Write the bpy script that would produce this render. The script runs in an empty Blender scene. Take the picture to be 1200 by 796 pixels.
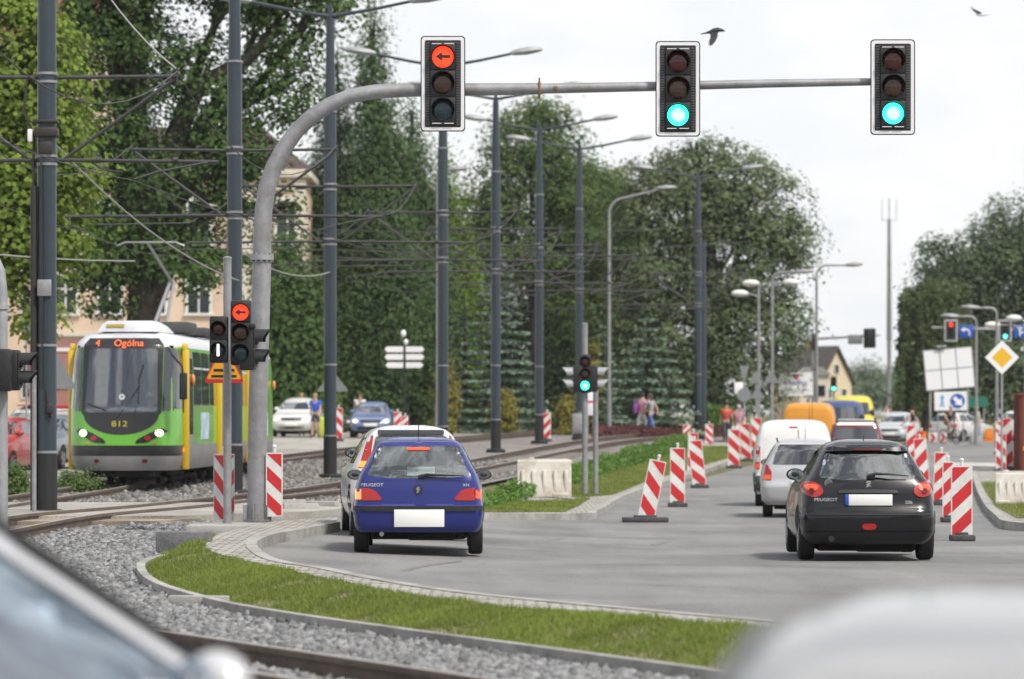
import bpy, bmesh, math, random
import numpy as np
from mathutils import Vector, Matrix
random.seed(7)
R = math.radians
scene = bpy.context.scene
COL = scene.collection
F = 4500.0          # focal length in pixels of the 1200 px wide photograph
HY = 485.0          # row of the eye level
CZ = 1.75           # eye height

# ------------------------------------------------------------------ terrain
_dY = [0, 20, 45, 62, 78, 92, 106, 119, 134, 145, 162, 175, 200, 300, 500, 6000]
_dD = [1.58, 1.60, 1.73, 1.89, 1.98, 2.0, 1.93, 1.84, 1.70, 1.61, 1.48, 1.38, 1.25, .95, .9, .9]
_rY = [0, 34, 46, 62, 78, 92, 106, 119, 134, 162, 200, 300, 6000]
_rR = [0, 0, .19, .26, .34, .47, .56, .64, .65, .63, .45, .2, .2]
_kY = [0, 45, 78, 100, 128, 160, 200, 300, 6000]
_kX = [2.0, 2.2, 1.8, 4.0, 7.3, 11.5, 17, 33, 900]

def sstep(t):
    t = np.clip(t, 0, 1)
    return t * t * (3 - 2 * t)

def gz0(X, Y):
    X = np.asarray(X, float); Y = np.asarray(Y, float)
    d = np.interp(Y, _dY, _dD)
    r = np.interp(Y, _rY, _rR)
    u = np.interp(Y, _kY, _kX) - X
    return CZ - d + r * sstep(u / 6.0)

def _march(px, py, fn, h):
    D = 6.0
    k = (py - HY) / F
    prev = D
    while D < 900:
        X = (px - 600) / F * D
        if CZ - k * D <= float(fn(X, D)) + h:
            lo, hi = prev, D
            for _ in range(18):
                m = .5 * (lo + hi)
                if CZ - k * m <= float(fn((px - 600) / F * m, m)) + h: hi = m
                else: lo = m
            return Vector(((px - 600) / F * hi, hi, CZ - k * hi))
        prev = D
        D += .5 if D < 200 else 4
    return Vector(((px - 600) / F * 900, 900, CZ - k * 900))

def G0(px, py, h=0.0): return _march(px, py, gz0, h)

# outer edge of the sett strip round the junction: the bank falls away from it
KPX = [(252, 627), (240, 638), (247, 645), (277, 654), (345, 669), (420, 685), (500, 699), (600, 712), (750, 724), (900, 738), (1100, 752), (1300, 765)]
KW = np.array([[*G0(x, y, .12)[:2]] for x, y in KPX])

def bank_v(X, Y):
    X = np.asarray(X, float); Y = np.asarray(Y, float)
    best = np.full(X.shape, 1e9); sg = np.zeros(X.shape)
    for i in range(len(KW) - 1):
        a, b = KW[i], KW[i + 1]
        d = b - a; L = np.hypot(*d)
        t = np.clip(((X - a[0]) * d[0] + (Y - a[1]) * d[1]) / L ** 2, 0, 1)
        qx, qy = a[0] + t * d[0], a[1] + t * d[1]
        dist = np.hypot(X - qx, Y - qy)
        side = np.sign((X - a[0]) * d[1] - (Y - a[1]) * d[0])     # + = nearer / left of the line
        m = dist < best
        best = np.where(m, dist, best); sg = np.where(m, side, sg)
    return best * sg

def gz(X, Y):
    X = np.asarray(X, float); Y = np.asarray(Y, float)
    v = bank_v(X, Y)
    drop = .09 * sstep(v / 1.3) * (1 - sstep((Y - 48) / 9))
    return gz0(X, Y) - drop

def G(px, py, h=0.0): return _march(px, py, gz, h)
def P(px, py, D): return Vector(((px - 600) / F * D, D, CZ - (py - HY) / F * D))
def at(px, D):
    X = (px - 600) / F * D
    return Vector((X, D, float(gz(X, D))))
def zpx(py, D): return CZ - (py - HY) / F * D

# ------------------------------------------------------------------ materials
MATS = {}
def mat(name, col, rough=.6, metal=0.0, var=0.0, vscale=6.0, bump=0.0, bscale=40.0, coat=0.0, emit=None, estr=0.0, spec=.5, dirt=None, dscale=1.5):
    if name in MATS: return MATS[name]
    m = bpy.data.materials.new(name); m.use_nodes = True
    nt = m.node_tree; N = nt.nodes; L = nt.links
    b = N['Principled BSDF']
    b.inputs['Base Color'].default_value = (*col, 1)
    b.inputs['Roughness'].default_value = rough
    b.inputs['Metallic'].default_value = metal
    b.inputs['Specular IOR Level'].default_value = spec
    b.inputs['Coat Weight'].default_value = coat
    b.inputs['Coat Roughness'].default_value = .04
    if emit:
        b.inputs['Emission Color'].default_value = (*emit, 1)
        b.inputs['Emission Strength'].default_value = estr
    if var or bump or dirt:
        tc = N.new('ShaderNodeTexCoord')
    if var or dirt:
        n = N.new('ShaderNodeTexNoise'); n.inputs['Scale'].default_value = vscale; n.inputs['Detail'].default_value = 6
        n.inputs['Roughness'].default_value = .65
        L.new(tc.outputs['Object'], n.inputs['Vector'])
        cr = N.new('ShaderNodeValToRGB')
        cr.color_ramp.elements[0].position = .3; cr.color_ramp.elements[1].position = .7
        cr.color_ramp.elements[0].color = (*[max(0, c * (1 - var)) for c in col], 1)
        cr.color_ramp.elements[1].color = (*[min(1, c * (1 + var)) for c in col], 1)
        L.new(n.outputs['Fac'], cr.inputs['Fac'])
        out = cr.outputs['Color']
        if dirt:
            n2 = N.new('ShaderNodeTexNoise'); n2.inputs['Scale'].default_value = dscale; n2.inputs['Detail'].default_value = 8
            n2.inputs['Roughness'].default_value = .7
            L.new(tc.outputs['Object'], n2.inputs['Vector'])
            r2 = N.new('ShaderNodeValToRGB'); r2.color_ramp.elements[0].position = .45; r2.color_ramp.elements[1].position = .68
            L.new(n2.outputs['Fac'], r2.inputs['Fac'])
            mx = N.new('ShaderNodeMix'); mx.data_type = 'RGBA'
            L.new(r2.outputs['Color'], mx.inputs['Factor'])
            L.new(out, mx.inputs['A']); mx.inputs['B'].default_value = (*dirt, 1)
            out = mx.outputs['Result']
        L.new(out, b.inputs['Base Color'])
    if bump:
        n3 = N.new('ShaderNodeTexNoise'); n3.inputs['Scale'].default_value = bscale; n3.inputs['Detail'].default_value = 5
        L.new(tc.outputs['Object'], n3.inputs['Vector'])
        bp = N.new('ShaderNodeBump'); bp.inputs['Strength'].default_value = bump; bp.inputs['Distance'].default_value = .02
        L.new(n3.outputs['Fac'], bp.inputs['Height']); L.new(bp.outputs['Normal'], b.inputs['Normal'])
    MATS[name] = m
    return m

def glass_mat(name, tint, refl=.06, rough=.02):
    if name in MATS: return MATS[name]
    m = bpy.data.materials.new(name); m.use_nodes = True
    nt = m.node_tree; N = nt.nodes; L = nt.links
    N.remove(N['Principled BSDF'])
    t = N.new('ShaderNodeBsdfTransparent'); t.inputs['Color'].default_value = (*tint, 1)
    g = N.new('ShaderNodeBsdfGlossy'); g.inputs['Roughness'].default_value = rough
    fr = N.new('ShaderNodeFresnel'); fr.inputs['IOR'].default_value = 1.5
    ad = N.new('ShaderNodeMath'); ad.operation = 'ADD'; ad.inputs[1].default_value = refl; ad.use_clamp = True
    mx = N.new('ShaderNodeMixShader')
    L.new(fr.outputs[0], ad.inputs[0]); L.new(ad.outputs[0], mx.inputs['Fac'])
    L.new(t.outputs[0], mx.inputs[1]); L.new(g.outputs[0], mx.inputs[2])
    L.new(mx.outputs[0], N['Material Output'].inputs['Surface'])
    MATS[name] = m
    return m

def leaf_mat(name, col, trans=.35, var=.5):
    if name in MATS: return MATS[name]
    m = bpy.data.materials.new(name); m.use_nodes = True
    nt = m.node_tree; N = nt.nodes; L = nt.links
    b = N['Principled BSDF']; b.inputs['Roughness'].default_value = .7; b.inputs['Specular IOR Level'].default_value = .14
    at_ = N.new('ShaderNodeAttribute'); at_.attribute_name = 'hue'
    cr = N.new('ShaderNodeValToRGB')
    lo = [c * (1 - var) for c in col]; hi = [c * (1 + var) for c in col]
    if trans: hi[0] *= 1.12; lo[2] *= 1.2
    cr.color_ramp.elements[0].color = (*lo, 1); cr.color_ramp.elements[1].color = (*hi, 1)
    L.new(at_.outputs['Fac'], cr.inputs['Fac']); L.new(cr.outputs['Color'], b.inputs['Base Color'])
    tr = N.new('ShaderNodeBsdfTranslucent')
    hs = N.new('ShaderNodeHueSaturation'); hs.inputs['Saturation'].default_value = 1.1; hs.inputs['Value'].default_value = 1.3
    L.new(cr.outputs['Color'], hs.inputs['Color']); L.new(hs.outputs['Color'], tr.inputs['Color'])
    mx = N.new('ShaderNodeMixShader'); mx.inputs['Fac'].default_value = trans
    L.new(b.outputs[0], mx.inputs[1]); L.new(tr.outputs[0], mx.inputs[2])
    L.new(mx.outputs[0], N['Material Output'].inputs['Surface'])
    MATS[name] = m
    return m

# ------------------------------------------------------------------ objects
def link(o):
    COL.objects.link(o); return o

def tagit(o, label, cat, group=None, kind=None):
    if label: o['label'] = label
    if cat: o['category'] = cat
    if group: o['group'] = group
    if kind: o['kind'] = kind
    return o

def thing(name, label, cat, loc=(0, 0, 0), rotz=0.0, group=None):
    o = link(bpy.data.objects.new(name, None))
    o.empty_display_size = .2
    o.location = loc; o.rotation_euler = (0, 0, rotz)
    return tagit(o, label, cat, group)

def finish(o, mats, parent=None, loc=None, rotz=0.0):
    for m in (mats if isinstance(mats, (list, tuple)) else [mats]): o.data.materials.append(m)
    if parent is not None: o.parent = parent
    if loc is not None: o.location = loc; o.rotation_euler = (0, 0, rotz)
    return link(o)

class MB:
    """collects shapes; build() links them as ONE mesh object"""
    def __init__(s): s.v = []; s.f = []; s.m = []
    def add(s, vs, fs, mi=0):
        o = len(s.v)
        s.v.extend([tuple(v) for v in vs])
        s.f.extend([tuple(i + o for i in f) for f in fs]); s.m.extend([mi] * len(fs))
        return s
    def box(s, c, size, rot=None, bevel=0.0, mi=0):
        x, y, z = [q * .5 for q in size]
        c = Vector(c)
        if bevel <= 0:
            vs = [Vector((sx * x, sy * y, sz * z)) for sz in (-1, 1) for sx, sy in ((-1, -1), (1, -1), (1, 1), (-1, 1))]
            fs = [(3, 2, 1, 0), (4, 5, 6, 7), (0, 1, 5, 4), (1, 2, 6, 5), (2, 3, 7, 6), (3, 0, 4, 7)]
        else:
            bm = bmesh.new(); bmesh.ops.create_cube(bm, size=1.0)
            for v in bm.verts: v.co = Vector((v.co.x * 2 * x, v.co.y * 2 * y, v.co.z * 2 * z))
            bmesh.ops.bevel(bm, geom=bm.edges[:], offset=min(bevel, .95 * min(x, y, z)), segments=2, affect='EDGES', profile=.5)
            bm.verts.index_update()
            vs = [v.co.copy() for v in bm.verts]; fs = [[v.index for v in f.verts] for f in bm.faces]; bm.free()
        if rot is not None: vs = [rot @ v for v in vs]
        return s.add([v + c for v in vs], fs, mi)
    def tube(s, pts, rad, n=10, caps=True, mi=0):
        pts = [Vector(p) for p in pts]
        k = len(pts)
        rad = [rad] * k if isinstance(rad, (int, float)) else list(rad)
        T = []
        for i in range(k):
            d = pts[min(i + 1, k - 1)] - pts[max(i - 1, 0)]
            T.append(d.normalized() if d.length > 1e-9 else Vector((0, 0, 1)))
        up = Vector((0, 0, 1)) if abs(T[0].z) < .9 else Vector((0, 1, 0))
        a = T[0].cross(up).normalized()
        vs = []
        for i in range(k):
            a = (a - T[i] * a.dot(T[i])).normalized()
            b = T[i].cross(a)
            for j in range(n):
                t = 2 * math.pi * j / n
                vs.append(pts[i] + (a * math.cos(t) + b * math.sin(t)) * rad[i])
        fs = []
        for i in range(k - 1):
            for j in range(n):
                j2 = (j + 1) % n
                fs.append((i * n + j, i * n + j2, (i + 1) * n + j2, (i + 1) * n + j))
        if caps:
            fs.append(tuple(range(n - 1, -1, -1))); fs.append(tuple((k - 1) * n + j for j in range(n)))
        return s.add(vs, fs, mi)
    def lathe(s, prof, c=(0, 0, 0), axis='z', n=20, mi=0):
        c = Vector(c); vs = []
        for r, h in prof:
            for j in range(n):
                t = 2 * math.pi * j / n
                a, b = r * math.cos(t), r * math.sin(t)
                vs.append(c + (Vector((a, b, h)) if axis == 'z' else Vector((h, a, b)) if axis == 'x' else Vector((a, h, b))))
        fs = []
        for i in range(len(prof) - 1):
            for j in range(n):
                j2 = (j + 1) % n
                fs.append((i * n + j, i * n + j2, (i + 1) * n + j2, (i + 1) * n + j))
        fs.append(tuple(range(n - 1, -1, -1))); fs.append(tuple((len(prof) - 1) * n + j for j in range(n)))
        return s.add(vs, fs, mi)
    def prism(s, poly, y0, y1, plane='xz', mi=0):
        n = len(poly)
        def pt(a, b, h): return (a, h, b) if plane == 'xz' else (a, b, h) if plane == 'xy' else (h, a, b)
        vs = [pt(a, b, y0) for a, b in poly] + [pt(a, b, y1) for a, b in poly]
        fs = [tuple(range(n)), tuple(range(2 * n - 1, n - 1, -1))]
        fs += [(i, i + n, (i + 1) % n + n, (i + 1) % n) for i in range(n)]
        return s.add(vs, fs, mi)
    def ell(s, c, r, n=12, m=8, mi=0, rot=None):
        c = Vector(c); vs = []; fs = []
        for i in range(m + 1):
            ph = -math.pi / 2 + math.pi * i / m
            for j in range(n):
                t = 2 * math.pi * j / n
                v = Vector((r[0] * math.cos(ph) * math.cos(t), r[1] * math.cos(ph) * math.sin(t), r[2] * math.sin(ph)))
                vs.append(c + (rot @ v if rot is not None else v))
        for i in range(m):
            for j in range(n):
                j2 = (j + 1) % n
                fs.append((i * n + j, i * n + j2, (i + 1) * n + j2, (i + 1) * n + j))
        return s.add(vs, fs, mi)
    def build(s, name, mats, parent=None, loc=None, rotz=0.0, smooth=35, fix=True):
        me = bpy.data.meshes.new(name)
        bm = bmesh.new()
        bv = [bm.verts.new(v) for v in s.v]
        for f, mi in zip(s.f, s.m):
            try:
                bf = bm.faces.new([bv[i] for i in f]); bf.material_index = mi
            except ValueError:
                pass
        bmesh.ops.remove_doubles(bm, verts=bm.verts[:], dist=1e-5)
        if fix: bmesh.ops.recalc_face_normals(bm, faces=bm.faces[:])
        bm.to_mesh(me); bm.free()
        if smooth:
            me.shade_smooth(); me.set_sharp_from_angle(angle=R(smooth))
        return finish(bpy.data.objects.new(name, me), mats, parent, loc, rotz)

def raw_mesh(name, V, Fq, hue=None):
    """fast quad mesh from numpy arrays V (n,3), Fq (m,k)"""
    me = bpy.data.meshes.new(name)
    k = Fq.shape[1]
    me.vertices.add(len(V)); me.vertices.foreach_set('co', np.ascontiguousarray(V, dtype=np.float32).ravel())
    me.loops.add(Fq.size); me.loops.foreach_set('vertex_index', np.ascontiguousarray(Fq, dtype=np.int32).ravel())
    me.polygons.add(len(Fq)); me.polygons.foreach_set('loop_start', np.arange(0, Fq.size, k, dtype=np.int32))
    if hue is not None:
        a = me.attributes.new('hue', 'FLOAT', 'POINT'); a.data.foreach_set('value', np.ascontiguousarray(hue, dtype=np.float32))
    me.update(calc_edges=True)
    return me

def text_mb(mb, s, c, size, mi=0, depth=.004, align='CENTER', face=-1, sx=1.0, shear=0.0, rotm=None):
    """adds writing to a mesh, upright in the XZ plane, read from -Y (face=-1) or +Y"""
    cu = bpy.data.curves.new('t', 'FONT'); cu.body = s; cu.size = size; cu.extrude = depth * .5
    cu.align_x = align; cu.align_y = 'CENTER'; cu.shear = shear; cu.resolution_u = 3
    o = bpy.data.objects.new('t', cu); COL.objects.link(o)
    dg = bpy.context.evaluated_depsgraph_get()
    me = bpy.data.meshes.new_from_object(o.evaluated_get(dg))
    vs = []
    for v in me.vertices:
        q = Vector((v.co.x * sx * (1 if face < 0 else -1), v.co.z * (-1 if face < 0 else 1), v.co.y))
        if rotm is not None: q = rotm @ q
        vs.append(q + Vector(c))
    mb.add(vs, [tuple(p.vertices) for p in me.polygons], mi)
    bpy.data.objects.remove(o); bpy.data.curves.remove(cu); bpy.data.meshes.remove(me)

def patch(name, poly, off, m, kind='structure', lab=None, cat=None, cell=1.0, skirt=0.0, zf=None, parent=None, ceny=None):
    """a sheet of ground over polygon poly [(X,Y)...], following the terrain; skirt drops its edge"""
    zf = zf or gz
    bm = bmesh.new()
    vs = [bm.verts.new((x, y, 0)) for x, y in poly]
    f = bm.faces.new(vs)
    bmesh.ops.triangulate(bm, faces=[f])
    xs = [p[0] for p in poly]; ys = [p[1] for p in poly]
    def cut(axis, a, b, step):
        k = math.ceil(a / step) * step
        while k < b:
            co = [0, 0, 0]; co[axis] = k; no = [0, 0, 0]; no[axis] = 1
            bmesh.ops.bisect_plane(bm, geom=bm.verts[:] + bm.edges[:] + bm.faces[:], plane_co=co, plane_no=no, dist=1e-5)
            k += step
    sx = cell if max(xs) - min(xs) < 80 else cell * 4
    cut(0, min(xs), max(xs), sx)
    y0, y1 = min(ys), max(ys)
    cut(1, y0, min(y1, 100), cell); cut(1, max(100, y0), min(y1, 300), cell * 4); cut(1, max(300, y0), y1, cell * 50)
    P_ = np.array([v.co[:] for v in bm.verts])
    Z = zf(P_[:, 0], P_[:, 1]) + off
    for v, z in zip(bm.verts, Z): v.co.z = z
    bmesh.ops.recalc_face_normals(bm, faces=bm.faces[:])
    for f in bm.faces:
        if f.normal.z < 0: f.normal_flip()
    if skirt:
        be = [e for e in bm.edges if e.is_boundary]
        r = bmesh.ops.extrude_edge_only(bm, edges=be)
        for g in r['geom']:
            if isinstance(g, bmesh.types.BMVert): g.co.z -= skirt
    me = bpy.data.meshes.new(name); bm.to_mesh(me); bm.free()
    me.shade_smooth(); me.set_sharp_from_angle(angle=R(40))
    o = finish(bpy.data.objects.new(name, me), m, parent)
    return tagit(o, lab, cat, None, kind)

def W(pts, h=0.0, fn=G):          # pixels -> ground points
    return [tuple(fn(x, y, h)[:2]) for x, y in pts]
# ================================================================== ground, roads, tracks
rng = np.random.default_rng(11)

def brick_mat(name, col, mortar, scale, bw=.5, rh=.25, var=.25, rough=.85):
    m = mat(name, col, rough)
    nt = m.node_tree; N = nt.nodes; L = nt.links; b = N['Principled BSDF']
    tc = N.new('ShaderNodeTexCoord'); br = N.new('ShaderNodeTexBrick')
    br.inputs['Scale'].default_value = scale; br.inputs['Brick Width'].default_value = bw; br.inputs['Row Height'].default_value = rh
    br.inputs['Mortar Size'].default_value = .018
    br.inputs['Color1'].default_value = (*[c * (1 - var) for c in col], 1); br.inputs['Color2'].default_value = (*[c * (1 + var * .5) for c in col], 1)
    br.inputs['Mortar'].default_value = (*mortar, 1)
    no = N.new('ShaderNodeTexNoise'); no.inputs['Scale'].default_value = 3; no.inputs['Detail'].default_value = 8
    mx = N.new('ShaderNodeMix'); mx.data_type = 'RGBA'; mx.blend_type = 'MULTIPLY'; mx.inputs['Factor'].default_value = .6
    cr = N.new('ShaderNodeValToRGB'); cr.color_ramp.elements[0].color = (.55, .53, .5, 1); cr.color_ramp.elements[0].position = .35; cr.color_ramp.elements[1].position = .6
    L.new(tc.outputs['Object'], br.inputs['Vector']); L.new(tc.outputs['Object'], no.inputs['Vector'])
    L.new(no.outputs['Fac'], cr.inputs['Fac'])
    L.new(br.outputs['Color'], mx.inputs['A']); L.new(cr.outputs['Color'], mx.inputs['B']); L.new(mx.outputs['Result'], b.inputs['Base Color'])
    bp = N.new('ShaderNodeBump'); bp.inputs['Strength'].default_value = .5; bp.inputs['Distance'].default_value = .01
    L.new(br.outputs['Fac'], bp.inputs['Height']); bp.invert = True; L.new(bp.outputs['Normal'], b.inputs['Normal'])
    return m

def asphalt_mat(name, col):
    m = mat(name, col, .85)
    nt = m.node_tree; N = nt.nodes; L = nt.links; b = N['Principled BSDF']
    tc = N.new('ShaderNodeTexCoord')
    mp = N.new('ShaderNodeMapping'); mp.inputs['Scale'].default_value = (.9, .09, 1); mp.inputs['Rotation'].default_value = (0, 0, R(7))
    n1 = N.new('ShaderNodeTexNoise'); n1.inputs['Scale'].default_value = 1.0; n1.inputs['Detail'].default_value = 7; n1.inputs['Roughness'].default_value = .62
    n2 = N.new('ShaderNodeTexNoise'); n2.inputs['Scale'].default_value = 55; n2.inputs['Detail'].default_value = 4
    n3 = N.new('ShaderNodeTexNoise'); n3.inputs['Scale'].default_value = .28; n3.inputs['Detail'].default_value = 6; n3.inputs['Distortion'].default_value = 1.2
    L.new(tc.outputs['Object'], mp.inputs['Vector']); L.new(mp.outputs['Vector'], n1.inputs['Vector'])
    L.new(tc.outputs['Object'], n2.inputs['Vector']); L.new(tc.outputs['Object'], n3.inputs['Vector'])
    def ramp(src, a, lo, c, hi):
        r = N.new('ShaderNodeValToRGB'); r.color_ramp.elements[0].position = a; r.color_ramp.elements[1].position = c
        r.color_ramp.elements[0].color = (lo, lo, lo, 1); r.color_ramp.elements[1].color = (hi, hi, hi * .99, 1)
        L.new(src.outputs['Fac'], r.inputs['Fac']); return r
    a = ramp(n1, .3, .76, .7, 1.14); c = ramp(n2, .35, .70, .65, 1.25); d = ramp(n3, .36, .80, .64, 1.12)
    def mul(x, y):
        mx = N.new('ShaderNodeMix'); mx.data_type = 'RGBA'; mx.blend_type = 'MULTIPLY'; mx.inputs['Factor'].default_value = 1
        L.new(x, mx.inputs['A']); L.new(y, mx.inputs['B']); return mx.outputs['Result']
    rgb = N.new('ShaderNodeRGB'); rgb.outputs[0].default_value = (*col, 1)
    L.new(mul(mul(mul(rgb.outputs[0], a.outputs['Color']), c.outputs['Color']), d.outputs['Color']), b.inputs['Base Color'])
    bp = N.new('ShaderNodeBump'); bp.inputs['Strength'].default_value = .35; bp.inputs['Distance'].default_value = .008
    L.new(n2.outputs['Fac'], bp.inputs['Height']); L.new(bp.outputs['Normal'], b.inputs['Normal'])
    return m

M_asph = asphalt_mat('asphalt', (.208, .204, .202))
M_conc_road = asphalt_mat('pale_road', (.36, .34, .31))
M_sett = brick_mat('setts', (.42, .40, .36), (.16, .15, .13), 1.0, .2, .2)
M_kerb = mat('kerb_concrete', (.36, .35, .33), .85, var=.2, vscale=3, bump=.3, bscale=60, dirt=(.2, .19, .17), dscale=1.1)
M_conc = mat('concrete', (.38, .37, .35), .85, var=.18, vscale=4, bump=.3, bscale=50, dirt=(.22, .21, .2), dscale=1.3)
M_soil = mat('soil', (.12, .12, .045), .95, var=.4, vscale=1.2, bump=.6, bscale=12)
M_ballast = mat('ballast', (.23, .215, .205), .9, var=.45, vscale=14, bump=1.0, bscale=22, dirt=(.13, .10, .08), dscale=.5)
M_turf = mat('turf', (.165, .155, .07), .95, var=.5, vscale=5, bump=.8, bscale=30, dirt=(.22, .175, .12), dscale=1.6)
M_rust = mat('rusty_rail', (.115, .082, .062), .7, var=.35, vscale=5, bump=.2)
M_railtop = mat('rail_top', (.50, .45, .41), .4, metal=.5)

def grid_ground():
    xs = np.unique(np.concatenate([np.arange(-1500, -120, 60), np.arange(-120, -40, 8), np.arange(-40, 41, 1.0), np.arange(44, 120, 8), np.arange(120, 1501, 60)]))
    ys = np.unique(np.concatenate([np.arange(-4, 100, 1.0), np.arange(100, 300, 4), np.arange(300, 4001, 100)]))
    X, Y = np.meshgrid(xs, ys)
    Z = gz(X.ravel(), Y.ravel()) - .10
    V = np.stack([X.ravel(), Y.ravel(), Z], 1)
    nx, ny = len(xs), len(ys)
    i = (np.arange(ny - 1)[:, None] * nx + np.arange(nx - 1)[None]).ravel()
    Fq = np.stack([i, i + 1, i + nx + 1, i + nx], 1)
    me = raw_mesh('ground', V, Fq); me.shade_smooth()
    o = finish(bpy.data.objects.new('ground', me), M_soil); o['kind'] = 'structure'
grid_ground()

INNER = [(395, 612), (363, 618), (308, 629), (297, 640), (322, 656), (376, 665), (420, 674), (500, 688), (600, 700), (750, 714), (900, 727), (1100, 740), (1300, 752)]
OUTER = [(395, 606), (354, 608), (322, 611), (286, 618), (252, 627), (240, 638), (247, 645), (277, 654), (345, 669), (420, 685), (500, 699), (600, 711), (750, 723), (900, 736), (1100, 749), (1300, 761)]
LOWER = [(247, 646), (180, 656), (165, 668), (190, 688), (280, 712), (400, 731), (600, 758), (800, 785), (940, 803), (1100, 822)]
inW = W(INNER, .0, G0); inT = W(INNER, .12, G0); outW = W(OUTER, .12, G0); lowW = W(LOWER, .06)

# ---- carriageway
far_r = [(19, 14), (20, 128), (44, 140), (44, 176), (32, 200), (48, 300), (66, 420)]
left_edge = [(42, 300), (24.5, 205), (11.0, 150), (4.5, 105), (-1.0, 78), (-3.4, 66), (-4.0, 50)]
patch('road', inT[::-1][:-1] + [(-4.0, 49.0)] + left_edge[::-1] + [(58, 420)] + far_r[::-1], 0.0, M_asph)
# ---- tracks
A_pts = [(-9.3, 20), (-9.2, 40), (-8.9, 55), (-8.6, 70), (-8.4, 83), (-7.8, 95), (-6.5, 107), (-4.6, 120), (-2.7, 134), (-.3, 150), (3.0, 170), (8, 195), (16, 225)]
_a, _b = G(190, 742, .13), G(560, 797, .13); _d = (_b - _a).xy.normalized(); _n = Vector((_d.y, -_d.x)) * .53
_c1, _c2 = _a.xy + _n, _b.xy + _n; _c0 = _c2 + _d * 5
B_pts = [tuple(_c2), tuple(_c1), tuple(_c1 + (_c1 - _c2).normalized() * 4.5), (-6.4, 39), (-7.05, 45.5), (-6.95, 51), (-6.4, 57), (-5.45, 64), (-3.75, 78), (-2.1, 92), (-.45, 106), (1.1, 119), (2.9, 134), (5.2, 150), (8.5, 170), (13, 195), (20, 225)]
B_pts = [tuple(_c0)] + B_pts
def spline(pts, step=1.0):
    pts = [np.array(p, float) for p in pts]; out = []
    for i in range(len(pts) - 1):
        p0 = pts[max(i - 1, 0)]; p1 = pts[i]; p2 = pts[i + 1]; p3 = pts[min(i + 2, len(pts) - 1)]
        n = max(2, int(np.hypot(*(p2 - p1)) / step))
        for k in range(n):
            t = k / n
            out.append(.5 * ((2 * p1) + (-p0 + p2) * t + (2 * p0 - 5 * p1 + 4 * p2 - p3) * t * t + (-p0 + 3 * p1 - 3 * p2 + p3) * t ** 3))
    out.append(pts[-1]); return np.array(out)
def offset(pl, d):
    t = np.gradient(pl, axis=0); t /= np.linalg.norm(t, axis=1)[:, None]
    return pl + np.stack([t[:, 1], -t[:, 0]], 1) * d
def sweep(mb, pl, w, h, z0, mi=0, zf=None):
    """bar of rectangular section along the line pl, standing z0 above the terrain"""
    zf = zf or gz
    z = zf(pl[:, 0], pl[:, 1]) + z0
    a, b = offset(pl, -w / 2), offset(pl, w / 2); n = len(pl)
    vs = []
    for i in range(n):
        vs += [(*a[i], z[i]), (*b[i], z[i]), (*b[i], z[i] + h), (*a[i], z[i] + h)]
    fs = []
    for i in range(n - 1):
        for j in range(4): fs.append((i * 4 + j, i * 4 + (j + 1) % 4, i * 4 + 4 + (j + 1) % 4, i * 4 + 4 + j))
    fs += [(3, 2, 1, 0), tuple(n * 4 - 4 + j for j in range(4))]
    mb.add(vs, fs, mi)
A = spline(A_pts); B = spline(B_pts)
def ax(Y): return float(np.interp(Y, A[:, 1], A[:, 0]))
def bx_(Y): return float(np.interp(Y, B[:, 1], B[:, 0]))
M_sleeper = mat('concrete_sleeper', (.28, .26, .24), .9, var=.2, bump=.3)
def track(pl, label):
    t = thing('tram_track', label, 'tram track', (0, 0, 0), 0, 'metre gauge tram tracks')
    for s in (-.53, .53):
        mb = MB(); q = offset(pl, s)
        sweep(mb, q, .15, .015, .0); sweep(mb, q, .035, .09, .0155); sweep(mb, q, .085, .04, .1058)
        sweep(mb, q, .05, .004, .1462, 1)
        mb.build('rail', [M_rust, M_railtop], t, smooth=40)
    mb = MB(); acc = 0; last = None
    for i in range(1, len(pl)):
        p, q = pl[i - 1], pl[i]; 
        if p[1] > 120 or p[1] < 20: continue
        L_ = np.hypot(*(q - p)); n = max(1, int(round(L_ / .66)))
        d = (q - p) / L_; rot = Matrix.Rotation(math.atan2(d[1], d[0]) - math.pi / 2, 3, 'Z')
        for k in range(n):
            c = p + (q - p) * (k / n)
            if 57 < c[1] < 66.5: continue
            mb.box((c[0], c[1], float(gz(c[0], c[1])) - .04), (1.9, .22, .10), rot, 0)
    o = mb.build('sleepers', [M_sleeper], t, smooth=0); o['kind'] = 'stuff'
track(A, 'far tram track that the green tram runs on')
track(B, 'near tram track curving away past the front of the grass bank')

ys = list(np.arange(66, 222, 4.0))
bed = [(ax(y) - 1.5, y) for y in ys] + [(bx_(y) + 1.45, y) for y in ys[::-1]]
patch('track_ballast', bed, -.005, M_ballast)
near_bed = [(-22, 15), (-22, 57)] + [(-4.2, 57)] + [(-3.6, 50)] + [outW[4]] + lowW[1:] + [(2.5, 15)]
patch('near_ballast', near_bed, -.03, M_ballast)
left = [(ax(y) - 1.65, y) for y in np.arange(58, 222, 4.0)]
patch('left_road', left + [(-10, 222), (-80, 222), (-80, 58)], -.02, M_conc_road)
patch('road_crossing', [(-60, 56.5), (-5.0, 56.5), (-3.2, 60), (-2.4, 66.5), (-60, 66.5)], .10, M_conc_road, skirt=.22)
M_gut = mat('crossing_dirt', (.30, .245, .19), .9, var=.3, vscale=2)
patch('crossing_verge', [(-10.5, 55.2), (-5.2, 55.2), (-4.6, 56.7), (-10.5, 56.9)], .06, M_gut, skirt=.15)

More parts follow.
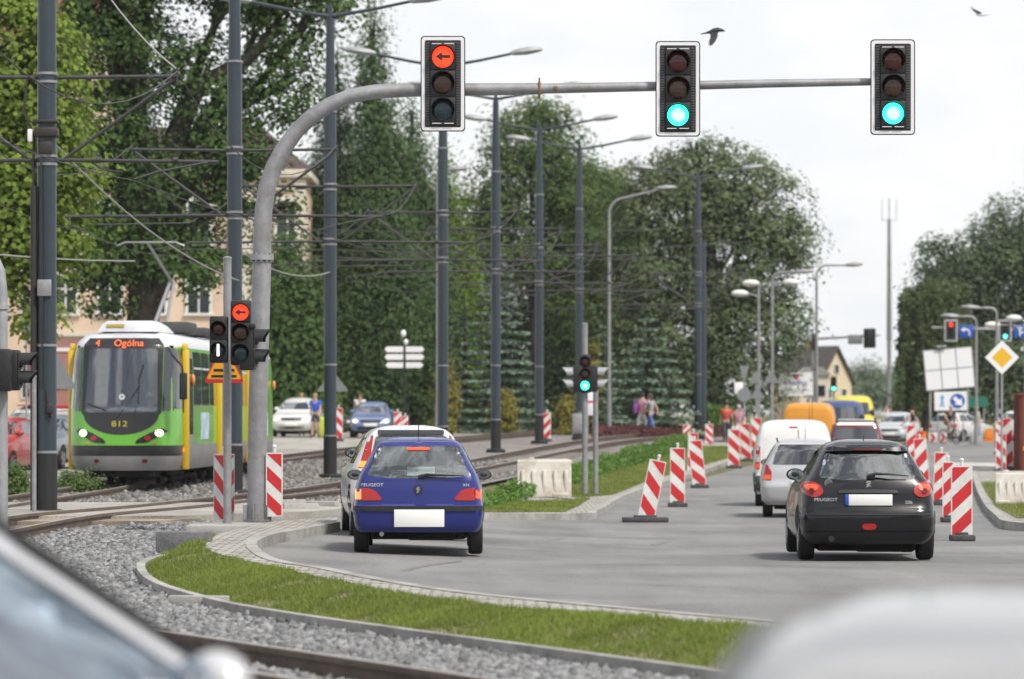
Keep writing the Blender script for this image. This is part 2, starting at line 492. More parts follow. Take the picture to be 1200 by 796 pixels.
# ---- island in front of the junction
def strip(name, pl_in, pl_out, h, m, zf=gz0):
    patch(name, pl_in + pl_out[::-1], h, m, skirt=.2, zf=zf, cell=1.0)
sin_ = offset(np.array(spline(inT, .4)), .0)
strip('sett_pavement', [tuple(p) for p in spline(inT, .5)], [tuple(p) for p in spline(outW, .5)], .115, M_sett)
mbk = MB(); sweep(mbk, offset(spline(inT, .5), .02), .13, .14, -.015, zf=gz0); k = mbk.build('kerb', [M_kerb], smooth=30); k['kind'] = 'structure'
# bank
def zbank(X, Y):
    v = bank_v(X, Y)
    return gz(X, Y) + .105 * (1 - sstep(v / 1.25))
bankP = outW[4:15]; bankL = lowW[1:]
bank_poly = bankP + [lowW[-1]] + lowW[::-1][1:-1]
patch('grass_bank', bank_poly, .0, M_turf, zf=lambda X, Y: zbank(X, Y), cell=.5)
mbk = MB(); sweep(mbk, spline(lowW, .5), .09, .19, -.1); k = mbk.build('edging_kerb', [M_kerb], smooth=30); k['kind'] = 'structure'

def in_poly(X, Y, poly):
    r = np.zeros(X.shape, bool); n = len(poly); j = n - 1
    for i in range(n):
        xi, yi = poly[i]; xj, yj = poly[j]
        c = ((yi > Y) != (yj > Y)) & (X < (xj - xi) * (Y - yi) / (yj - yi + 1e-12) + xi)
        r ^= c; j = i
    return r
def scatter(poly, n):
    p = np.array(poly); lo, hi = p.min(0), p.max(0)
    X = np.empty(0); Y = np.empty(0)
    while len(X) < n:
        x = rng.uniform(lo[0], hi[0], n); y = rng.uniform(lo[1], hi[1], n); m = in_poly(x, y, poly)
        X = np.concatenate([X, x[m]]); Y = np.concatenate([Y, y[m]])
    return X[:n], Y[:n]
M_blade = leaf_mat('grass_blade', (.172, .235, .058), .35, .5)
def vnoise(x, y, s, seed):
    g = np.random.default_rng(seed).random((64, 64)); x = x / s + 20; y = y / s + 20
    xi, yi = np.floor(x).astype(int), np.floor(y).astype(int); fx, fy = sstep(x - xi), sstep(y - yi)
    a = g[xi % 64, yi % 64]; b = g[(xi + 1) % 64, yi % 64]; c = g[xi % 64, (yi + 1) % 64]; d = g[(xi + 1) % 64, (yi + 1) % 64]
    return (a * (1 - fx) + b * fx) * (1 - fy) + (c * (1 - fx) + d * fx) * fy
def grass(name, polys, n, zf, hgt, wid, label, bare=.30):
    XS = []; YS = []; 
    areas = []
    for p in polys:
        q = np.array(p); areas.append(abs(np.sum(q[:, 0] * np.roll(q[:, 1], 1) - q[:, 1] * np.roll(q[:, 0], 1))) / 2)
    for p, a in zip(polys, areas):
        x, y = scatter(p, max(50, int(n * a / sum(areas)))); XS.append(x); YS.append(y)
    X = np.concatenate(XS); Y = np.concatenate(YS)
    nz = .55 * vnoise(X, Y, .8, 3) + .3 * vnoise(X, Y, .3, 5) + .15 * rng.random(len(X))
    keep = nz > bare + rng.uniform(-.16, .16, len(X)); X, Y, nz = X[keep], Y[keep], nz[keep]
    n = len(X); Z = zf(X, Y) - .004
    h = hgt * rng.uniform(.5, 1.3, n) * (.6 + .8 * vnoise(X, Y, .5, 8)); th = rng.uniform(0, 2 * np.pi, n); ph = rng.uniform(0, 2 * np.pi, n)
    lean = rng.uniform(.1, .8, n) * h
    base = np.stack([X, Y, Z], 1); sd = np.stack([np.cos(th), np.sin(th), np.zeros(n)], 1) * (wid * .5 * rng.uniform(.7, 1.4, n))[:, None]
    tip = base + np.stack([np.cos(ph) * lean, np.sin(ph) * lean, h], 1)
    V = np.stack([base - sd, base + sd, tip + sd * .25, tip - sd * .25], 1).reshape(-1, 3)
    Fq = np.arange(4 * n).reshape(n, 4)
    hue = np.clip(.15 + .75 * nz + rng.normal(0, .12, n), 0, 1)
    me = raw_mesh(name, V, Fq, np.repeat(hue, 4))
    o = finish(bpy.data.objects.new(name, me), M_blade); tagit(o, label, 'grass', None, 'stuff')
grass('bank_grass', [bank_poly], 90000, zbank, .042, .011, 'short patchy grass on the bank round the junction', .40)

# ---- loose ballast stones near the camera
def stones(name, poly, n, lo, hi, label, excl=None):
    X, Y = scatter(poly, n)
    if excl is not None: m = ~excl(X, Y); X, Y = X[m], Y[m]
    n = len(X); s = rng.uniform(lo, hi, n) * (1 + .9 * (rng.random(n) > .93))
    cube = np.array([(a, b, c) for c in (-.5, .5) for a, b in ((-.5, -.5), (.5, -.5), (.5, .5), (-.5, .5))])
    Vv = cube[None] * rng.uniform(.55, 1.25, (n, 8, 1)) + rng.normal(0, .09, (n, 8, 3))
    q = rng.normal(size=(n, 4)); q /= np.linalg.norm(q, axis=1)[:, None]
    w, x, y, z = q.T
    Rm = np.stack([1 - 2 * (y * y + z * z), 2 * (x * y - z * w), 2 * (x * z + y * w), 2 * (x * y + z * w), 1 - 2 * (x * x + z * z), 2 * (y * z - x * w), 2 * (x * z - y * w), 2 * (y * z + x * w), 1 - 2 * (x * x + y * y)], 1).reshape(n, 3, 3)
    Vv = np.einsum('nij,nkj->nki', Rm, Vv) * s[:, None, None] * np.array([1, 1, .8])
    Z = gz(X, Y) - .02 + s * .25 + rng.uniform(0, .02, n)
    Vv += np.stack([X, Y, Z], 1)[:, None, :]
    f = np.array([(3, 2, 1, 0), (4, 5, 6, 7), (0, 1, 5, 4), (1, 2, 6, 5), (2, 3, 7, 6), (3, 0, 4, 7)])
    Fq = (f[None] + (np.arange(n) * 8)[:, None, None]).reshape(-1, 4)
    me = raw_mesh(name, Vv.reshape(-1, 3), Fq, np.repeat(rng.random(n), 8))
    o = finish(bpy.data.objects.new(name, me), M_stone); tagit(o, label, 'gravel', None, 'stuff')
M_stone = leaf_mat('stone', (.222, .224, .228), 0.0, .46)
M_stone.node_tree.nodes['Principled BSDF'].inputs['Roughness'].default_value = .85
def near_rail(X, Y):
    d = np.full(X.shape, 9.0)
    for pl in (offset(B, -.53), offset(B, .53)):
        for i in range(0, len(pl)):
            if pl[i, 1] < 60: d = np.minimum(d, np.hypot(X - pl[i, 0], Y - pl[i, 1]) if False else 9.0)
    for pl in (offset(B, -.53), offset(B, .53)):
        seg = pl[pl[:, 1] < 62]
        for i in range(len(seg) - 1):
            a, b = seg[i], seg[i + 1]; e = b - a; L2 = (e ** 2).sum()
            t = np.clip(((X - a[0]) * e[0] + (Y - a[1]) * e[1]) / L2, 0, 1)
            d = np.minimum(d, np.hypot(X - a[0] - t * e[0], Y - a[1] - t * e[1]))
    return d < .085
def excl_near(X, Y): return near_rail(X, Y) | in_poly(X, Y, bank_poly)
vis = W([(-40, 622), (60, 622), (245, 612), (250, 640), (165, 668), (190, 688), (280, 712), (400, 731), (600, 758), (800, 785), (940, 804), (940, 840), (-40, 840), (-40, 700)])
stones('ballast_stones', vis, 170000, .015, .038, 'loose grey and purple ballast stones beside the near tram track', excl_near)
poly2 = [(ax(y) - 1.3, y) for y in (67, 80, 95, 110)] + [(bx_(y) + 1.3, y) for y in (110, 95, 80, 67)]
M_stone = leaf_mat('stone_brown', (.205, .195, .185), 0.0, .55)
stones('track_stones', poly2, 42000, .03, .06, 'brownish ballast between the two tram tracks')

# ---- planted median on the far side of the junction
MED = [(520, 608), (575, 609), (688, 609), (700, 605), (735, 585), (790, 566), (850, 546), (880, 534), (898, 527), (880, 521), (800, 521), (740, 533), (690, 552), (640, 567), (575, 589), (530, 600)]
medK = spline(W(MED[:9], .0), .4); medW = [tuple(p) for p in medK] + W(MED[9:], .0)
patch('median_paving', medW, .105, M_sett, skirt=.25)
mbk = MB(); sweep(mbk, offset(medK, -.055), .15, .15, -.03); k = mbk.build('kerb', [M_kerb], smooth=30); k['kind'] = 'structure'
g1 = W([(548, 599.5), (662, 599.5), (692, 584), (650, 587), (600, 587), (560, 592)], .115)
g2 = W([(676, 583), (716, 580), (760, 563), (836, 542), (876, 530), (870, 523), (802, 523), (745, 534), (696, 554), (640, 570), (600, 583), (660, 580)], .115)
zm = lambda X, Y: gz(X, Y) + .13
patch('median_lawn', g1, .115, M_turf, cell=1.0); patch('median_lawn', g2, .115, M_turf, cell=1.0)
grass('median_grass', [g1, g2], 70000, lambda X, Y: gz(X, Y) + .115, .04, .016, 'mown grass on the planted median beyond the junction', .12)

# ---- right hand island
RI = [(1138, 557), (1152, 594), (1166, 611), (1182, 621), (1240, 624), (1290, 600), (1240, 556)]
riK = spline(W(RI[:5], .0), .4); riW = [tuple(p) for p in riK] + W(RI[5:], .0)
patch('corner_pavement', riW, .12, M_sett, skirt=.25)
mbk = MB(); sweep(mbk, offset(riK, -.055), .15, .17, -.03); k = mbk.build('kerb', [M_kerb], smooth=30); k['kind'] = 'structure'
rg = W([(1150, 566), (1168, 594), (1192, 607), (1236, 606), (1225, 562)], .13)
patch('corner_lawn', rg, .13, M_turf, cell=1.0)
grass('corner_grass', [rg], 9000, zm, .05, .014, 'grass on the corner island behind the striped boards', .15)
M_pale = mat('pale_slab', (.45, .43, .40), .9, var=.15, vscale=2)
patch('side_pavement', W([(1040, 504), (1205, 506), (1260, 508), (1260, 498), (1040, 498)]), .1, M_turf, skirt=.2)
patch('side_kerb', W([(1040, 506.5), (1260, 509.5), (1260, 508), (1040, 505)]), .08, M_kerb, skirt=.15)
patch('far_footway', [(y_[0], y_[1]) for y_ in W([(1118, 549), (1300, 552), (1300, 547), (1112, 545)])], .09, M_pale, skirt=.15)

M_mark = mat('tyre_rubber_mark', (.175, .175, .178), .8, var=.3, vscale=8)
for pts in ([(628, 634), (648, 631), (662, 630), (660, 632), (645, 634), (632, 637)], [(762, 638), (775, 635), (786, 635), (778, 637), (768, 640)], [(470, 668), (500, 661), (540, 657), (542, 658.5), (505, 663), (474, 670)]):
    patch('tyre_mark', W(pts), .004, M_mark, cell=1.0)
# ================================================================== trees and plants
M_bark = mat('bark', (.055, .045, .038), .95, var=.4, vscale=5, bump=1.0, bscale=14)
def leaves_np(C, Nrm, size, asp, hue, r):
    n = len(C)
    t = r.normal(size=(n, 3)); t -= Nrm * (t * Nrm).sum(1)[:, None]; t /= np.linalg.norm(t, axis=1)[:, None] + 1e-9
    b = np.cross(Nrm, t)
    a_ = (size * r.uniform(.6, 1.3, n))[:, None]; b_ = a_ * asp
    fold = Nrm * a_ * r.uniform(-.25, .25, n)[:, None]
    V = np.stack([C - t * a_ * .5 , C - b * b_ * .5 + fold, C + t * a_ * .5, C + b * b_ * .5 + fold], 1).reshape(-1, 3)
    return V, np.arange(4 * n).reshape(n, 4), np.repeat(hue, 4)

def unit(v): return v / (np.linalg.norm(v, axis=1)[:, None] + 1e-9)

def crown_mesh(blobs, nclump, per, csz, leaf, seed, asp=.55, inner=.45, flat=.65, droop=0.0, upb=.7):
    r = np.random.default_rng(seed); per = int(per * 1.75); leaf = leaf * .78
    vol = np.array([b[3] * b[4] * b[5] for b in blobs]) ** .72
    idx = r.choice(len(blobs), nclump, p=vol / vol.sum())
    Bq = np.array([b[:6] for b in blobs])
    d = unit(r.normal(size=(nclump, 3)))
    f = 1 - (1 - inner) * r.random(nclump) ** 1.8
    f *= r.uniform(.92, 1.1, nclump)
    C = Bq[idx, :3] + d * Bq[idx, 3:6] * f[:, None]
    cs = csz * r.uniform(.55, 1.4, nclump)
    ch = r.random(nclump)
    ids = np.repeat(np.arange(nclump), per); n = len(ids)
    g = r.normal(size=(n, 3)) * .5
    g[:, 2] *= flat
    L_ = C[ids] + g * cs[ids][:, None]
    rr = np.hypot(g[:, 0], g[:, 1]); L_[:, 2] -= droop * rr * rr * cs[ids]
    Nn = unit(d[ids] * .35 + g * .9 + np.array([0, -.12, upb]) + r.normal(size=(n, 3)) * .26)
    hue = np.clip(.12 + .6 * ch[ids] + r.normal(0, .09, n), 0, 1)
    return leaves_np(L_, Nn, leaf, asp, hue, r)

def put_tree(name, label, cat, base, trunk, limbs, V, Fq, hue, lm, group='trees behind the tram line'):
    t = thing(name, label, cat, base, 0, group)
    if trunk:
        mb = MB(); mb.tube(trunk[0], trunk[1], 12)
        for pts, rad in limbs: mb.tube(pts, rad, 8)
        mb.build('trunk', M_bark, t, smooth=50)
    me = raw_mesh('crown', V - np.array(base)[None] if False else V, Fq, hue)
    finish(bpy.data.objects.new('crown', me), lm, t)
    return t

def broad(name, label, cat, px, D, blobs_px, nclump, per, csz, leaf, lm, seed, trunk_r=.3, trunk_px=None, trunk_top=None, limbs_px=(), base_py=None, **kw):
    """broadleaf tree: blobs given as (px, py, halfwidth px, halfheight px, depth offset m, depth radius m) at distance D"""
    s = F / D
    b0 = at(trunk_px if trunk_px is not None else px, D)
    bl = []
    for q in blobs_px:
        x, y, hw, hh = q[:4]; dy = q[4] if len(q) > 4 else 0; ry = q[5] if len(q) > 5 else hw / s * .8
        bl.append(((x - 600) / s - b0.x, dy, zpx(y, D) - b0.z, hw / s, ry, hh / s))
    V, Fq, hue = crown_mesh(bl, nclump, per, csz, leaf, seed, **kw)
    r = random.Random(seed)
    top = trunk_top if trunk_top is not None else min(b[2] for b in bl) + 1.0
    ztop = max(2.0, np.mean([b[2] for b in bl]))
    path = [(0, 0, -.3), (r.uniform(-.1, .1), 0, ztop * .3), (r.uniform(-.25, .25), r.uniform(-.2, .2), ztop * .6), (r.uniform(-.3, .3), 0, ztop)]
    rad = [trunk_r * 1.25, trunk_r, trunk_r * .85, trunk_r * .45]
    limbs = []
    for b in bl:
        z0 = ztop * r.uniform(.4, .8); 
        e = Vector((b[0], b[1], b[2] + b[5] * .2)); st = Vector((0, 0, z0))
        mid = st.lerp(e, .5) + Vector((r.uniform(-.3, .3), r.uniform(-.3, .3), r.uniform(.2, .7)))
        limbs.append(([st, mid, e], [trunk_r * .5, trunk_r * .3, trunk_r * .1]))
        for k in range(3):
            e2 = e + Vector((r.uniform(-1, 1) * b[3], r.uniform(-1, 1) * b[4], r.uniform(-.2, .8) * b[5])) * .7
            limbs.append(([mid.lerp(e, .4), e.lerp(e2, .5) + Vector((0, 0, .15)), e2], [trunk_r * .22, trunk_r * .12, trunk_r * .04]))
    for pts in limbs_px:
        limbs.append(([Vector(((x - 600) / s - b0.x, dy, zpx(y, D) - b0.z)) for x, y, dy, _ in pts], [q[3] for q in pts]))
    return put_tree(name, label, cat, b0, (path, rad), limbs, V, Fq, hue, lm)

L_maple = leaf_mat('leaf_maple', (0.175, 0.264, 0.050), .4, .5)
L_oak = leaf_mat('leaf_oak', (0.066, 0.127, 0.036), .3, .55)
L_poplar = leaf_mat('leaf_poplar', (0.070, 0.131, 0.045), .25, .55)
L_lime = leaf_mat('leaf_lime', (0.141, 0.235, 0.037), .4, .5)
L_dark = leaf_mat('leaf_dark', (0.051, 0.090, 0.032), .25, .55)
L_chest = leaf_mat('leaf_chestnut', (0.119, 0.171, 0.079), .25, .55)
L_mid = leaf_mat('leaf_mid', (0.093, 0.155, 0.047), .3, .55)
L_right = leaf_mat('leaf_right', (0.099, 0.151, 0.072), .25, .5)
L_willow = leaf_mat('leaf_willow', (0.128, 0.177, 0.078), .3, .45)
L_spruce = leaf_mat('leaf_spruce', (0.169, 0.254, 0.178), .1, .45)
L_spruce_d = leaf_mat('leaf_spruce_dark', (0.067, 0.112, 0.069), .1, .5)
L_thuja = leaf_mat('leaf_thuja', (0.195, 0.188, 0.039), .2, .4)
L_red = leaf_mat('leaf_red', (0.105, 0.048, 0.044), .2, .5)
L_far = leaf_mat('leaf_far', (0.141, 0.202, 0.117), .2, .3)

broad('maple_tree', 'bright light green maple overhanging the left edge beside the tram pole', 'tree', 20, 95,
      [(10, 60, 70, 70), (0, 150, 95, 70), (40, 110, 62, 60), (30, 220, 80, 55), (50, 275, 62, 42), (-20, 280, 70, 60), (20, 325, 45, 24), (40, 370, 22, 30), (-40, -20, 70, 60)],
      560, 34, .75, .22, L_maple, 3, trunk_r=.28, trunk_px=-60, asp=.8)
broad('oak_tree', 'huge dark oak with thick trunk and limbs behind the green tram', 'tree', 165, 115,
      [(150, 60, 75, 60), (120, 170, 66, 70), (190, 230, 80, 70), (245, 100, 50, 60), (330, 30, 45, 55), (335, 110, 38, 40), (270, 180, 50, 40),
       (130, 290, 60, 45), (215, 310, 62, 30), (290, 255, 36, 30), (318, 318, 24, 24), (340, 255, 16, 34), (120, 10, 60, 40), (280, -30, 80, 50), (180, -60, 110, 50), (120, 345, 40, 22), (380, 10, 30, 22)],
      900, 34, .8, .21, L_oak, 5, trunk_r=.52, trunk_px=165, inner=.55, asp=.7,
      limbs_px=[[(165, 300, 0, .5), (195, 190, 0, .36), (230, 100, 0, .25), (290, 72, -.4, .2), (335, 30, -.5, .1)], [(165, 320, 0, .5), (150, 150, .3, .4), (130, 20, .3, .34), (120, -60, .2, .2)], [(168, 260, 0, .3), (250, 190, -.3, .2), (320, 165, -.4, .1)]])
def poplar(label, px, D, top, bot, hw, lm, seed, n=520):
    r = random.Random(seed); bl = []
    k = 9
    for i in range(k):
        t = i / (k - 1); y = bot + (top - bot) * t
        w = hw * (.75 + .35 * math.sin(math.pi * min(1, t * 1.3 + .1))) * (1 - .78 * max(0, t - .55) / .45)
        bl.append((px + r.uniform(-.22, .22) * hw * (1 - t * .5), y, w, abs(bot - top) / k * 1.0))
    broad('poplar_tree', label, 'tree', px, D, bl, int(n * 1.7), 34, .8, .26, lm, seed, trunk_r=.25, flat=1.2, inner=.5)
poplar('tallest narrow dark poplar, its tip standing free against the sky', 437, 178, 38, 455, 48, L_poplar, 21, 640)
poplar('narrow dark poplar rising close behind the lamp post by the gantry mast', 392, 180, 85, 455, 46, L_poplar, 22, 560)
poplar('shorter pointed poplar right of the tallest poplar, behind the left signal', 485, 182, 140, 455, 40, L_poplar, 23, 520)
poplar('slender yellow green poplar glowing beside the dark poplars', 522, 186, 190, 455, 34, L_lime, 24, 420)
broad('ash_tree', 'loose tall deciduous tree with sky showing through, behind the middle lamp posts', 'tree', 630, 190,
      [(625, 165, 55, 45), (585, 230, 45, 50), (660, 220, 50, 50), (610, 290, 70, 45), (670, 300, 50, 40), (640, 135, 28, 22)], 560, 30, 1.0, .3, L_mid, 31, inner=.35)
broad('ash_tree', 'lower rounded deciduous tree between the loose tall one and the chestnut', 'tree', 695, 200,
      [(690, 230, 45, 40), (705, 290, 50, 50), (680, 350, 45, 50)], 380, 30, 1.0, .3, L_mid, 32)
broad('ash_tree', 'yellowish tree squeezed in behind the left side of the chestnut', 'tree', 730, 205,
      [(715, 250, 42, 50), (735, 310, 42, 60)], 260, 30, 1.0, .3, L_lime, 33)
broad('chestnut_tree', 'broad domed chestnut, biggest crown in the middle of the view', 'tree', 835, 185,
      [(830, 205, 75, 40), (790, 245, 70, 45), (880, 235, 62, 45), (770, 310, 60, 60), (850, 310, 80, 60), (905, 295, 45, 50), (930, 275, 22, 28), (795, 385, 75, 60), (880, 380, 62, 55), (925, 370, 28, 38), (850, 440, 80, 40), (770, 430, 50, 40), (815, 180, 40, 20), (760, 215, 35, 30)],
      1000, 34, .95, .3, L_chest, 41, trunk_r=.6, droop=.5, flat=.5, inner=.6)
# darker trees that close the view
for i, (px, D, top, hw, lb, lm) in enumerate([
        (398, 184, 225, 42, 'mid green tree filling the gap right of the curved gantry mast', L_mid), (342, 163, 282, 34, 'dark leafy tree in front of the right corner of the peach building', L_oak),
        (470, 190, 260, 60, 'dark tree under the poplars behind the white finger signpost', L_dark), (555, 210, 230, 60, 'dark tree standing behind the big blue spruce', L_dark),
        (645, 208, 290, 60, 'dark tree behind the third and fourth tram poles', L_dark), (735, 204, 320, 50, 'dark tree left of the chestnut behind the lone galvanised lamp', L_dark),
        (415, 186, 300, 55, 'dark tree behind the white arrow signs, left of the poplar trunks', L_dark), (700, 198, 380, 50, 'dark low tree behind the small spruces', L_dark)]):
    hgt = 485 - top
    broad('park_tree', lb, 'tree', px, D, [(px - hw * .2, top + hgt * .25, hw * .75, hgt * .26), (px + hw * .3, top + hgt * .5, hw * .85, hgt * .3), (px - hw * .35, top + hgt * .62, hw * .8, hgt * .3), (px, top + hgt * .85, hw, hgt * .22)], 420, 28, 1.0, .32, lm, 60 + i)
broad('willow_tree', 'massive dark tree at the right edge behind the blue lane signs', 'tree', 1185, 215,
      [(1190, 270, 50, 42), (1160, 300, 45, 40), (1205, 330, 70, 60), (1140, 345, 48, 48), (1100, 300, 28, 24), (1110, 330, 32, 36), (1180, 410, 80, 50), (1120, 410, 45, 60), (1085, 345, 22, 22), (1150, 460, 90, 30), (1240, 300, 60, 60)],
      1000, 32, 1.0, .32, L_right, 71, trunk_r=.5, droop=.5, inner=.6)
# weeping branches
def willow(label, px, D, seed, strands):
    r = np.random.default_rng(seed); s = F / D; b0 = at(px, D)
    Vs = []; n = 0; Cs = []; 
    for x, y0, y1, dy in strands:
        k = int((y1 - y0) * 1.6)
        t = np.linspace(0, 1, k)
        X = (x - 600) / s - b0.x + np.cumsum(r.normal(0, .03, k)); Z = zpx(y0 + (y1 - y0) * t, D) - b0.z
        for j in range(5): Cs.append(np.stack([X + r.normal(0, .12, k), dy + r.normal(0, .12, k), Z + r.normal(0, .1, k)], 1))
    C = np.concatenate(Cs); n = len(C)
    Nn = unit(np.stack([r.normal(0, .7, n), -np.abs(r.normal(0, .7, n)), r.normal(0, .3, n)], 1))
    V, Fq, hue = leaves_np(C, Nn, np.full(n, .34), .35, np.clip(r.normal(.5, .2, n), 0, 1), r)
    put_tree('weeping_willow', label, 'tree', b0, ([(0, 0, -.3), (.2, 0, 3), (0, 0, 6)], [.35, .28, .12]), [], V, Fq, hue, L_willow)
rs = np.random.default_rng(5)
willow('pale weeping willow with hanging strands left of the tilted white board', 1085, 208, 8, [(x, y, y + h, d) for x, y, h, d in zip(rs.uniform(1062, 1128, 90), rs.uniform(330, 390, 90), rs.uniform(60, 110, 90), rs.uniform(-1.5, 1.5, 90))])
for i, (px, top, hw, D, lb) in enumerate([(1012, 428, 26, 480, 'hazy pale tree far down the road beside the pointed house'), (1050, 440, 24, 500, 'hazy distant tree right of the tall antenna mast'), (975, 452, 18, 460, 'hazy distant tree hidden low behind the pointed house'), (1075, 425, 20, 430, 'distant darker tree at the foot of the big right-hand trees')]):
    broad('distant_tree', lb, 'tree', px, D, [(px, (top + 470) / 2, hw, (485 - top) * .45), (px + hw * .5, (top + 490) / 2, hw * .8, (485 - top) * .4)], 160, 24, 1.6, .55, L_far if i < 3 else L_mid, 90 + i)

def spruce(label, px, D, top, hw, seed, lm, base=492):
    r = np.random.default_rng(seed); s = F / D; b0 = at(px, D)
    H = zpx(top, D) - b0.z; Rb = hw / s
    Cs = []; Ns = []; hs = []
    nl = int(H / .42)
    for i in range(nl):
        t = i / nl; z = .5 + (H - .5) * t; Lr = Rb * (1 - t) ** .85 + .06
        nb = max(5, int(13 * (1 - t) + 5))
        a0 = r.uniform(0, 6.28)
        for k in range(nb):
            a = a0 + 6.283 * k / nb + r.normal(0, .15); L_ = Lr * r.uniform(.75, 1.12)
            m = max(8, int(L_ * 44)); u = r.random(m) ** .7
            spread = r.normal(0, .13, m) * (.4 + u)
            rad = u * L_
            x = np.cos(a) * rad - np.sin(a) * spread * L_ * .7; y = np.sin(a) * rad + np.cos(a) * spread * L_ * .7
            zz = z - .28 * rad + .13 * rad * rad / max(L_, .3) - np.abs(r.normal(0, .05, m))
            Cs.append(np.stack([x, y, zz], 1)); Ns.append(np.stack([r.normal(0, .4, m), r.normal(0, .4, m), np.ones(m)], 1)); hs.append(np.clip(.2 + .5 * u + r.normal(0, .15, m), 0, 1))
    C = np.concatenate(Cs); N_ = unit(np.concatenate(Ns)); h = np.concatenate(hs)
    V, Fq, hue = leaves_np(C, N_, np.full(len(C), .24), .42, h, r)
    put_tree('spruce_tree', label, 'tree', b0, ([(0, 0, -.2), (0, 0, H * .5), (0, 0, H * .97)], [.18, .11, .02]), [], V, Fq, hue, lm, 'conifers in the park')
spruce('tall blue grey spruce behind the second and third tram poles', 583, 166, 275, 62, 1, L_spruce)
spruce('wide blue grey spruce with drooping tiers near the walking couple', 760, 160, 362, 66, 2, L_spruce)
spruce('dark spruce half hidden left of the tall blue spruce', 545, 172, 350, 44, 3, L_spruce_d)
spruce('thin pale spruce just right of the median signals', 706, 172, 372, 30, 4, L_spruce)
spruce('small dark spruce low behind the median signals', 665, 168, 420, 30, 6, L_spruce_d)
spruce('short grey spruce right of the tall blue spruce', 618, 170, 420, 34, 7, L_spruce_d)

def blob_plant(name, label, cat, px, D, top, hw, lm, seed, n=60, leaf=.16, hz=None, group=None, csz=.3):
    s = F / D; b0 = at(px, D); H = zpx(top, D) - b0.z
    V, Fq, hue = crown_mesh([(0, 0, H * .35, hw / s, hw / s, H * .38), (0, 0, H * .68, hw / s * .62, hw / s * .62, H * .3)], n, 30, csz, leaf, seed)
    V[:, 2] = np.maximum(V[:, 2], -.02)
    t = thing(name, label, cat, b0, 0, group)
    MB().tube([(0, 0, -.1), (0, 0, H * .6)], [.05, .02], 6).build('stem', M_bark, t)
    finish(bpy.data.objects.new('foliage', raw_mesh('foliage', V, Fq, hue)), lm, t)
for px, D, top, hw, lb in [(523, 158, 412, 13, 'tall yellow thuja in front of the dark spruce'), (592, 158, 452, 10, 'small yellow thuja at the foot of the tall blue spruce'), (694, 162, 388, 9, 'yellow thuja behind the galvanised signal post'), (665, 158, 462, 9, 'short yellow thuja left of the grey cabinet')]:
    blob_plant('thuja_bush', lb, 'shrub', px, D, top, hw, L_thuja, int(px), 70, .18, group='yellow thujas in the park', csz=.35)
blob_plant('green_bush', 'light green rounded bush behind the oncoming silver car', 'shrub', 366, 168, 425, 34, L_lime, 5, 90, .2, csz=.5)
blob_plant('juniper_bush', 'feathery green juniper bush at the left edge by the kerb', 'shrub', 14, 76, 548, 22, L_mid, 6, 60, .1)
blob_plant('juniper_bush', 'small green bush between the tram pole and the tram front', 'shrub', 88, 79, 556, 22, L_mid, 7, 60, .1)

def leaf_strip(name, label, cat, poly, n, h0, leaf, lm, seed, kind=None, zf=gz, group=None):
    r = np.random.default_rng(seed); X, Y = scatter(poly, n); Z = zf(X, Y)
    hh = h0 * (.55 + .75 * vnoise(X, Y, 1.2, seed)) 
    Z = Z + hh * r.random(n) ** .5
    N_ = unit(np.stack([r.normal(0, .6, n), r.normal(-.2, .6, n), np.abs(r.normal(.6, .4, n))], 1))
    V, Fq, hue = leaves_np(np.stack([X, Y, Z], 1), N_, np.full(n, leaf), .5, np.clip(r.normal(.5, .2, n) + .35 * (vnoise(X, Y, .5, seed + 1) - .5), 0, 1), r)
    o = finish(bpy.data.objects.new(name, raw_mesh(name, V, Fq, hue)), lm); tagit(o, label, cat, group, kind)
L_hedge = leaf_mat('leaf_hedge', (0.098, 0.194, 0.043), .3, .5)
leaf_strip('low_hedge', 'row of low green shrubs along the median beside the near track', 'hedge',
           W([(566, 597), (602, 589), (650, 574), (700, 560), (760, 541), (806, 527), (806, 516), (742, 531), (690, 549), (640, 564), (572, 586)], .13), 15000, .42, .11, L_hedge, 4)
leaf_strip('flower_bed', 'dark red bedding plants in front of the walking couple', 'flower bed', W([(692, 514), (780, 515), (882, 513), (884, 507), (800, 507), (700, 508)]), 14000, .4, .14, L_red, 9, kind='stuff')
def hedge(label, px0, px1, D, top, seed, lm=L_dark):
    a, b = at(px0, D), at(px1, D); H = zpx(top, D) - min(a.z, b.z); r = np.random.default_rng(seed); n = int(abs(px1 - px0) * 55)
    face = r.random(n) < .6
    X = r.uniform(a.x, b.x, n); Y = np.where(face, D - .6 + r.normal(0, .05, n), D + r.uniform(-.6, .6, n)); Z = gz(X, Y) + np.where(face, r.uniform(0, H, n), H + r.normal(0, .05, n))
    N_ = unit(np.stack([r.normal(0, .5, n), np.where(face, -1, -.2) + r.normal(0, .3, n), np.where(face, .4, 1) + r.normal(0, .3, n)], 1))
    V, Fq, hue = leaves_np(np.stack([X, Y, Z], 1), N_, np.full(n, .17), .6, np.clip(r.normal(.5, .22, n), 0, 1), r)
    o = finish(bpy.data.objects.new('clipped_hedge', raw_mesh('clipped_hedge', V, Fq, hue)), lm); tagit(o, label, 'hedge', 'clipped hedges')
hedge('clipped green hedge running behind the tram poles', 520, 720, 172, 486, 1, L_hedge)
hedge('short clipped hedge by the red-topped walker', 830, 860, 175, 480, 2, L_hedge)
leaf_strip('roadside_flowers', 'strip of yellow flowers and grass along the far kerb', 'flowers', W([(1040, 504), (1205, 506), (1260, 508), (1260, 498), (1040, 498)], .1), 6000, .22, .12, leaf_mat('leaf_yellow', (0.302, 0.388, 0.052), .3, .5), 14, kind='stuff', zf=lambda X, Y: gz(X, Y) + .1)

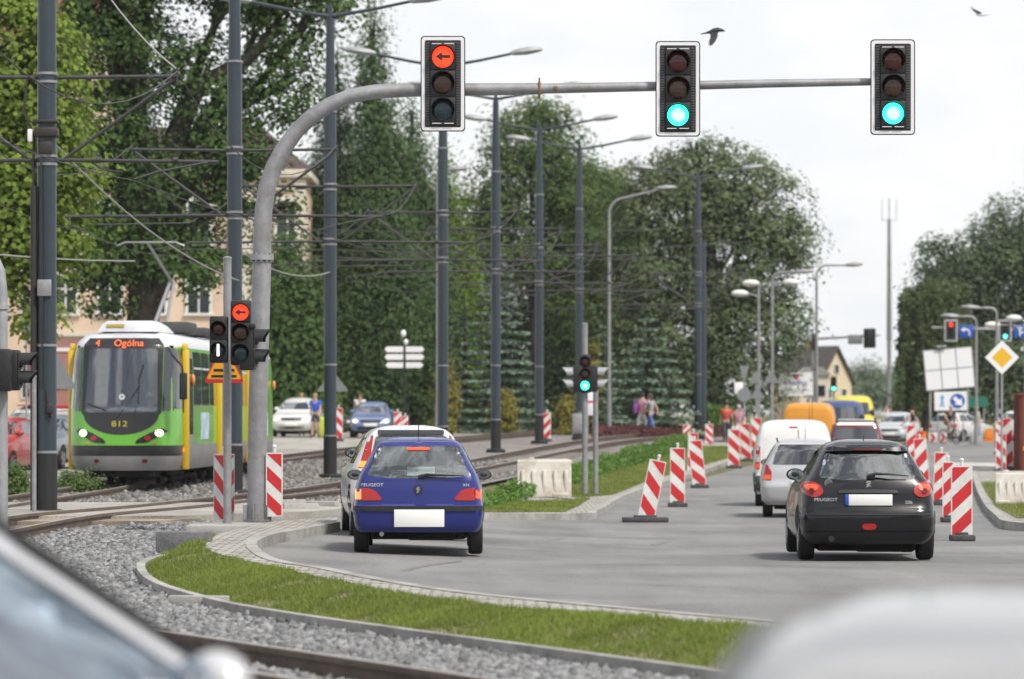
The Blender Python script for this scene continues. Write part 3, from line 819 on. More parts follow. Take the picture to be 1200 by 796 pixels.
# unseen trees added behind the camera to darken reflections in the cars
def far_row(name, label, x0, x1, y, h, n, seed):
    r = np.random.default_rng(seed); X = r.uniform(x0, x1, n); H = h * (.6 + .5 * vnoise(X, X * 0 + 3.0, 9.0, seed)); Z = r.random(n) ** .8 * H
    C = np.stack([X, y + r.normal(0, 1.5, n), Z + gz(X, X * 0 + y)], 1)
    V, Fq, hue = leaves_np(C, unit(r.normal(size=(n, 3))), np.full(n, 1.3), .8, r.random(n), r)
    o = finish(bpy.data.objects.new(name, raw_mesh(name, V, Fq, hue)), L_dark); tagit(o, label, 'trees', None, 'stuff')
far_row('added_treeline', 'unseen belt of trees added behind the viewer to darken car reflections', -70, 70, -42, 16, 9000, 77)
# ================================================================== vehicles
M_tyre = mat('tyre_rubber', (.018, .018, .019), .85, bump=.3, bscale=60)
M_rim = mat('rim_metal', (.35, .35, .36), .4, metal=.7)
M_trim = mat('black_trim', (.02, .02, .022), .55)
M_dark = mat('cabin_dark', (.03, .03, .033), .8)
M_under = mat('underbody', (.012, .012, .012), .9)
M_seat = mat('seat_cloth', (.05, .07, .15), .9)
M_seatg = mat('seat_grey', (.05, .05, .055), .9)
M_plate = mat('number_plate', (.82, .82, .80), .5)
M_eu = mat('plate_band', (.02, .08, .45), .5)
M_chrome = mat('chrome', (.75, .75, .77), .18, metal=1.0)
M_redlamp = mat('red_lamp', (.33, .012, .010), .25, coat=.5, emit=(1, .03, .015), estr=.05)
M_redlit = mat('red_lamp_lit', (.5, .05, .015), .25, coat=.4, emit=(1, .16, .04), estr=.38)
M_amber = mat('amber_lamp', (.8, .25, .03), .2, coat=1.0, emit=(1, .30, .03), estr=.9)
M_amberd = mat('amber_lamp_dull', (.7, .22, .03), .3, coat=1.0)
M_clear = mat('clear_lamp', (.6, .6, .6), .12, coat=1.0)
M_headlit = mat('headlamp_lit', (1, .95, .8), .2, emit=(1, .86, .6), estr=2.2)
M_paper = mat('white_paper', (.8, .8, .78), .8)
G_car = glass_mat('car_glass', (.80, .86, .85), .12)
G_refl = glass_mat('sky_tint_glass', (.25, .3, .34), .30)
for n_ in G_refl.node_tree.nodes:
    if n_.type == 'BSDF_GLOSSY': n_.inputs['Color'].default_value = (.80, .91, 1, 1)  # blue of a reflected sky put into the gloss colour
G_dark = glass_mat('tinted_glass', (.16, .18, .19), .16)
G_mirror = mat('mirror_glass', (.6, .65, .7), .05, metal=1.0)

def roundpoly(poly, r, seg=4):
    out = []; n = len(poly)
    for i in range(n):
        p0, p1, p2 = Vector(poly[i - 1]), Vector(poly[i]), Vector(poly[(i + 1) % n])
        a, b = (p0 - p1), (p2 - p1)
        k = min(r, a.length * .45, b.length * .45)
        A_, B_ = p1 + a.normalized() * k, p1 + b.normalized() * k
        for j in range(seg + 1):
            t = j / seg
            q = A_ * (1 - t) ** 2 + p1 * 2 * t * (1 - t) + B_ * t * t
            out.append((q.x, q.y))
    return out

class Shell:
    """a body given by its half width, rear line and front line at every height"""
    def __init__(s, Wt, YRt, YFt, rk=(.86, .05, .28), fk=(.72, .12, .55), tap=.045):
        s.Wt, s.YRt, s.YFt, s.rk, s.fk, s.tap = Wt, YRt, YFt, rk, fk, tap
    def it(s, t, z): return float(np.interp(z, [q[0] for q in t], [q[1] for q in t]))
    def half(s, z, ins=0.0):
        w = max(.05, s.it(s.Wt, z) - ins); yr = s.it(s.YRt, z) + ins; yf = s.it(s.YFt, z) - ins
        L = max(.1, yf - yr); ym = .5 * (yr + yf)
        def side(y): return w * (1 - s.tap * abs(2 * (y - ym) / L) ** 3)
        def end(k, y0, sg):
            wr = w * k[0]; cr = min(k[1], L * .1); lc = min(k[2], L * .3)
            pts = [(x, y0 + sg * cr * (x / wr) ** 2) for x in np.linspace(0, wr, 8)]
            ye = y0 + sg * (cr + lc); xe = side(ye)
            p0 = Vector((wr, y0 + sg * cr)); p2 = Vector((xe, ye))
            sl = 2 * cr / wr
            p1 = Vector((xe - .004, p0.y + sg * min(sl * (xe - wr) + .03, .7 * lc)))
            for t in np.linspace(0, 1, 6)[1:]:
                q = p0 * (1 - t) ** 2 + p1 * 2 * t * (1 - t) + p2 * t * t
                pts.append((q.x, q.y))
            return pts
        re = end(s.rk, yr, 1); fe = end(s.fk, yf, -1)
        mid = [(side(y), y) for y in np.linspace(re[-1][1], fe[-1][1], 12)[1:-1]]
        return re, mid, fe[::-1]
    def rear(s, x, z):
        re, mid, fe = s.half(z); return float(np.interp(abs(x), [p[0] for p in re], [p[1] for p in re]))
    def front(s, x, z):
        re, mid, fe = s.half(z); q = fe[::-1]; return float(np.interp(abs(x), [p[0] for p in q], [p[1] for p in q]))
    def side(s, y, z):
        re, mid, fe = s.half(z); a = re[8:] + mid + fe[:-8]
        return float(np.interp(y, [p[1] for p in a], [p[0] for p in a]))
    def mesh(s, zs, ins=0.0, mi=0, dz=.06):
        out = []
        for a, b in zip(zs[:-1], zs[1:]):
            k = max(1, int(round((b - a) / dz))); out += [a + (b - a) * i / k for i in range(k)]
        out.append(zs[-1])
        mb = MB(); vs = []; n = 0
        for z in out:
            re, mid, fe = s.half(z, ins); h = re + mid + fe
            ring = h + [(-x, y) for x, y in h[-2:0:-1]]
            n = len(ring); vs += [(x, y, z) for x, y in ring]
        fs = []
        for i in range(len(out) - 1):
            for j in range(n): fs.append((i * n + j, i * n + (j + 1) % n, (i + 1) * n + (j + 1) % n, (i + 1) * n + j))
        fs += [tuple(range(n - 1, -1, -1)), tuple((len(out) - 1) * n + j for j in range(n))]
        mb.add(vs, fs, mi); return mb

def panel(poly, fn, thick=.012, step=.08):
    """thin plate over the 2-D polygon, bent onto a surface by fn(a, b)"""
    bm = bmesh.new()
    f = bm.faces.new([bm.verts.new((a, b, 0)) for a, b in poly])
    bmesh.ops.triangulate(bm, faces=[f])
    for axis in (0, 1):
        lo, hi = min(p[axis] for p in poly), max(p[axis] for p in poly)
        k = math.ceil(lo / step) * step
        while k < hi:
            co = [0, 0, 0]; co[axis] = k; no = [0, 0, 0]; no[axis] = 1
            bmesh.ops.bisect_plane(bm, geom=bm.verts[:] + bm.edges[:] + bm.faces[:], plane_co=co, plane_no=no, dist=1e-5); k += step
    bm.verts.index_update()
    top = [fn(v.co.x, v.co.y, 0) for v in bm.verts]; bot = [fn(v.co.x, v.co.y, -thick) for v in bm.verts]
    n = len(top); fs = [[v.index for v in f.verts] for f in bm.faces]
    side = [(e.verts[0].index, e.verts[1].index) for e in bm.edges if e.is_boundary]
    allf = fs + [[i + n for i in f[::-1]] for f in fs] + [[a, b, b + n, a + n] for a, b in side]
    bm.free()
    return top + bot, allf

def boolean(o, cutters, keep=None):
    for c in cutters:
        m = o.modifiers.new('b', 'BOOLEAN'); m.operation = 'DIFFERENCE'; m.solver = 'EXACT'; m.object = c
    dg = bpy.context.evaluated_depsgraph_get(); dg.update()
    me = bpy.data.meshes.new_from_object(o.evaluated_get(dg))
    o.modifiers.clear(); old = o.data; o.data = me; bpy.data.meshes.remove(old)
    for c in cutters: bpy.data.objects.remove(c)
    me.shade_smooth(); me.set_sharp_from_angle(angle=R(32))

class Car:
    def __init__(s, name, label, cat, loc, rotz, shell, paint, ztop, zbot=.24, group=None):
        s.t = thing(name, label, cat, loc, rotz, group); s.sh = shell; s.paint = paint; s.zt = ztop; s.zb = zbot
    def body(s, cav=None, rearw=None, sidew=(), frontw=None, name='body', low=None):
        mb = s.sh.mesh([s.zb] + [z for z, _ in s.sh.Wt if s.zb < z < s.zt] + [s.zt])
        if low:      # lower part of the shell in another colour
            for i, f in enumerate(mb.f):
                if max(mb.v[k][2] for k in f) <= low[0] + 1e-3: mb.m[i] = 2
        o = mb.build(name, [s.paint, M_dark] + ([low[1]] if low else []), s.t, smooth=32)
        if cav:
            cs = []
            c = s.sh.mesh([cav[0], cav[1]], .055, 1, .15).build('c', [M_dark, M_dark]); cs.append(c)
            def cutter(poly, a, b, plane):
                m = MB(); m.prism(poly, a, b, plane, 1); cs.append(m.build('c', [M_dark, M_dark], smooth=0))
            if rearw: cutter(rearw, -.6, 1.1, 'xz')
            for w_ in sidew: cutter(w_, -1.6, 1.6, 'yz')
            if frontw:
                ymax = max(q[1] for q in s.sh.YFt); cutter(frontw, ymax - 2.6, ymax + .5, 'xz')
            for c in cs: c.parent = s.t
            boolean(o, cs)
        s.b = o; return o
    def rp(s, name, poly, m, off=.006, par=None, thick=.012, rd=0.0, mi=None):
        if rd: poly = roundpoly(poly, rd)
        mb = MB(); mb.add(*panel(poly, lambda a, b, h: Vector((a, s.sh.rear(a, b) - off - h, b)), thick))
        return mb.build(name, m, par or s.t, smooth=40)
    def fp(s, name, poly, m, off=.006, par=None, thick=.012, rd=0.0):
        if rd: poly = roundpoly(poly, rd)
        mb = MB(); mb.add(*panel(poly, lambda a, b, h: Vector((a, s.sh.front(a, b) + off + h, b)), thick))
        return mb.build(name, m, par or s.t, smooth=40)
    def sp(s, name, poly, m, side, off=.006, par=None, thick=.012, rd=0.0):
        if rd: poly = roundpoly(poly, rd)
        mb = MB(); mb.add(*panel(poly, lambda a, b, h: Vector((side * (s.sh.side(a, b) + off + h), a, b)), thick, .15))
        return mb.build(name, m, par or s.t, smooth=40)
    def wheels(s, ys, half, r=.29, w=.175, arch=True, rim=M_rim):
        for y in ys:
            for sg in (-1, 1):
                x0, x1 = sg * (half - w), sg * half
                mb = MB(); mb.lathe([(r * .62, x0), (r * .93, x0), (r, x0 + sg * .03), (r, x1 - sg * .03), (r * .93, x1), (r * .64, x1 - sg * .012)], (0, y, r), 'x', 28)
                wl = mb.build('wheel', M_tyre, s.t, smooth=30)
                m2 = MB(); m2.lathe([(r * .1, x1 - sg * .03), (r * .15, x1 - sg * .008), (r * .55, x1 - sg * .02), (r * .64, x1 + sg * .002), (r * .64, x0)], (0, y, r), 'x', 24)
                for k in range(5):
                    a = 2 * math.pi * k / 5
                    m2.box((x1 - sg * .01, y + math.cos(a) * r * .36, r + math.sin(a) * r * .36), (.02, r * .5, r * .16), Matrix.Rotation(a, 3, 'X'))
                m2.build('rim', rim, wl, smooth=30)
                if arch:
                    ra = r + .055
                    pl = [(y + ra * math.cos(a), max(s.zb + .005, r + ra * math.sin(a))) for a in np.linspace(-.25, math.pi + .25, 18)]
                    s.sp('wheel_arch', pl, M_under, sg, .003, thick=.004)
        mb = MB(); mb.box((0, (ys[0] + ys[1]) / 2, s.zb - .02), ((half - w) * 1.9, ys[1] - ys[0] + .5, .14), bevel=.03); mb.tube([(-half + .1, ys[0], .27), (half - .1, ys[0], .27)], .05, 8)
        mb.box((.15, ys[0] - .15, s.zb - .04), (.55, .3, .12), bevel=.03)
        mb.build('underbody', M_under, s.t, smooth=30)
    def mirrors(s, y, z, m, sides=(-1, 1), rx=.105, rz=.07, glass=True):
        for sg in sides:
            x = sg * (s.sh.side(y, z) + .10)
            mb = MB(); mb.ell((x, y, z), (rx, .07, rz), 16, 10); mb.tube([(sg * (s.sh.side(y, z - .05) - .02), y + .02, z - .05), (x - sg * .04, y, z - .03)], .025, 8)
            o = mb.build('wing_mirror', m, s.t, smooth=50)
            if glass:
                m2 = MB(); m2.lathe([(.0, 0), (.8, 0), (.8, .006), (0, .006)], (0, 0, 0), 'y', 18)
                m2.v = [(x + v[0] * rx, y - .062 + v[1], z + v[2] * rz) for v in m2.v]
                m2.build('mirror_glass', G_mirror, o)
    def plate(s, x0, x1, z0, z1, eu=False, front=False):
        xm, zm_ = .5 * (x0 + x1), .5 * (z0 + z1)
        yy = (min(s.sh.rear(x, z) for x in (x0, xm, x1) for z in (z0, z1)) - .012) if not front else (max(s.sh.front(x, z) for x in (x0, xm, x1) for z in (z0, z1)) + .012)
        mb = MB(); mb.box((xm, yy, zm_), (x1 - x0, .016, z1 - z0), bevel=.004)
        if eu: mb.box((x0 - .022, yy, zm_), (.04, .016, z1 - z0), bevel=.004, mi=1)
        mb.build('number_plate', [M_plate, M_eu], s.t)
    def text(s, txt, x, z, size, m, sx=1.0, name='lettering', off=.004):
        s.text_mb_([(txt, x, z, size, sx)], m, name, off)
    def text_mb_(s, items, m, name='lettering', off=.004, par=None):
        mb = MB()
        for txt, x, z, size, sx in items: text_mb(mb, txt, (x, 0, z), size, sx=sx)
        mb.v = [(v[0], v[1] + s.sh.rear(v[0], v[2]) - off - .004, v[2]) for v in mb.v]
        mb.build(name, m, par or s.t, smooth=0)
    def seats(s, y, zs=.95, xs=(-.36, .36), m=M_seat, head=True):
        for x in xs:
            mb = MB(); mb.box((x, y, zs - .16), (.44, .13, .5), Matrix.Rotation(R(-12), 3, 'X'), .05)
            mb.box((x, y + .28, zs - .42), (.46, .5, .14), None, .05)
            if head: mb.box((x, y - .05, zs + .19), (.25, .10, .17), Matrix.Rotation(R(-8), 3, 'X'), .045)
            mb.build('seat', m, s.t, smooth=50)
    def aerial(s, x, y, z, h=.35, lean=-.15):
        MB().tube([(x, y, z), (x, y + lean, z + h)], [.006, .003], 6).build('aerial', M_trim, s.t)

def shape_hatch(L, Wd, H, steep=1.0, rk=(.86, .05, .28)):
    k = H / 1.40; w = Wd / 2
    Wt = [(.2, .86), (.3, .95), (.45, 1.0), (.62, 1.0), (.78, .985), (.9, .945), (.97, .905), (1.2, .75), (1.29, .675), (1.345, .59), (1.38, .46), (1.40, .28)]
    YR = [(.2, .14), (.3, .03), (.5, 0), (.6, 0), (.64, .05), (.8, .07), (.93, .11), (1.25, .11 + .27 * steep), (1.32, .14 + .32 * steep), (1.365, .32 + .35 * steep), (1.40, .95)]
    YF = [(.2, .2), (.3, .06), (.45, 0), (.6, .03), (.72, .18), (.8, .5), (.88, .95), (.93, 1.12), (1.25, 1.75), (1.33, 2.0), (1.37, 2.2), (1.40, 2.45)]
    return Shell([(z * k, q * w) for z, q in Wt], [(z * k, q) for z, q in YR], [(z * k, L - q * L / 3.9) for z, q in YF], rk), k

def paint(name, col, rough=.32, metal=0.0): return mat(name, col, rough, metal=metal, coat=.6, spec=.3, var=.05, vscale=2)

# ---------------------------------------------------------------- dark blue hatchback
gp = G(489, 649)
D1 = 44.1; loc = at(490, D1); loc.z = float(gz(loc.x, loc.y))
Wt = [(.24, .69), (.30, .735), (.36, .758), (.5, .775), (.60, .768), (.66, .758), (.78, .745), (.9, .705), (.97, .672), (1.1, .597), (1.24, .522), (1.29, .49), (1.325, .43), (1.35, .33), (1.365, .2)]
YR = [(.24, .10), (.30, .03), (.38, 0), (.52, -.01), (.575, -.012), (.60, .05), (.75, .07), (.9, .10), (.97, .13), (1.24, .33), (1.29, .37), (1.325, .47), (1.35, .65), (1.365, .95)]
YF = [(.24, 3.5), (.3, 3.6), (.45, 3.66), (.6, 3.6), (.7, 3.45), (.78, 3.1), (.86, 2.7), (.92, 2.55), (1.24, 1.95), (1.31, 1.75), (1.34, 1.55), (1.365, 1.3)]
c = Car('blue_hatchback', 'dark blue small hatchback with blank white plate, nearest car in the junction', 'car', loc, R(1), Shell(Wt, YR, YF, (.87, .035, .22)), paint('paint_blue', (.014, .022, .165)), 1.365, .27)
rw = roundpoly([(-.585, .925), (-.47, 1.255), (.47, 1.255), (.585, .925), (.3, .895), (-.3, .895)], .05)
sw = [roundpoly([(.42, .93), (.55, 1.24), (1.15, 1.27), (1.15, .93)], .05), roundpoly([(1.22, .93), (1.22, 1.27), (1.75, 1.26), (2.35, .93)], .05)]
fw = roundpoly([(-.62, .96), (-.5, 1.24), (.5, 1.24), (.62, .96)], .04)
c.body((.62, 1.30), rw, sw, fw)
def grow(poly, d):
    cx = sum(p[0] for p in poly) / len(poly); cy = sum(p[1] for p in poly) / len(poly)
    return [(cx + (p[0] - cx) * (1 + d), cy + (p[1] - cy) * (1 + d * 2)) for p in poly]
c.rp('rear_window', grow(rw, .02), G_car, .001, thick=.004); c.fp('windscreen', grow(fw, .02), G_car, .001, thick=.004)
for w_ in sw:
    for sg in (-1, 1): c.sp('side_window', grow(w_, .02), G_car, sg, .001, thick=.004)
c.rp('bumper_strip', [(-.755, .518), (-.755, .575), (.755, .575), (.755, .518)], M_trim, .018, thick=.03, rd=.012)
c.rp('number_plate_recess', [(-.30, .325), (-.30, .545), (.32, .545), (.32, .325)], c.paint, .006, thick=.012)
c.plate(-.275, .30, .335, .535)
lt = [(-.737, .635), (-.43, .64), (-.415, .66), (-.50, .755), (-.56, .775), (-.725, .785)]
tl = c.rp('tail_light', lt, M_redlamp, .012, thick=.03, rd=.02)
c.rp('indicator', [(-.735, .65), (-.735, .77), (-.655, .77), (-.655, .65)], M_amber, .02, tl, .01, .012)
tl = c.rp('tail_light', [(-x, z) for x, z in lt][::-1], M_redlamp, .012, thick=.03, rd=.02)
c.rp('reversing_lamp', [(.66, .66), (.66, .76), (.735, .76), (.735, .66)], M_redlit, .02, tl, .01, .012)
c.rp('brake_light', [(-.13, 1.215), (-.13, 1.247), (.13, 1.247), (.13, 1.215)], M_redlit, .012, thick=.012)
mb = MB(); yw = c.sh.rear(0, .92); mb.tube([(.02, yw - .03, .915), (.10, yw - .04, .935), (.28, yw - .045, .93), (.50, yw - .03, .925)], [.018, .016, .009, .006], 8); mb.box((.27, yw - .03, .922), (.52, .015, .012)); mb.box((.04, yw - .02, .91), (.09, .05, .04), bevel=.01)
mb.build('wiper', M_trim, c.t)
c.text('PEUGEOT', -.53, .815, .052, M_chrome, 1.15); c.text('XN', .55, .812, .048, M_chrome, 1.1)
mb = MB(); yb = c.sh.rear(0, .765) - .008
mb.prism(roundpoly([(-.04, .72), (-.045, .80), (0, .815), (.045, .80), (.04, .72), (0, .70)], .012), yb, yb - .008); 
mb.prism([(-.012, .715), (-.022, .735), (-.012, .75), (-.026, .765), (-.016, .79), (.004, .80), (.024, .79), (.014, .775), (.024, .76), (.010, .745), (.016, .72), (.004, .735)], yb - .0085, yb - .013, mi=1)
mb.build('badge', [M_trim, M_chrome], c.t, smooth=0)
c.wheels((.62, 2.98), .745, .275, .165); c.mirrors(2.2, .90, M_trim, rx=.10, rz=.062); c.seats(1.55, .93)
mb = MB(); mb.box((.05, .62, .885), (1.15, .55, .03), bevel=.01); mb.build('parcel_shelf', M_seatg, c.t)
mb = MB(); mb.box((.03, .47, .965), (.32, .015, .105), Matrix.Rotation(R(-14), 3, 'X')); mb.build('paper_sheet', M_paper, c.t)
c.seats(1.0, .82, (-.3, .3), M_seat, False)
mb = MB(); mb.tube([(-.42, .18, .27), (-.42, .02, .25)], .025, 10); mb.build('exhaust_pipe', M_rim, c.t); c.aerial(.0, .75, 1.36, .38, -.05)
mb = MB(); mb.box((.48, c.sh.rear(.48, .7) - .004, .672), (.06, .006, .012)); mb.build('lock', M_trim, c.t)
BLUE = c

# ---------------------------------------------------------------- silver white hatchback in front of it
loc = at(484, 50.6); sh, k = shape_hatch(3.85, 1.66, 1.50, .8)
c = Car('silver_hatchback', 'silver hatchback with tall red tail lights, mostly hidden in front of the blue hatchback', 'car', loc, R(5), sh, paint('paint_silver', (.68, .68, .69), .3, .0), 1.50, .25)
rw = roundpoly([(-.56, .98), (-.47, 1.36), (.47, 1.36), (.56, .98)], .05)
sw = [roundpoly([(.5, 1.0), (.6, 1.33), (1.5, 1.38), (1.5, 1.0)], .05), roundpoly([(1.57, 1.0), (1.57, 1.38), (1.95, 1.36), (2.6, 1.0)], .05)]
fw = roundpoly([(-.62, 1.02), (-.52, 1.33), (.52, 1.33), (.62, 1.02)], .04)
c.body((.62, 1.44), rw, sw, fw)
c.rp('rear_window', grow(rw, .02), G_car, .001, thick=.004); c.fp('windscreen', grow(fw, .02), G_car, .001, thick=.004)
for w_ in sw:
    for sg in (-1, 1): c.sp('side_window', grow(w_, .02), G_car, sg, .001, thick=.004)
for sg in (-1, 1):
    pl = [(sg * .74, .86), (sg * .59, .86), (sg * .50, 1.37), (sg * .555, 1.39), (sg * .64, 1.15)]
    tl = c.rp('tail_light', pl if sg > 0 else pl[::-1], M_redlamp, .012, thick=.025, rd=.02)
    q = [(sg * .72, .95), (sg * .615, .95), (sg * .60, 1.03), (sg * .68, 1.03)]
    c.rp('indicator', q if sg > 0 else q[::-1], M_amber, .02, tl, .01)
    q = [(sg * .725, .89), (sg * .62, .89), (sg * .615, .935), (sg * .715, .935)]
    c.rp('reversing_lamp', q if sg > 0 else q[::-1], M_headlit if False else M_clear, .02, tl, .01)
c.rp('spoiler', [(-.44, 1.38), (-.44, 1.44), (.44, 1.44), (.44, 1.38)], M_trim, .03, thick=.05, rd=.02)
c.rp('bumper', [(-.80, .34), (-.80, .60), (.80, .60), (.80, .34)], c.paint, .02, thick=.03, rd=.05); c.plate(-.26, .26, .66, .77)
c.sp('fuel_flap', [(.42, .66), (.42, .72), (.56, .72), (.56, .66)], M_trim, -1, .02)
c.wheels((.62, 3.05), .80, .295, .18); c.mirrors(2.45, 1.12, M_trim, rx=.115, rz=.075); c.seats(1.7, 1.02); c.aerial(.0, .95, 1.5, .4, -.1)

# ---------------------------------------------------------------- black hatchback
loc = at(1018.5, 44.9)
Wt = [(.19, .70), (.25, .765), (.33, .80), (.5, .815), (.62, .812), (.72, .80), (.85, .785), (.93, .74), (1.0, .685), (1.1, .635), (1.28, .53), (1.34, .49), (1.385, .42), (1.41, .32), (1.425, .18)]
YR = [(.19, .10), (.25, .03), (.35, 0), (.5, -.015), (.6, 0), (.64, .05), (.8, .075), (.93, .12), (1.0, .16), (1.27, .34), (1.34, .36), (1.385, .5), (1.41, .7), (1.425, 1.0)]
YF = [(.19, 3.6), (.3, 3.75), (.45, 3.82), (.6, 3.78), (.72, 3.6), (.82, 3.2), (.90, 2.85), (.96, 2.7), (1.28, 2.0), (1.35, 1.8), (1.39, 1.6), (1.425, 1.3)]
c = Car('black_hatchback', 'black hatchback with round red tail lights and lion badge, front car on the right', 'car', loc, R(-1.0), Shell(Wt, YR, YF, (.82, .06, .30)), mat('paint_black', (.006, .006, .008), .25, coat=.35, spec=.35), 1.425, .20)
rw = roundpoly([(-.575, .985), (-.485, 1.275), (.485, 1.275), (.575, .985), (.3, .955), (-.3, .955)], .05)
sw = [roundpoly([(.52, 1.02), (.62, 1.24), (1.35, 1.32), (1.35, 1.0)], .05), roundpoly([(1.42, 1.0), (1.42, 1.32), (1.85, 1.29), (2.5, .99)], .05)]
fw = roundpoly([(-.64, .99), (-.53, 1.29), (.53, 1.29), (.64, .99)], .04)
c.body((.66, 1.36), rw, sw, fw)
c.rp('rear_window', grow(rw, .02), G_car, .001, thick=.004); c.fp('windscreen', grow(fw, .02), G_car, .001, thick=.004)
for w_ in sw:
    for sg in (-1, 1): c.sp('side_window', grow(w_, .02), G_car, sg, .001, thick=.004)
c.rp('spoiler', [(-.52, 1.285), (-.505, 1.355), (0, 1.368), (.505, 1.355), (.52, 1.285), (0, 1.30)], c.paint, .05, thick=.06, rd=.02)
c.rp('brake_light', [(-.16, 1.30), (-.16, 1.32), (.16, 1.32), (.16, 1.30)], mat('dull_red', (.12, .01, .01), .3), .058, thick=.01)
for sg in (-1, 1):
    pl = [(sg * (.655 + .125 * math.cos(a) * (1 if math.cos(a) * sg > 0 or True else 1)), .845 + .09 * math.sin(a) + .02 * math.cos(a)) for a in np.linspace(0, 2 * math.pi, 25)[:-1]]
    tl = c.rp('tail_light', pl, M_redlamp, .018, thick=.035)
    pl = [(sg * .66 + .075 * math.cos(a), .868 + .042 * math.sin(a)) for a in np.linspace(0, 2 * math.pi, 21)[:-1]]
    l2 = c.rp('lamp_lens', pl, M_redlit, .026, tl, .012)
    pl = [(sg * .665 + .034 * math.cos(a), .828 + .032 * math.sin(a)) for a in np.linspace(0, 2 * math.pi, 17)[:-1]]
    c.rp('lamp_centre', pl, mat('dull_red', (.12, .01, .01), .3), .036, tl, .012)
c.rp('boot_handle', [(-.36, .80), (-.33, .838), (0, .845), (.33, .838), (.36, .80)], M_trim, .03, thick=.03, rd=.015)
c.plate(-.235, .275, .655, .785, True)
c.rp('bumper', [(-.80, .30), (-.805, .56), (-.79, .625), (.79, .625), (.805, .56), (.80, .30)], c.paint, .025, thick=.03, rd=.04)
c.rp('bumper_moulding', [(-.80, .545), (-.80, .572), (.80, .572), (.80, .545)], M_trim, .034, thick=.012, rd=.01)
c.rp('bumper_lip', [(-.785, .295), (-.785, .345), (.785, .345), (.785, .295)], c.paint, .05, thick=.04, rd=.02)
c.rp('reflector', [(-.09, .40), (-.07, .445), (.07, .445), (.09, .40), (.05, .375), (-.05, .375)], M_redlamp, .035, thick=.015, rd=.02)
mb = MB(); mb.tube([(-.44, .2, .275), (-.44, -.03, .268)], .035, 12); mb.build('exhaust_pipe', M_greyplastic if False else M_trim, c.t)
mb = MB(); yw = c.sh.rear(0, 1.0); mb.tube([(.0, yw - .03, 1.0), (.09, yw - .045, 1.025), (.26, yw - .05, 1.02), (.47, yw - .02, 1.0)], [.022, .018, .012, .006], 8); mb.box((.03, yw - .02, .99), (.1, .05, .045), bevel=.01); mb.build('wiper', M_trim, c.t)
c.text('PEUGEOT', -.50, .722, .052, M_chrome, 1.2); c.text('206', .47, .69, .055, M_chrome, 1.1)
mb = MB(); yb = c.sh.rear(0, .905) - .006
mb.prism([(-.034, .868), (-.018, .885), (-.03, .90), (-.012, .912), (-.03, .925), (-.018, .942), (.008, .944), (.034, .938), (.018, .924), (.034, .912), (.014, .904), (.026, .885), (.036, .868), (.010, .886), (.0, .872)], yb, yb - .008); mb.build('badge', [M_chrome], c.t, smooth=0)
mb = MB(); mb.lathe([(.046, 0), (.046, -.004), (.036, -.004), (.036, 0)], (-.465, c.sh.rear(-.465, .92) - .004, .92), 'y', 24); mb.build('round_sticker', M_rim, c.t)
c.wheels((.66, 3.1), .795, .30, .185); c.mirrors(2.35, .985, M_trim, rx=.11, rz=.075); c.seats(1.65, 1.0, m=M_seatg); c.seats(.95, .9, (-.32, .0, .32), M_seatg)
c.aerial(.0, .95, 1.42, .05)

# ---------------------------------------------------------------- silver estate
loc = at(944, 71.6)
sh, k = shape_hatch(4.3, 1.72, 1.47, .45, (.84, .06, .3))
c = Car('silver_estate', 'silver estate car with roof rails between the white van and black hatchback', 'car', loc, R(-4), sh, paint('paint_estate', (.52, .52, .54), .3, .35), 1.47, .24)
rw = roundpoly([(-.60, 1.0), (-.50, 1.36), (.50, 1.36), (.60, 1.0)], .05)
sw = [roundpoly([(.4, 1.02), (.5, 1.35), (1.45, 1.38), (1.45, 1.0)], .05), roundpoly([(1.52, 1.0), (1.52, 1.38), (2.2, 1.35), (2.85, 1.0)], .05)]
fw = roundpoly([(-.62, 1.02), (-.52, 1.33), (.52, 1.33), (.62, 1.02)], .04)
c.body((.66, 1.42), rw, sw, fw)
c.rp('rear_window', grow(rw, .03), G_dark, .001, thick=.004)
c.fp('windscreen', grow(fw, .02), G_car, .001, thick=.004)
for w_ in sw:
    for sg in (-1, 1): c.sp('side_window', grow(w_, .02), G_car, sg, .001, thick=.004)
for sg in (-1, 1):
    pl = [(sg * .80, .70), (sg * .64, .70), (sg * .63, .85), (sg * .70, .99), (sg * .745, 1.0)]
    tl = c.rp('tail_light', pl if sg > 0 else pl[::-1], M_redlamp, .012, thick=.03, rd=.02)
    q = [(sg * .79, .72), (sg * .65, .72), (sg * .65, .80), (sg * .78, .80)]
    c.rp('lamp_lens', q if sg > 0 else q[::-1], M_redlit, .02, tl, .01)
    mb = MB(); mb.tube([(sg * .52, .75, 1.42), (sg * .53, .9, 1.47), (sg * .54, 2.2, 1.47), (sg * .52, 2.4, 1.42)], .016, 8); mb.build('roof_rail', M_trim, c.t)
c.rp('bumper', [(-.82, .30), (-.83, .50), (-.80, .58), (.80, .58), (.83, .50), (.82, .30)], c.paint, .03, thick=.04, rd=.04)
c.plate(-.26, .26, .62, .74); c.wheels((.78, 3.4), .80, .30, .185); c.mirrors(2.9, 1.0, M_trim); c.aerial(.0, .9, 1.47, .35)

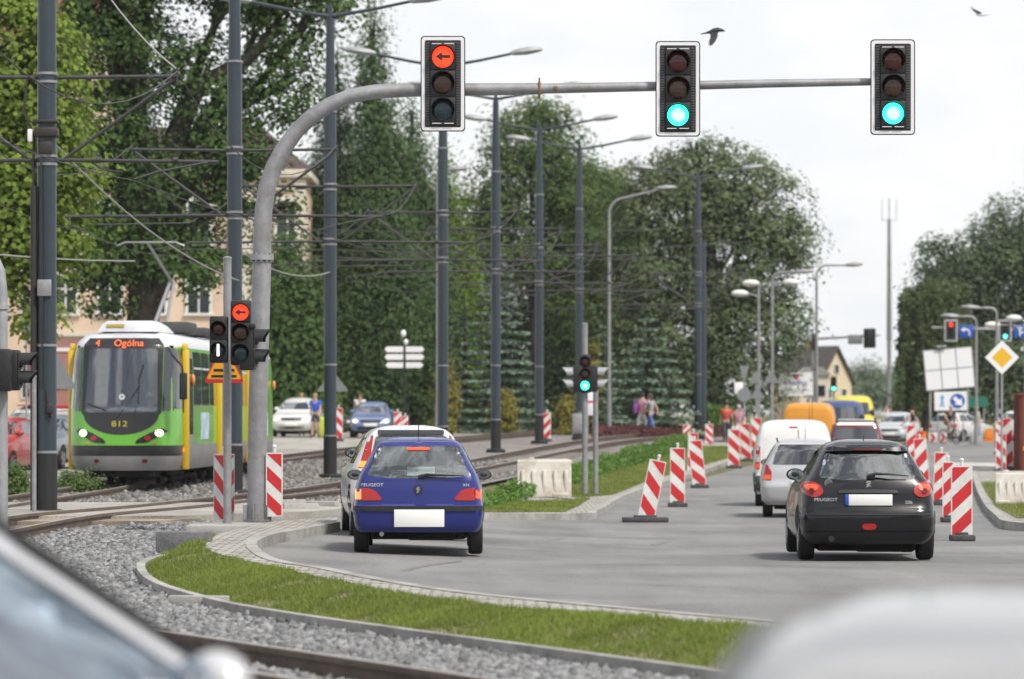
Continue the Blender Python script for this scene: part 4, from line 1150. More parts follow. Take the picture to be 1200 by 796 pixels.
# ---------------------------------------------------------------- white van
def shape_van(L, Wd, H, rk=(.86, .04, .2)):
    k = H / 1.87; w = Wd / 2
    Wt = [(.26, .93), (.4, .985), (.6, 1.0), (1.0, .995), (1.2, .98), (1.5, .915), (1.68, .85), (1.78, .78), (1.83, .68), (1.86, .5), (1.87, .3)]
    YR = [(.26, .08), (.4, 0), (.62, 0), (.66, .05), (1.0, .06), (1.5, .12), (1.7, .17), (1.8, .27), (1.85, .5), (1.87, .9)]
    YF = [(.26, .12), (.45, 0), (.7, .03), (.85, .2), (.98, .75), (1.08, 1.0), (1.65, 1.65), (1.78, 1.9), (1.84, 2.15), (1.87, 2.5)]
    return Shell([(z * k, q * w) for z, q in Wt], [(z * k, q) for z, q in YR], [(z * k, L - q) for z, q in YF], rk), k
M_wvan = paint('paint_white', (.74, .74, .73), .35)
M_greyplastic = mat('grey_plastic', (.05, .052, .055), .6, var=.1)
loc = at(930, 82.0)
sh, k = shape_van(4.15, 1.74, 1.86)
c = Car('white_van', 'small white panel van with grey bumper ahead of the silver estate', 'van', loc, R(-4), sh, M_wvan, 1.86, .27)
c.body()
c.rp('rear_door', roundpoly([(-.62, .68), (-.63, 1.2), (-.52, 1.66), (.52, 1.66), (.63, 1.2), (.62, .68)], .06), M_wvan, .012, thick=.02)
c.rp('door_seam', [(.10, .70), (.10, 1.65), (.11, 1.65), (.11, .70)], M_greyplastic, .026, thick=.006)
c.rp('bumper', [(-.85, .30), (-.85, .60), (-.8, .66), (.8, .66), (.85, .60), (.85, .30)], M_greyplastic, .03, thick=.04, rd=.04)
for sg in (-1, 1):
    pl = [(sg * .845, .80), (sg * .72, .80), (sg * .71, 1.28), (sg * .80, 1.30)]
    tl = c.rp('tail_light', pl if sg > 0 else pl[::-1], M_redlamp, .014, thick=.03, rd=.02)
    q = [(sg * .835, .82), (sg * .73, .82), (sg * .725, .92), (sg * .83, .92)]
    c.rp('lamp_lens', q if sg > 0 else q[::-1], M_redlit, .02, tl, .01)
    q = [(sg * .825, .95), (sg * .73, .95), (sg * .725, 1.12), (sg * .815, 1.12)]
    c.rp('reversing_lamp', q if sg > 0 else q[::-1], M_clear, .02, tl, .01)
    c.sp('side_moulding', [(.15, .29), (.15, .72), (1.0, .72), (1.0, .29)], M_greyplastic, sg, .01)
c.rp('brake_light', [(-.09, 1.685), (-.09, 1.715), (.09, 1.715), (.09, 1.685)], M_redlamp, .01)
c.plate(-.26, .26, .74, .85); c.wheels((.72, 3.4), .82, .31, .19); c.mirrors(3.0, 1.12, M_trim, rx=.12, rz=.12); c.aerial(.35, 1.6, 1.86, .35, -.25); c.aerial(.42, 3.0, 1.86, .5, -.1)

# white car whose roof only shows
loc = at(1000, 92); sh, k = shape_hatch(3.8, 1.62, 1.36)
def simple_car(name, label, loc, rotz, sh, H, pnt, front=False, lit=False, group=None, glass=None, k=1.0, wr=.29, wy=(.65, 3.1), cat='car', tail=True, plate=True, w2=None):
    """a smaller, farther car: windows, lights, plate, wheels and mirrors"""
    c = Car(name, label, cat, loc, rotz, sh, pnt, H, .24, group)
    zb, zt = .97 * k, 1.27 * k
    wb, wt = sh.it(sh.Wt, zb) * .84, sh.it(sh.Wt, zt) * .88
    rw = roundpoly([(-wb, zb), (-wt, zt), (wt, zt), (wb, zb)], .05)
    c.body()
    gl = glass or mat('far_glass', (.025, .032, .04), .04, spec=.9, coat=.6)
    c.rp('rear_window', rw, gl, .004); c.fp('windscreen', rw, gl, .004)
    yf = sh.it(sh.YFt, zb); yt = sh.it(sh.YFt, zt); yr = sh.it(sh.YRt, zb); yrt = sh.it(sh.YRt, zt)
    m_ = .5 * (yr + yt)
    for sg in (-1, 1):
        c.sp('side_window', roundpoly([(yr + .35, zb + .02), (yrt + .3, zt), (m_, zt), (m_, zb)], .04), gl, sg, .004)
        c.sp('side_window', roundpoly([(m_ + .07, zb), (m_ + .07, zt), (yt - .1, zt), (yf - .25, zb)], .04), gl, sg, .004)
        w = sh.it(sh.Wt, .8 * k)
        pl = [(sg * w * .97, .66 * k), (sg * w * .72, .66 * k), (sg * w * .72, .82 * k), (sg * w * .93, .9 * k)]
        c.rp('tail_light', pl if sg > 0 else pl[::-1], M_redlamp, .012, thick=.03, rd=.02)
        pl = [(sg * w * .9, .56 * k), (sg * w * .55, .56 * k), (sg * w * .6, .68 * k), (sg * w * .88, .72 * k)]
        hl = c.fp('headlight', pl if sg > 0 else pl[::-1], M_clear, .012, thick=.03, rd=.02)
        if lit:
            q = [(sg * w * .74 + .07 * math.cos(a), .63 * k + .06 * math.sin(a)) for a in np.linspace(0, 6.283, 15)[:-1]]
            c.fp('lamp_lens', q, M_headlit, .02, hl, .01)
    w = sh.it(sh.Wt, .5)
    c.fp('grille', [(-w * .45, .58 * k), (-w * .5, .68 * k), (w * .5, .68 * k), (w * .45, .58 * k)], M_trim, .008, rd=.02)
    c.fp('air_intake', [(-w * .6, .30), (-w * .6, .40), (w * .6, .40), (w * .6, .30)], M_trim, .008, rd=.02)
    c.plate(-.26, .26, .44, .55, front=True); c.plate(-.26, .26, .66 * k, .77 * k)
    c.wheels(wy, (w2 or w) - .01, wr, .18); c.mirrors(yf - .35, 1.0 * k, pnt, glass=False)
    return c
simple_car('white_hatchback', 'white car, only its pale roof showing above the black hatchback', loc, R(-5), sh, 1.36, M_wvan, k=.97)

# ---------------------------------------------------------------- dark red off-roader
loc = at(1003, 117.5)
H = 1.66
Wt = [(.26, .80), (.4, .86), (.6, .88), (.95, .87), (1.05, .84), (1.4, .74), (1.52, .69), (1.6, .6), (1.64, .5), (1.66, .3)]
YR = [(.26, .08), (.4, 0), (.6, 0), (.65, .05), (1.05, .09), (1.45, .25), (1.55, .30), (1.62, .5), (1.66, 1.0)]
YF = [(.26, 4.1), (.45, 4.2), (.75, 4.1), (.95, 3.5), (1.05, 3.1), (1.45, 2.5), (1.56, 2.2), (1.62, 2.0), (1.66, 1.6)]
c = Car('red_offroader', 'dark red off-road car with white roof and roof rails ahead of the black hatchback', 'car', loc, R(-5), Shell(Wt, YR, YF, (.86, .05, .25)), paint('paint_darkred', (.14, .012, .016)), H, .27)
c.body()
c.rp('rear_window', [(-.68, 1.08), (-.64, 1.42), (.64, 1.42), (.68, 1.08)], mat('far_glass', (.025, .032, .04), .04, spec=.9, coat=.6), .004, rd=.05)
c.rp('roof_panel', [(-.62, 1.50), (-.52, 1.60), (.52, 1.60), (.62, 1.50)], M_wvan, .006, rd=.02)
mb = MB(); mb.box((0, 1.4, 1.665), (1.1, 1.9, .03), bevel=.012); mb.build('roof_cover', M_wvan, c.t)
for sg in (-1, 1):
    mb = MB(); mb.tube([(sg * .60, .62, 1.60), (sg * .60, .7, 1.70), (sg * .60, 2.0, 1.70), (sg * .60, 2.15, 1.62)], .028, 8); mb.build('roof_rail', M_trim, c.t)
    pl = [(sg * .86, .80), (sg * .72, .80), (sg * .70, 1.02), (sg * .83, 1.02)]
    c.rp('tail_light', pl if sg > 0 else pl[::-1], M_redlamp, .012, rd=.02)
c.rp('bumper', [(-.85, .34), (-.85, .62), (.85, .62), (.85, .34)], M_greyplastic, .03, thick=.04, rd=.04)
c.plate(-.26, .26, .7, .82); c.wheels((.8, 3.35), .86, .34, .22); c.mirrors(2.95, 1.14, M_trim, rx=.13, rz=.09, glass=False); c.aerial(.0, 1.0, 1.67, .4, -.1)

# ---------------------------------------------------------------- vans farther on
def van(name, label, px, D, rot, L, Wd, H, pnt, seam=True, windows=False, front=False, cat='van', lit=False):
    sh, k = shape_van(L, Wd, H); c = Car(name, label, cat, at(px, D), rot, sh, pnt, H, .28); c.body()
    w = Wd / 2; gl = mat('far_glass', (.025, .032, .04), .04, spec=.9, coat=.6)
    if windows: c.rp('rear_window', [(-w * .72, 1.1 * k), (-w * .66, 1.55 * k), (w * .66, 1.55 * k), (w * .72, 1.1 * k)], gl, .006, rd=.05)
    if seam:
        c.rp('rear_door', roundpoly([(-w * .80, .68 * k), (-w * .78, 1.2 * k), (-w * .68, 1.68 * k), (-.006, 1.68 * k), (-.006, .68 * k)], .03), pnt, .012)
        c.rp('rear_door', roundpoly([(.006, .68 * k), (.006, 1.68 * k), (w * .68, 1.68 * k), (w * .78, 1.2 * k), (w * .80, .68 * k)], .03), pnt, .012)
        c.rp('door_handle', [(.03, 1.02 * k), (.03, 1.06 * k), (.2, 1.06 * k), (.2, 1.02 * k)], M_trim, .03)
    c.fp('windscreen', [(-w * .80, 1.12 * k), (-w * .72, 1.6 * k), (w * .72, 1.6 * k), (w * .80, 1.12 * k)], gl, .006, rd=.06)
    c.fp('grille', [(-w * .5, .6 * k), (-w * .5, .75 * k), (w * .5, .75 * k), (w * .5, .6 * k)], M_trim, .01, rd=.03)
    c.fp('bumper', [(-w * .9, .34), (-w * .9, .55 * k), (w * .9, .55 * k), (w * .9, .34)], M_greyplastic, .03, thick=.04, rd=.04)
    c.rp('bumper', [(-w * .95, .32), (-w * .95, .62 * k), (w * .95, .62 * k), (w * .95, .32)], M_greyplastic, .03, thick=.04, rd=.04)
    for sg in (-1, 1):
        q = [(sg * w * .9, .66 * k), (sg * w * .6, .66 * k), (sg * w * .62, .84 * k), (sg * w * .86, .88 * k)]
        h = c.fp('headlight', q if sg > 0 else q[::-1], M_clear, .012, rd=.03)
        q = [(sg * w * .96, .8 * k), (sg * w * .84, .8 * k), (sg * w * .84, 1.2 * k), (sg * w * .94, 1.2 * k)]
        c.rp('tail_light', q if sg > 0 else q[::-1], M_redlamp, .012, rd=.02)
    c.plate(-.26, .26, .42, .53, front=True); c.wheels((.8, L - .85), w - .02, .33, .2); c.mirrors(L - 1.3, 1.2 * k, M_trim, rx=.12, rz=.16, glass=False)
    return c
van('orange_van', 'orange yellow van with double rear doors beyond the white van', 947, 131, R(-6), 4.8, 1.95, 2.12, paint('paint_orange', (.62, .26, .02), .4))
van('blue_van', 'dark blue van coming towards us behind the orange van', 986, 162, R(174), 5.2, 2.05, 2.05, paint('paint_navy', (.03, .05, .16), .4), front=True)
van('yellow_van', 'bright yellow box van just right of the oncoming blue van', 1000, 178, R(174), 5.6, 2.05, 2.2, paint('paint_yellow', (.62, .52, .03), .45), front=True)
for i, (nm, lb, px, D, rot, L, Wd, H, col, lit) in enumerate([
    ('silver_car', 'silver car coming towards us at the far right of the carriageway', 1042, 172, R(165), 4.0, 1.66, 1.48, (.5, .52, .54), False),
    ('silver_saloon', 'light silver car crossing behind the cyclist', 1128, 186, R(-35), 4.2, 1.7, 1.42, (.55, .55, .55), False),
    ('white_car', 'white car cut by the right edge behind the rusty container', 1199, 188, R(-20), 4.1, 1.7, 1.5, (.72, .72, .72), False),
    ('silver_people_carrier', 'silver car with lit headlights parked right of the tram rear', 341, 152, R(176), 4.2, 1.72, 1.56, (.70, .70, .68), True),
    ('blue_saloon', 'light blue car with lit headlights coming along the far left road', 434, 150, R(180), 4.1, 1.68, 1.42, (.15, .20, .36), True),
    ('grey_car', 'dark grey car half hidden behind the man in the blue shirt', 366, 172, R(-120), 4.0, 1.66, 1.45, (.10, .10, .11), False),
    ('white_patrol_car', 'white car with red roof beacon just left of the tram', 60, 107, R(176), 4.2, 1.72, 1.46, (.7, .7, .7), True),
    ('grey_saloon', 'grey blue car behind the left signal, left of the white car', 28, 99, R(172), 4.2, 1.7, 1.42, (.22, .25, .30), False),
    ('red_white_car', 'red car at the left edge behind the grey pole', -34, 92, R(172), 4.0, 1.68, 1.45, (.40, .05, .045), False),
    ('pale_car', 'pale car with red roof farthest back on the left road', 14, 112, R(172), 4.2, 1.7, 1.5, (.6, .58, .56), False)]):
    sh, k = shape_hatch(L, Wd, H)
    c = simple_car(nm, lb, at(px, D), rot, sh, H, paint('paint_' + nm, col, .32, .1), lit=lit, k=k, wy=(.68, L - .78))
    off = Matrix.Rotation(rot, 3, 'Z') @ Vector((0, L * .5, 0))       # centre the car on its spot
    if abs(math.cos(rot)) < .99 and nm != 'silver_car': c.t.location = c.t.location - off
    elif math.cos(rot) < 0: c.t.location = c.t.location - Matrix.Rotation(rot, 3, 'Z') @ Vector((0, L, 0))
    c.t.location.z = float(gz(c.t.location.x, c.t.location.y)) - .02
    if nm == 'white_patrol_car':
        mb = MB(); mb.box((0, 2.0, H + .06), (.9, .28, .11), bevel=.04); mb.build('roof_beacon', M_redlamp, c.t, smooth=50)
    if nm == 'pale_car':
        mb = MB(); mb.box((0, 1.55, H + .01), (.8, 1.3, .04), bevel=.02); mb.build('roof_panel', mat('roof_red', (.35, .03, .03), .4), c.t, smooth=50)

# ---------------------------------------------------------------- out of focus cars close to the camera
sh, k = shape_hatch(4.1, 1.72, 1.52, .8)
M_near = paint('paint_near', (.62, .62, .64), .28, .25)
# left: seen from its right rear, heading away to the right; its front pillar runs down through the corner of the view
H = 1.49
Wt = [(.2, .76), (.45, .86), (.7, .86), (.92, .83), (1.0, .80), (1.2, .72), (1.34, .665), (1.41, .60), (1.455, .50), (1.48, .35), (1.49, .2)]
YR = [(.2, .12), (.45, 0), (.65, .02), (.95, .1), (1.3, .3), (1.38, .38), (1.44, .55), (1.47, .8), (1.49, 1.3)]
YF = [(.2, 3.85), (.45, 4.0), (.7, 3.9), (.82, 3.5), (.92, 3.08), (1.34, 2.45), (1.41, 2.30), (1.455, 2.1), (1.49, 1.6)]
loc = Vector((-3.46, 8.2, 0)); loc.z = float(gz(loc.x, loc.y)) + .075
c = Car('silver_hatchback', 'out of focus silver hatchback close by, windscreen pillar sloping across the lower left corner', 'car', loc, R(-60), Shell(Wt, YR, YF, (.84, .06, .3), (.80, .12, .35), .03), M_near, H, .24)
sw = [roundpoly([(.62, 1.0), (.72, 1.30), (1.45, 1.38), (1.45, 1.0)], .05), roundpoly([(1.52, 1.0), (1.52, 1.38), (2.14, 1.375), (2.72, .98)], .05)]
rw = roundpoly([(-.60, 1.0), (-.50, 1.32), (.50, 1.32), (.60, 1.0)], .05); fw = roundpoly([(-.66, .99), (-.54, 1.35), (.54, 1.35), (.66, .99)], .04)
c.body((.66, 1.43), rw, sw, fw)
c.rp('rear_window', grow(rw, .02), G_car, .001, thick=.004); c.fp('windscreen', grow(fw, .02), G_car, .001, thick=.004)
for w_ in sw:
    for sg in (-1, 1):
        c.sp('side_window', grow(w_, .02), G_refl, sg, .001, thick=.004)
        rim_ = grow(w_, .025); inn = grow(w_, -.01)
        mb = MB(); fn = lambda a, b, h: Vector((sg * (c.sh.side(a, b) + .006 + h), a, b))
        n = len(rim_); mb.add([fn(a, b, 0) for a, b in rim_] + [fn(a, b, .004) for a, b in inn], [(i, (i + 1) % n, n + (i + 1) % n, n + i) for i in range(n)])
        mb.build('window_seal', M_trim, c.t, smooth=40)
    for sg in (-1, 1): c.sp('pillar_seal', [(1.5, 1.402), (1.5, 1.425), (2.2, 1.422), (2.25, 1.402), (2.86, .97), (2.80, .97), (2.17, 1.398)], M_trim, sg, .004, thick=.008)
for sg in (-1, 1):
    pl = [(sg * .78, .6), (sg * .5, .6), (sg * .52, .74), (sg * .74, .8)]
    c.fp('headlight', pl if sg > 0 else pl[::-1], M_clear, .012, rd=.03)
    c.rp('tail_light', [(q[0] * 1.0, q[1] + .1) for q in (pl if sg > 0 else pl[::-1])], M_redlamp, .012, rd=.03)
c.wheels((.68, 3.22), .82, .31, .19); c.mirrors(2.72, .99, M_near, rx=.11, rz=.07); c.seats(1.75, 1.0)
NEARL = c
# right: seen from behind, only the dome of its roof in view
loc = Vector((.96, 5.2, 0)); loc.z = float(gz(loc.x, loc.y)) + .025
H = 1.35
Wt = [(.2, .76), (.45, .86), (.7, .86), (.9, .82), (1.0, .79), (1.2, .735), (1.32, .69), (1.40, .64), (1.45, .57), (1.48, .47), (1.495, .34), (1.50, .2)]
YR = [(.2, .12), (.45, 0), (.65, .02), (.95, .1), (1.3, .32), (1.38, .40), (1.44, .55), (1.48, .8), (1.50, 1.2)]
YF = [(.2, 4.0), (.45, 4.1), (.7, 3.95), (.85, 3.4), (.97, 2.95), (1.3, 2.35), (1.4, 2.1), (1.46, 1.9), (1.50, 1.5)]
kz = .9
Wt, YR, YF = ([(z * kz, q) for z, q in T_] for T_ in (Wt, YR, YF))
c = Car('grey_car', 'out of focus silver grey car roof filling the lower right corner', 'car', loc, R(-3), Shell(Wt, YR, YF, (.84, .06, .3)), paint('paint_neargrey', (.36, .36, .365), .34, .2), H, .24)
rw = roundpoly([(-.66, .90), (-.60, 1.21), (.60, 1.21), (.66, .90)], .06)
fw = roundpoly([(-.66, .93), (-.56, 1.22), (.56, 1.22), (.66, .93)], .05)
sw = [roundpoly([(.55, .9), (.66, 1.2), (1.5, 1.24), (1.5, .9)], .05), roundpoly([(1.57, .9), (1.57, 1.24), (2.0, 1.22), (2.7, .9)], .05)]
c.body((.62, 1.29), rw, sw, fw)
c.rp('rear_window', grow(rw, .02), G_car, .001, thick=.004); c.fp('windscreen', grow(fw, .02), G_car, .001, thick=.004)
for w_ in sw:
    for sg in (-1, 1): c.sp('side_window', grow(w_, .02), G_car, sg, .001, thick=.004)
for sg in (-1, 1):
    pl = [(sg * .80, .7), (sg * .62, .7), (sg * .62, .9), (sg * .76, .95)]
    c.rp('tail_light', pl if sg > 0 else pl[::-1], M_redlamp, .012, rd=.03)
c.wheels((.7, 3.3), .83, .31, .19); c.mirrors(2.6, 1.02, M_trim); c.plate(-.26, .26, .6, .72); c.seats(1.7, 1.0)

# ---------------------------------------------------------------- tram
M_tgreen = mat('tram_green', (.15, .46, .05), .35, coat=.6, var=.06)
M_tgrey = mat('tram_grey', (.22, .22, .225), .45, var=.12, vscale=3)
M_tyel = mat('tram_yellow', (.72, .46, .01), .4, coat=.3)
M_tblack = mat('tram_black', (.015, .015, .017), .3, coat=.4)
M_tsilver = mat('tram_roof', (.62, .63, .66), .4, var=.08)
M_led = mat('led_orange', (.1, .02, .01), .5, emit=(1, .16, .03), estr=1.6)
M_gold = mat('gold_figures', (.55, .42, .06), .5)
D0 = 79.0; tl_ = at(141, D0)
Wt = [(.42, 1.02), (.5, 1.12), (.8, 1.165), (1.75, 1.165), (2.7, 1.15), (3.0, 1.12), (3.15, 1.06), (3.27, .95), (3.35, .75), (3.39, .4)]
YR = [(.42, .12), (.5, .03), (.8, 0), (1.2, .01), (1.7, .05), (3.05, .38), (3.2, .5), (3.3, .8), (3.39, 1.5)]
YF = [(.42, 19.9), (.8, 20), (3.1, 19.8), (3.39, 19)]
sh = Shell(Wt, YR, YF, (.66, .10, 1.0), (.66, .1, 1.0), .0)
c = Car('tram', 'green and grey tram with yellow door frames, number 812 on its nose', 'tram', tl_, R(-2.4), sh, M_tgreen, 3.39, .46)
mb = sh.mesh([.46, .76, .98, 3.02, 3.39], dz=.12)
for i, f in enumerate(mb.f):
    zc = sum(mb.v[k][2] for k in f) / len(f)
    mb.m[i] = 1 if zc < .76 else 2 if zc < .98 and min(mb.v[k][1] for k in f) < 1.2 else 1 if zc < .98 else 0 if zc < 3.0 else 3
tb = mb.build('body', [M_tgreen, M_tgrey, M_tblack, M_tsilver, mat('cab_interior', (.34, .35, .38), .8, var=.4, vscale=2)], c.t, smooth=35)
bowl = [(-.83, 1.66)] + [(-.78 * math.cos(a), 1.62 - .42 * math.sin(a)) for a in np.linspace(0.05, math.pi - .05, 15)] + [(.83, 1.66), (.83, 3.06), (.72, 3.2), (-.72, 3.2), (-.83, 3.06)]
sur = c.rp('windscreen_surround', bowl, M_tblack, .008)
ws = roundpoly([(-.755, 1.66), (-.72, 2.99), (.72, 2.99), (.755, 1.66)], .08)
G_tram = glass_mat('tram_glass', (.72, .76, .80), .14)
wc = grow(ws, -.02)
def cut_(): m = MB(); m.prism(wc, -.6, 1.2, 'xz', 4); q = m.build('c', [M_dark] * 5, smooth=0); q.parent = c.t; return q
cav = MB(); cav.box((0, 1.75, 2.1), (2.0, 2.2, 1.9), mi=4); cav = cav.build('c', [M_dark] * 5, smooth=0); cav.parent = c.t
boolean(tb, [cav, cut_()]); boolean(sur, [cut_()])
c.rp('windscreen', ws, G_tram, .016)
c.text_mb_([('4', -.53, 3.09, .20, 1.0), ('Ogólna', .12, 3.09, .20, 1.05)], M_led, 'destination_display', .02)
c.text_mb_([('812', -.02, 1.42, .17, 1.35)], M_gold, 'fleet_number', .02)
for sg in (-1, 1):
    pl = [(sg * .96, 1.27), (sg * .55, 1.04), (sg * .30, 1.02), (sg * .34, 1.1), (sg * .6, 1.24), (sg * .86, 1.34)]
    h = c.rp('headlight', pl if sg > 0 else pl[::-1], M_tblack, .012, rd=.03)
    c.rp('lamp_lens', [(sg * .79 + .082 * math.cos(a), 1.235 + .072 * math.sin(a)) for a in np.linspace(0, 6.283, 19)[:-1]], M_headlit, .02, h)
    c.rp('tail_lamp', [(sg * .56 + .07 * math.cos(a), 1.13 + .05 * math.sin(a)) for a in np.linspace(0, 6.283, 15)[:-1]], M_redlamp, .02, h)
    c.rp('indicator', [(sg * .72, 1.0), (sg * .72, 1.04), (sg * .67, 1.04), (sg * .67, 1.0)], M_amberd, .012)
    c.rp('reflector', [(sg * .5 + .06 * math.cos(a), .66 + .04 * math.sin(a)) for a in np.linspace(0, 6.283, 13)[:-1]], mat('dull_red', (.12, .01, .01), .3), .01)
c.sp('indicator', [(1.02, .84), (1.02, .92), (1.12, .92), (1.12, .84)], M_amber, 1, .012)
mb = MB(); y0 = sh.rear(0, 1.75) - .05
mb.tube([(-.08, y0, 1.55), (.12, y0 + .07, 1.8), (.38, y0 + .17, 2.22)], .018, 6); mb.tube([(.36, y0 + .05, 1.85), (.36, y0 + .2, 2.35), (.44, y0 + .27, 2.65)], .016, 6); mb.tube([(-.7, y0 + .08, 1.85), (-.3, y0, 1.7)], .014, 6)
mb.build('wiper', M_trim, c.t)
mb = MB(); mb.lathe([(.06, 0), (.06, -.01), (.03, -.01), (.03, 0)], (.02, sh.rear(0, 1.98) - .02, 1.98), 'y', 20); mb.build('round_emblem', M_paper, c.t)
G_trs = mat('tram_side_glass', (.03, .035, .04), .05, spec=.9, coat=.5)
for sg in (-1, 1):
    pl = [(sg * .845, 1.68), (sg * .845, 3.02), (sg * 1.08, 2.98), (sg * 1.12, 1.70)]
    c.rp('corner_window', pl if sg > 0 else pl[::-1], G_trs, .012)
for sg in (-1, 1):
    c.sp('cab_window', roundpoly([(.42, 1.74), (.62, 2.95), (1.12, 2.95), (1.12, 1.74)], .05), G_trs, sg, .01)
    yd = [(1.35, 2.5), (7.3, 8.5), (13.2, 14.4)]
    for y in (1.25, 7.2, 13.1):
        mb = MB(); mb.box((sg * 1.195, y, 1.72), (.13, .26, 2.5), bevel=.03); mb.box((sg * 1.175, y + .02, 3.02), (.09, .3, .16), bevel=.03); mb.build('door_frame', M_tyel, c.t, smooth=40)
    for y in (1.75, 7.7, 13.6):
        d = c.sp('door', roundpoly([(y - .3, .62), (y - .3, 2.92), (y + .9, 2.92), (y + .9, .62)], .05), M_tgrey, sg, .012)
        c.sp('door_glass', roundpoly([(y - .22, 1.2), (y - .22, 2.8), (y + .27, 2.8), (y + .27, 1.2)], .05), G_trs, sg, .02, d); c.sp('door_glass', roundpoly([(y + .33, 1.2), (y + .33, 2.8), (y + .82, 2.8), (y + .82, 1.2)], .05), G_trs, sg, .02, d)
    for y in (2.85, 4.25, 5.7, 8.9, 10.3, 11.7, 14.8, 16.2):
        c.sp('side_window', roundpoly([(y, 1.82), (y, 2.95), (y + 1.25, 2.95), (y + 1.25, 1.82)], .06), G_trs, sg, .01)
        c.sp('window_frame', [(y + .02, 2.58), (y + .02, 2.62), (y + 1.23, 2.62), (y + 1.23, 2.58)], M_tsilver, sg, .018)
    for y in (4.1, 10.6, 16.4):
        c.sp('poster', [(y, 1.08), (y, 1.66), (y + 1.3, 1.66), (y + 1.3, 1.08)], mat('poster_blue', (.45, .58, .72), .5, var=.5, vscale=3), sg, .012)
    c.sp('skirt_panel', [(1.0, .47), (1.0, .95), (19, .95), (19, .47)], M_tgrey, sg, .006)
mb = MB(); mb.tube([(.95, .25, 3.0), (1.08, -.12, 2.85), (1.30, -.16, 2.6), (1.31, -.15, 2.45)], .022, 8); mb.box((1.32, -.13, 2.2), (.16, .10, .55), bevel=.03); mb.tube([(1.32, -.13, 1.93), (1.32, -.13, 1.65)], .015, 6); mb.build('wing_mirror', M_trim, c.t, smooth=40)
mb = MB(); mb.prism([(.95, 3.34), (1.05, 3.50), (1.4, 3.58), (2.6, 3.58), (3.5, 3.50), (3.8, 3.36)], -.62, .62, 'yz'); mb.v = [(v[0] * (1 - .25 * max(0, (v[2] - 3.36) / .22)), v[1], v[2]) for v in mb.v]; mb.build('roof_unit', M_tsilver, c.t, smooth=50)
mb = MB(); mb.box((-.25, 1.0, 3.47), (.36, .04, .06)); mb.build('roof_label', M_gold, c.t, smooth=0)
for bc, bs in (((.35, 4.7, 3.50), (1.1, 1.6, .24)), ((.35, 7.5, 3.46), (1.3, 2.2, .18)), ((0, 12, 3.46), (1.3, 3, .2))): MB().box(bc, bs, bevel=.04).build('roof_equipment', M_greyplastic, c.t, smooth=40)
mb = MB(); mb.tube([(.05, 4.9, 3.6), (.22, 6.2, 4.55)], .05, 8); mb.tube([(.3, 4.9, 3.6), (.30, 6.2, 4.55)], .035, 8); mb.tube([(.26, 6.2, 4.55), (-.1, 4.9, 5.35)], .03, 8); mb.tube([(-.8, 4.9, 5.30), (-.6, 4.9, 5.38), (.5, 4.9, 5.38), (.7, 4.9, 5.30)], .02, 6); mb.build('pantograph', M_rim, c.t, smooth=40)
mb = MB()
for y in (2.2, 4.0, 9.2, 11.0, 16, 17.8):
    for sg in (-1, 1): mb.lathe([(.1, sg * .45), (.33, sg * .47), (.33, sg * .56), (.1, sg * .58)], (0, y, .33 + .13), 'x', 20)
mb.box((0, 3.1, .48), (1.5, 3.0, .3), bevel=.05); mb.box((0, 10.1, .48), (1.5, 3.0, .3), bevel=.05); mb.box((0, .6, .40), (1.4, .8, .16), bevel=.05); mb.box((0, 10, .5), (1.9, 18, .12)); mb.box((0, 16.9, .48), (1.5, 3.0, .3), bevel=.05)
mb.build('bogie', M_under, c.t, smooth=30)
for ym in (2.4, 18.9): MB().ell((1.2, ym, 2.35), (.05, .08, .13), 10, 8).build('side_marker', M_amberd, c.t, smooth=50)
TRAM = c
# ================================================================== street furniture, signals, signs, buildings
M_galv = mat('galvanised_steel', (.31, .31, .325), .5, metal=.35, var=.2, vscale=6, dirt=(.22, .215, .21), dscale=2.2)
M_galvd = mat('galvanised_old', (.33, .34, .35), .55, metal=.3, var=.2, vscale=4)
M_pole = mat('pole_blue_grey', (.024, .038, .052), .4, var=.12, vscale=2, coat=.2)
M_poleb = mat('pole_foot_black', (.013, .014, .016), .6)
M_steel = mat('bracket_steel', (.045, .043, .045), .6, metal=.0, var=.2)
M_wire = mat('wire', (.065, .062, .062), .7)
M_sig = mat('signal_black', (.016, .016, .017), .5)
M_sigg = mat('signal_grey_slats', (.07, .072, .08), .5)
M_wht = mat('white_border', (.78, .78, .80), .5)
M_lred = mat('lens_red_off', (.05, .008, .008), .15, spec=.6)
M_lyel = mat('lens_amber_off', (.045, .02, .012), .15, spec=.6)
M_lgrn = mat('lens_green_off', (.010, .028, .038), .15, spec=.6)
M_ered = mat('lens_red_lit', (.8, .05, .02), .3, emit=(1, .055, .016), estr=1.25)
M_egrn = mat('lens_green_lit', (.1, 1, .8), .3, emit=(.03, .95, .68), estr=1.75)
M_egrn2 = mat('lens_green_core', (.5, 1, .9), .3, emit=(.22, 1.0, .86), estr=1.4)
M_ewht = mat('lens_bar_lit', (1, 1, 1), .3, emit=(1, .98, .9), estr=1.5)
M_arrow = mat('arrow_mask', (.05, .008, .006), .5)
M_orange = mat('safety_orange', (.75, .22, .02), .5)
M_warn = mat('warning_yellow', (.80, .36, .01), .45, var=.1)
M_red = mat('reflective_red', (.55, .025, .03), .45, var=.1)
M_white = mat('board_white', (.72, .72, .70), .5, var=.06, dirt=(.55, .53, .49), dscale=2.5)
M_rubber = mat('rubber_base', (.06, .06, .062), .8, var=.25, bump=.4)
M_signback = mat('sign_back', (.24, .25, .26), .5, metal=.3, var=.1)
M_blue = mat('sign_blue', (.02, .09, .42), .4)
M_yel = mat('sign_yellow', (.78, .46, .02), .4)
M_signw = mat('sign_white', (.80, .80, .82), .45)

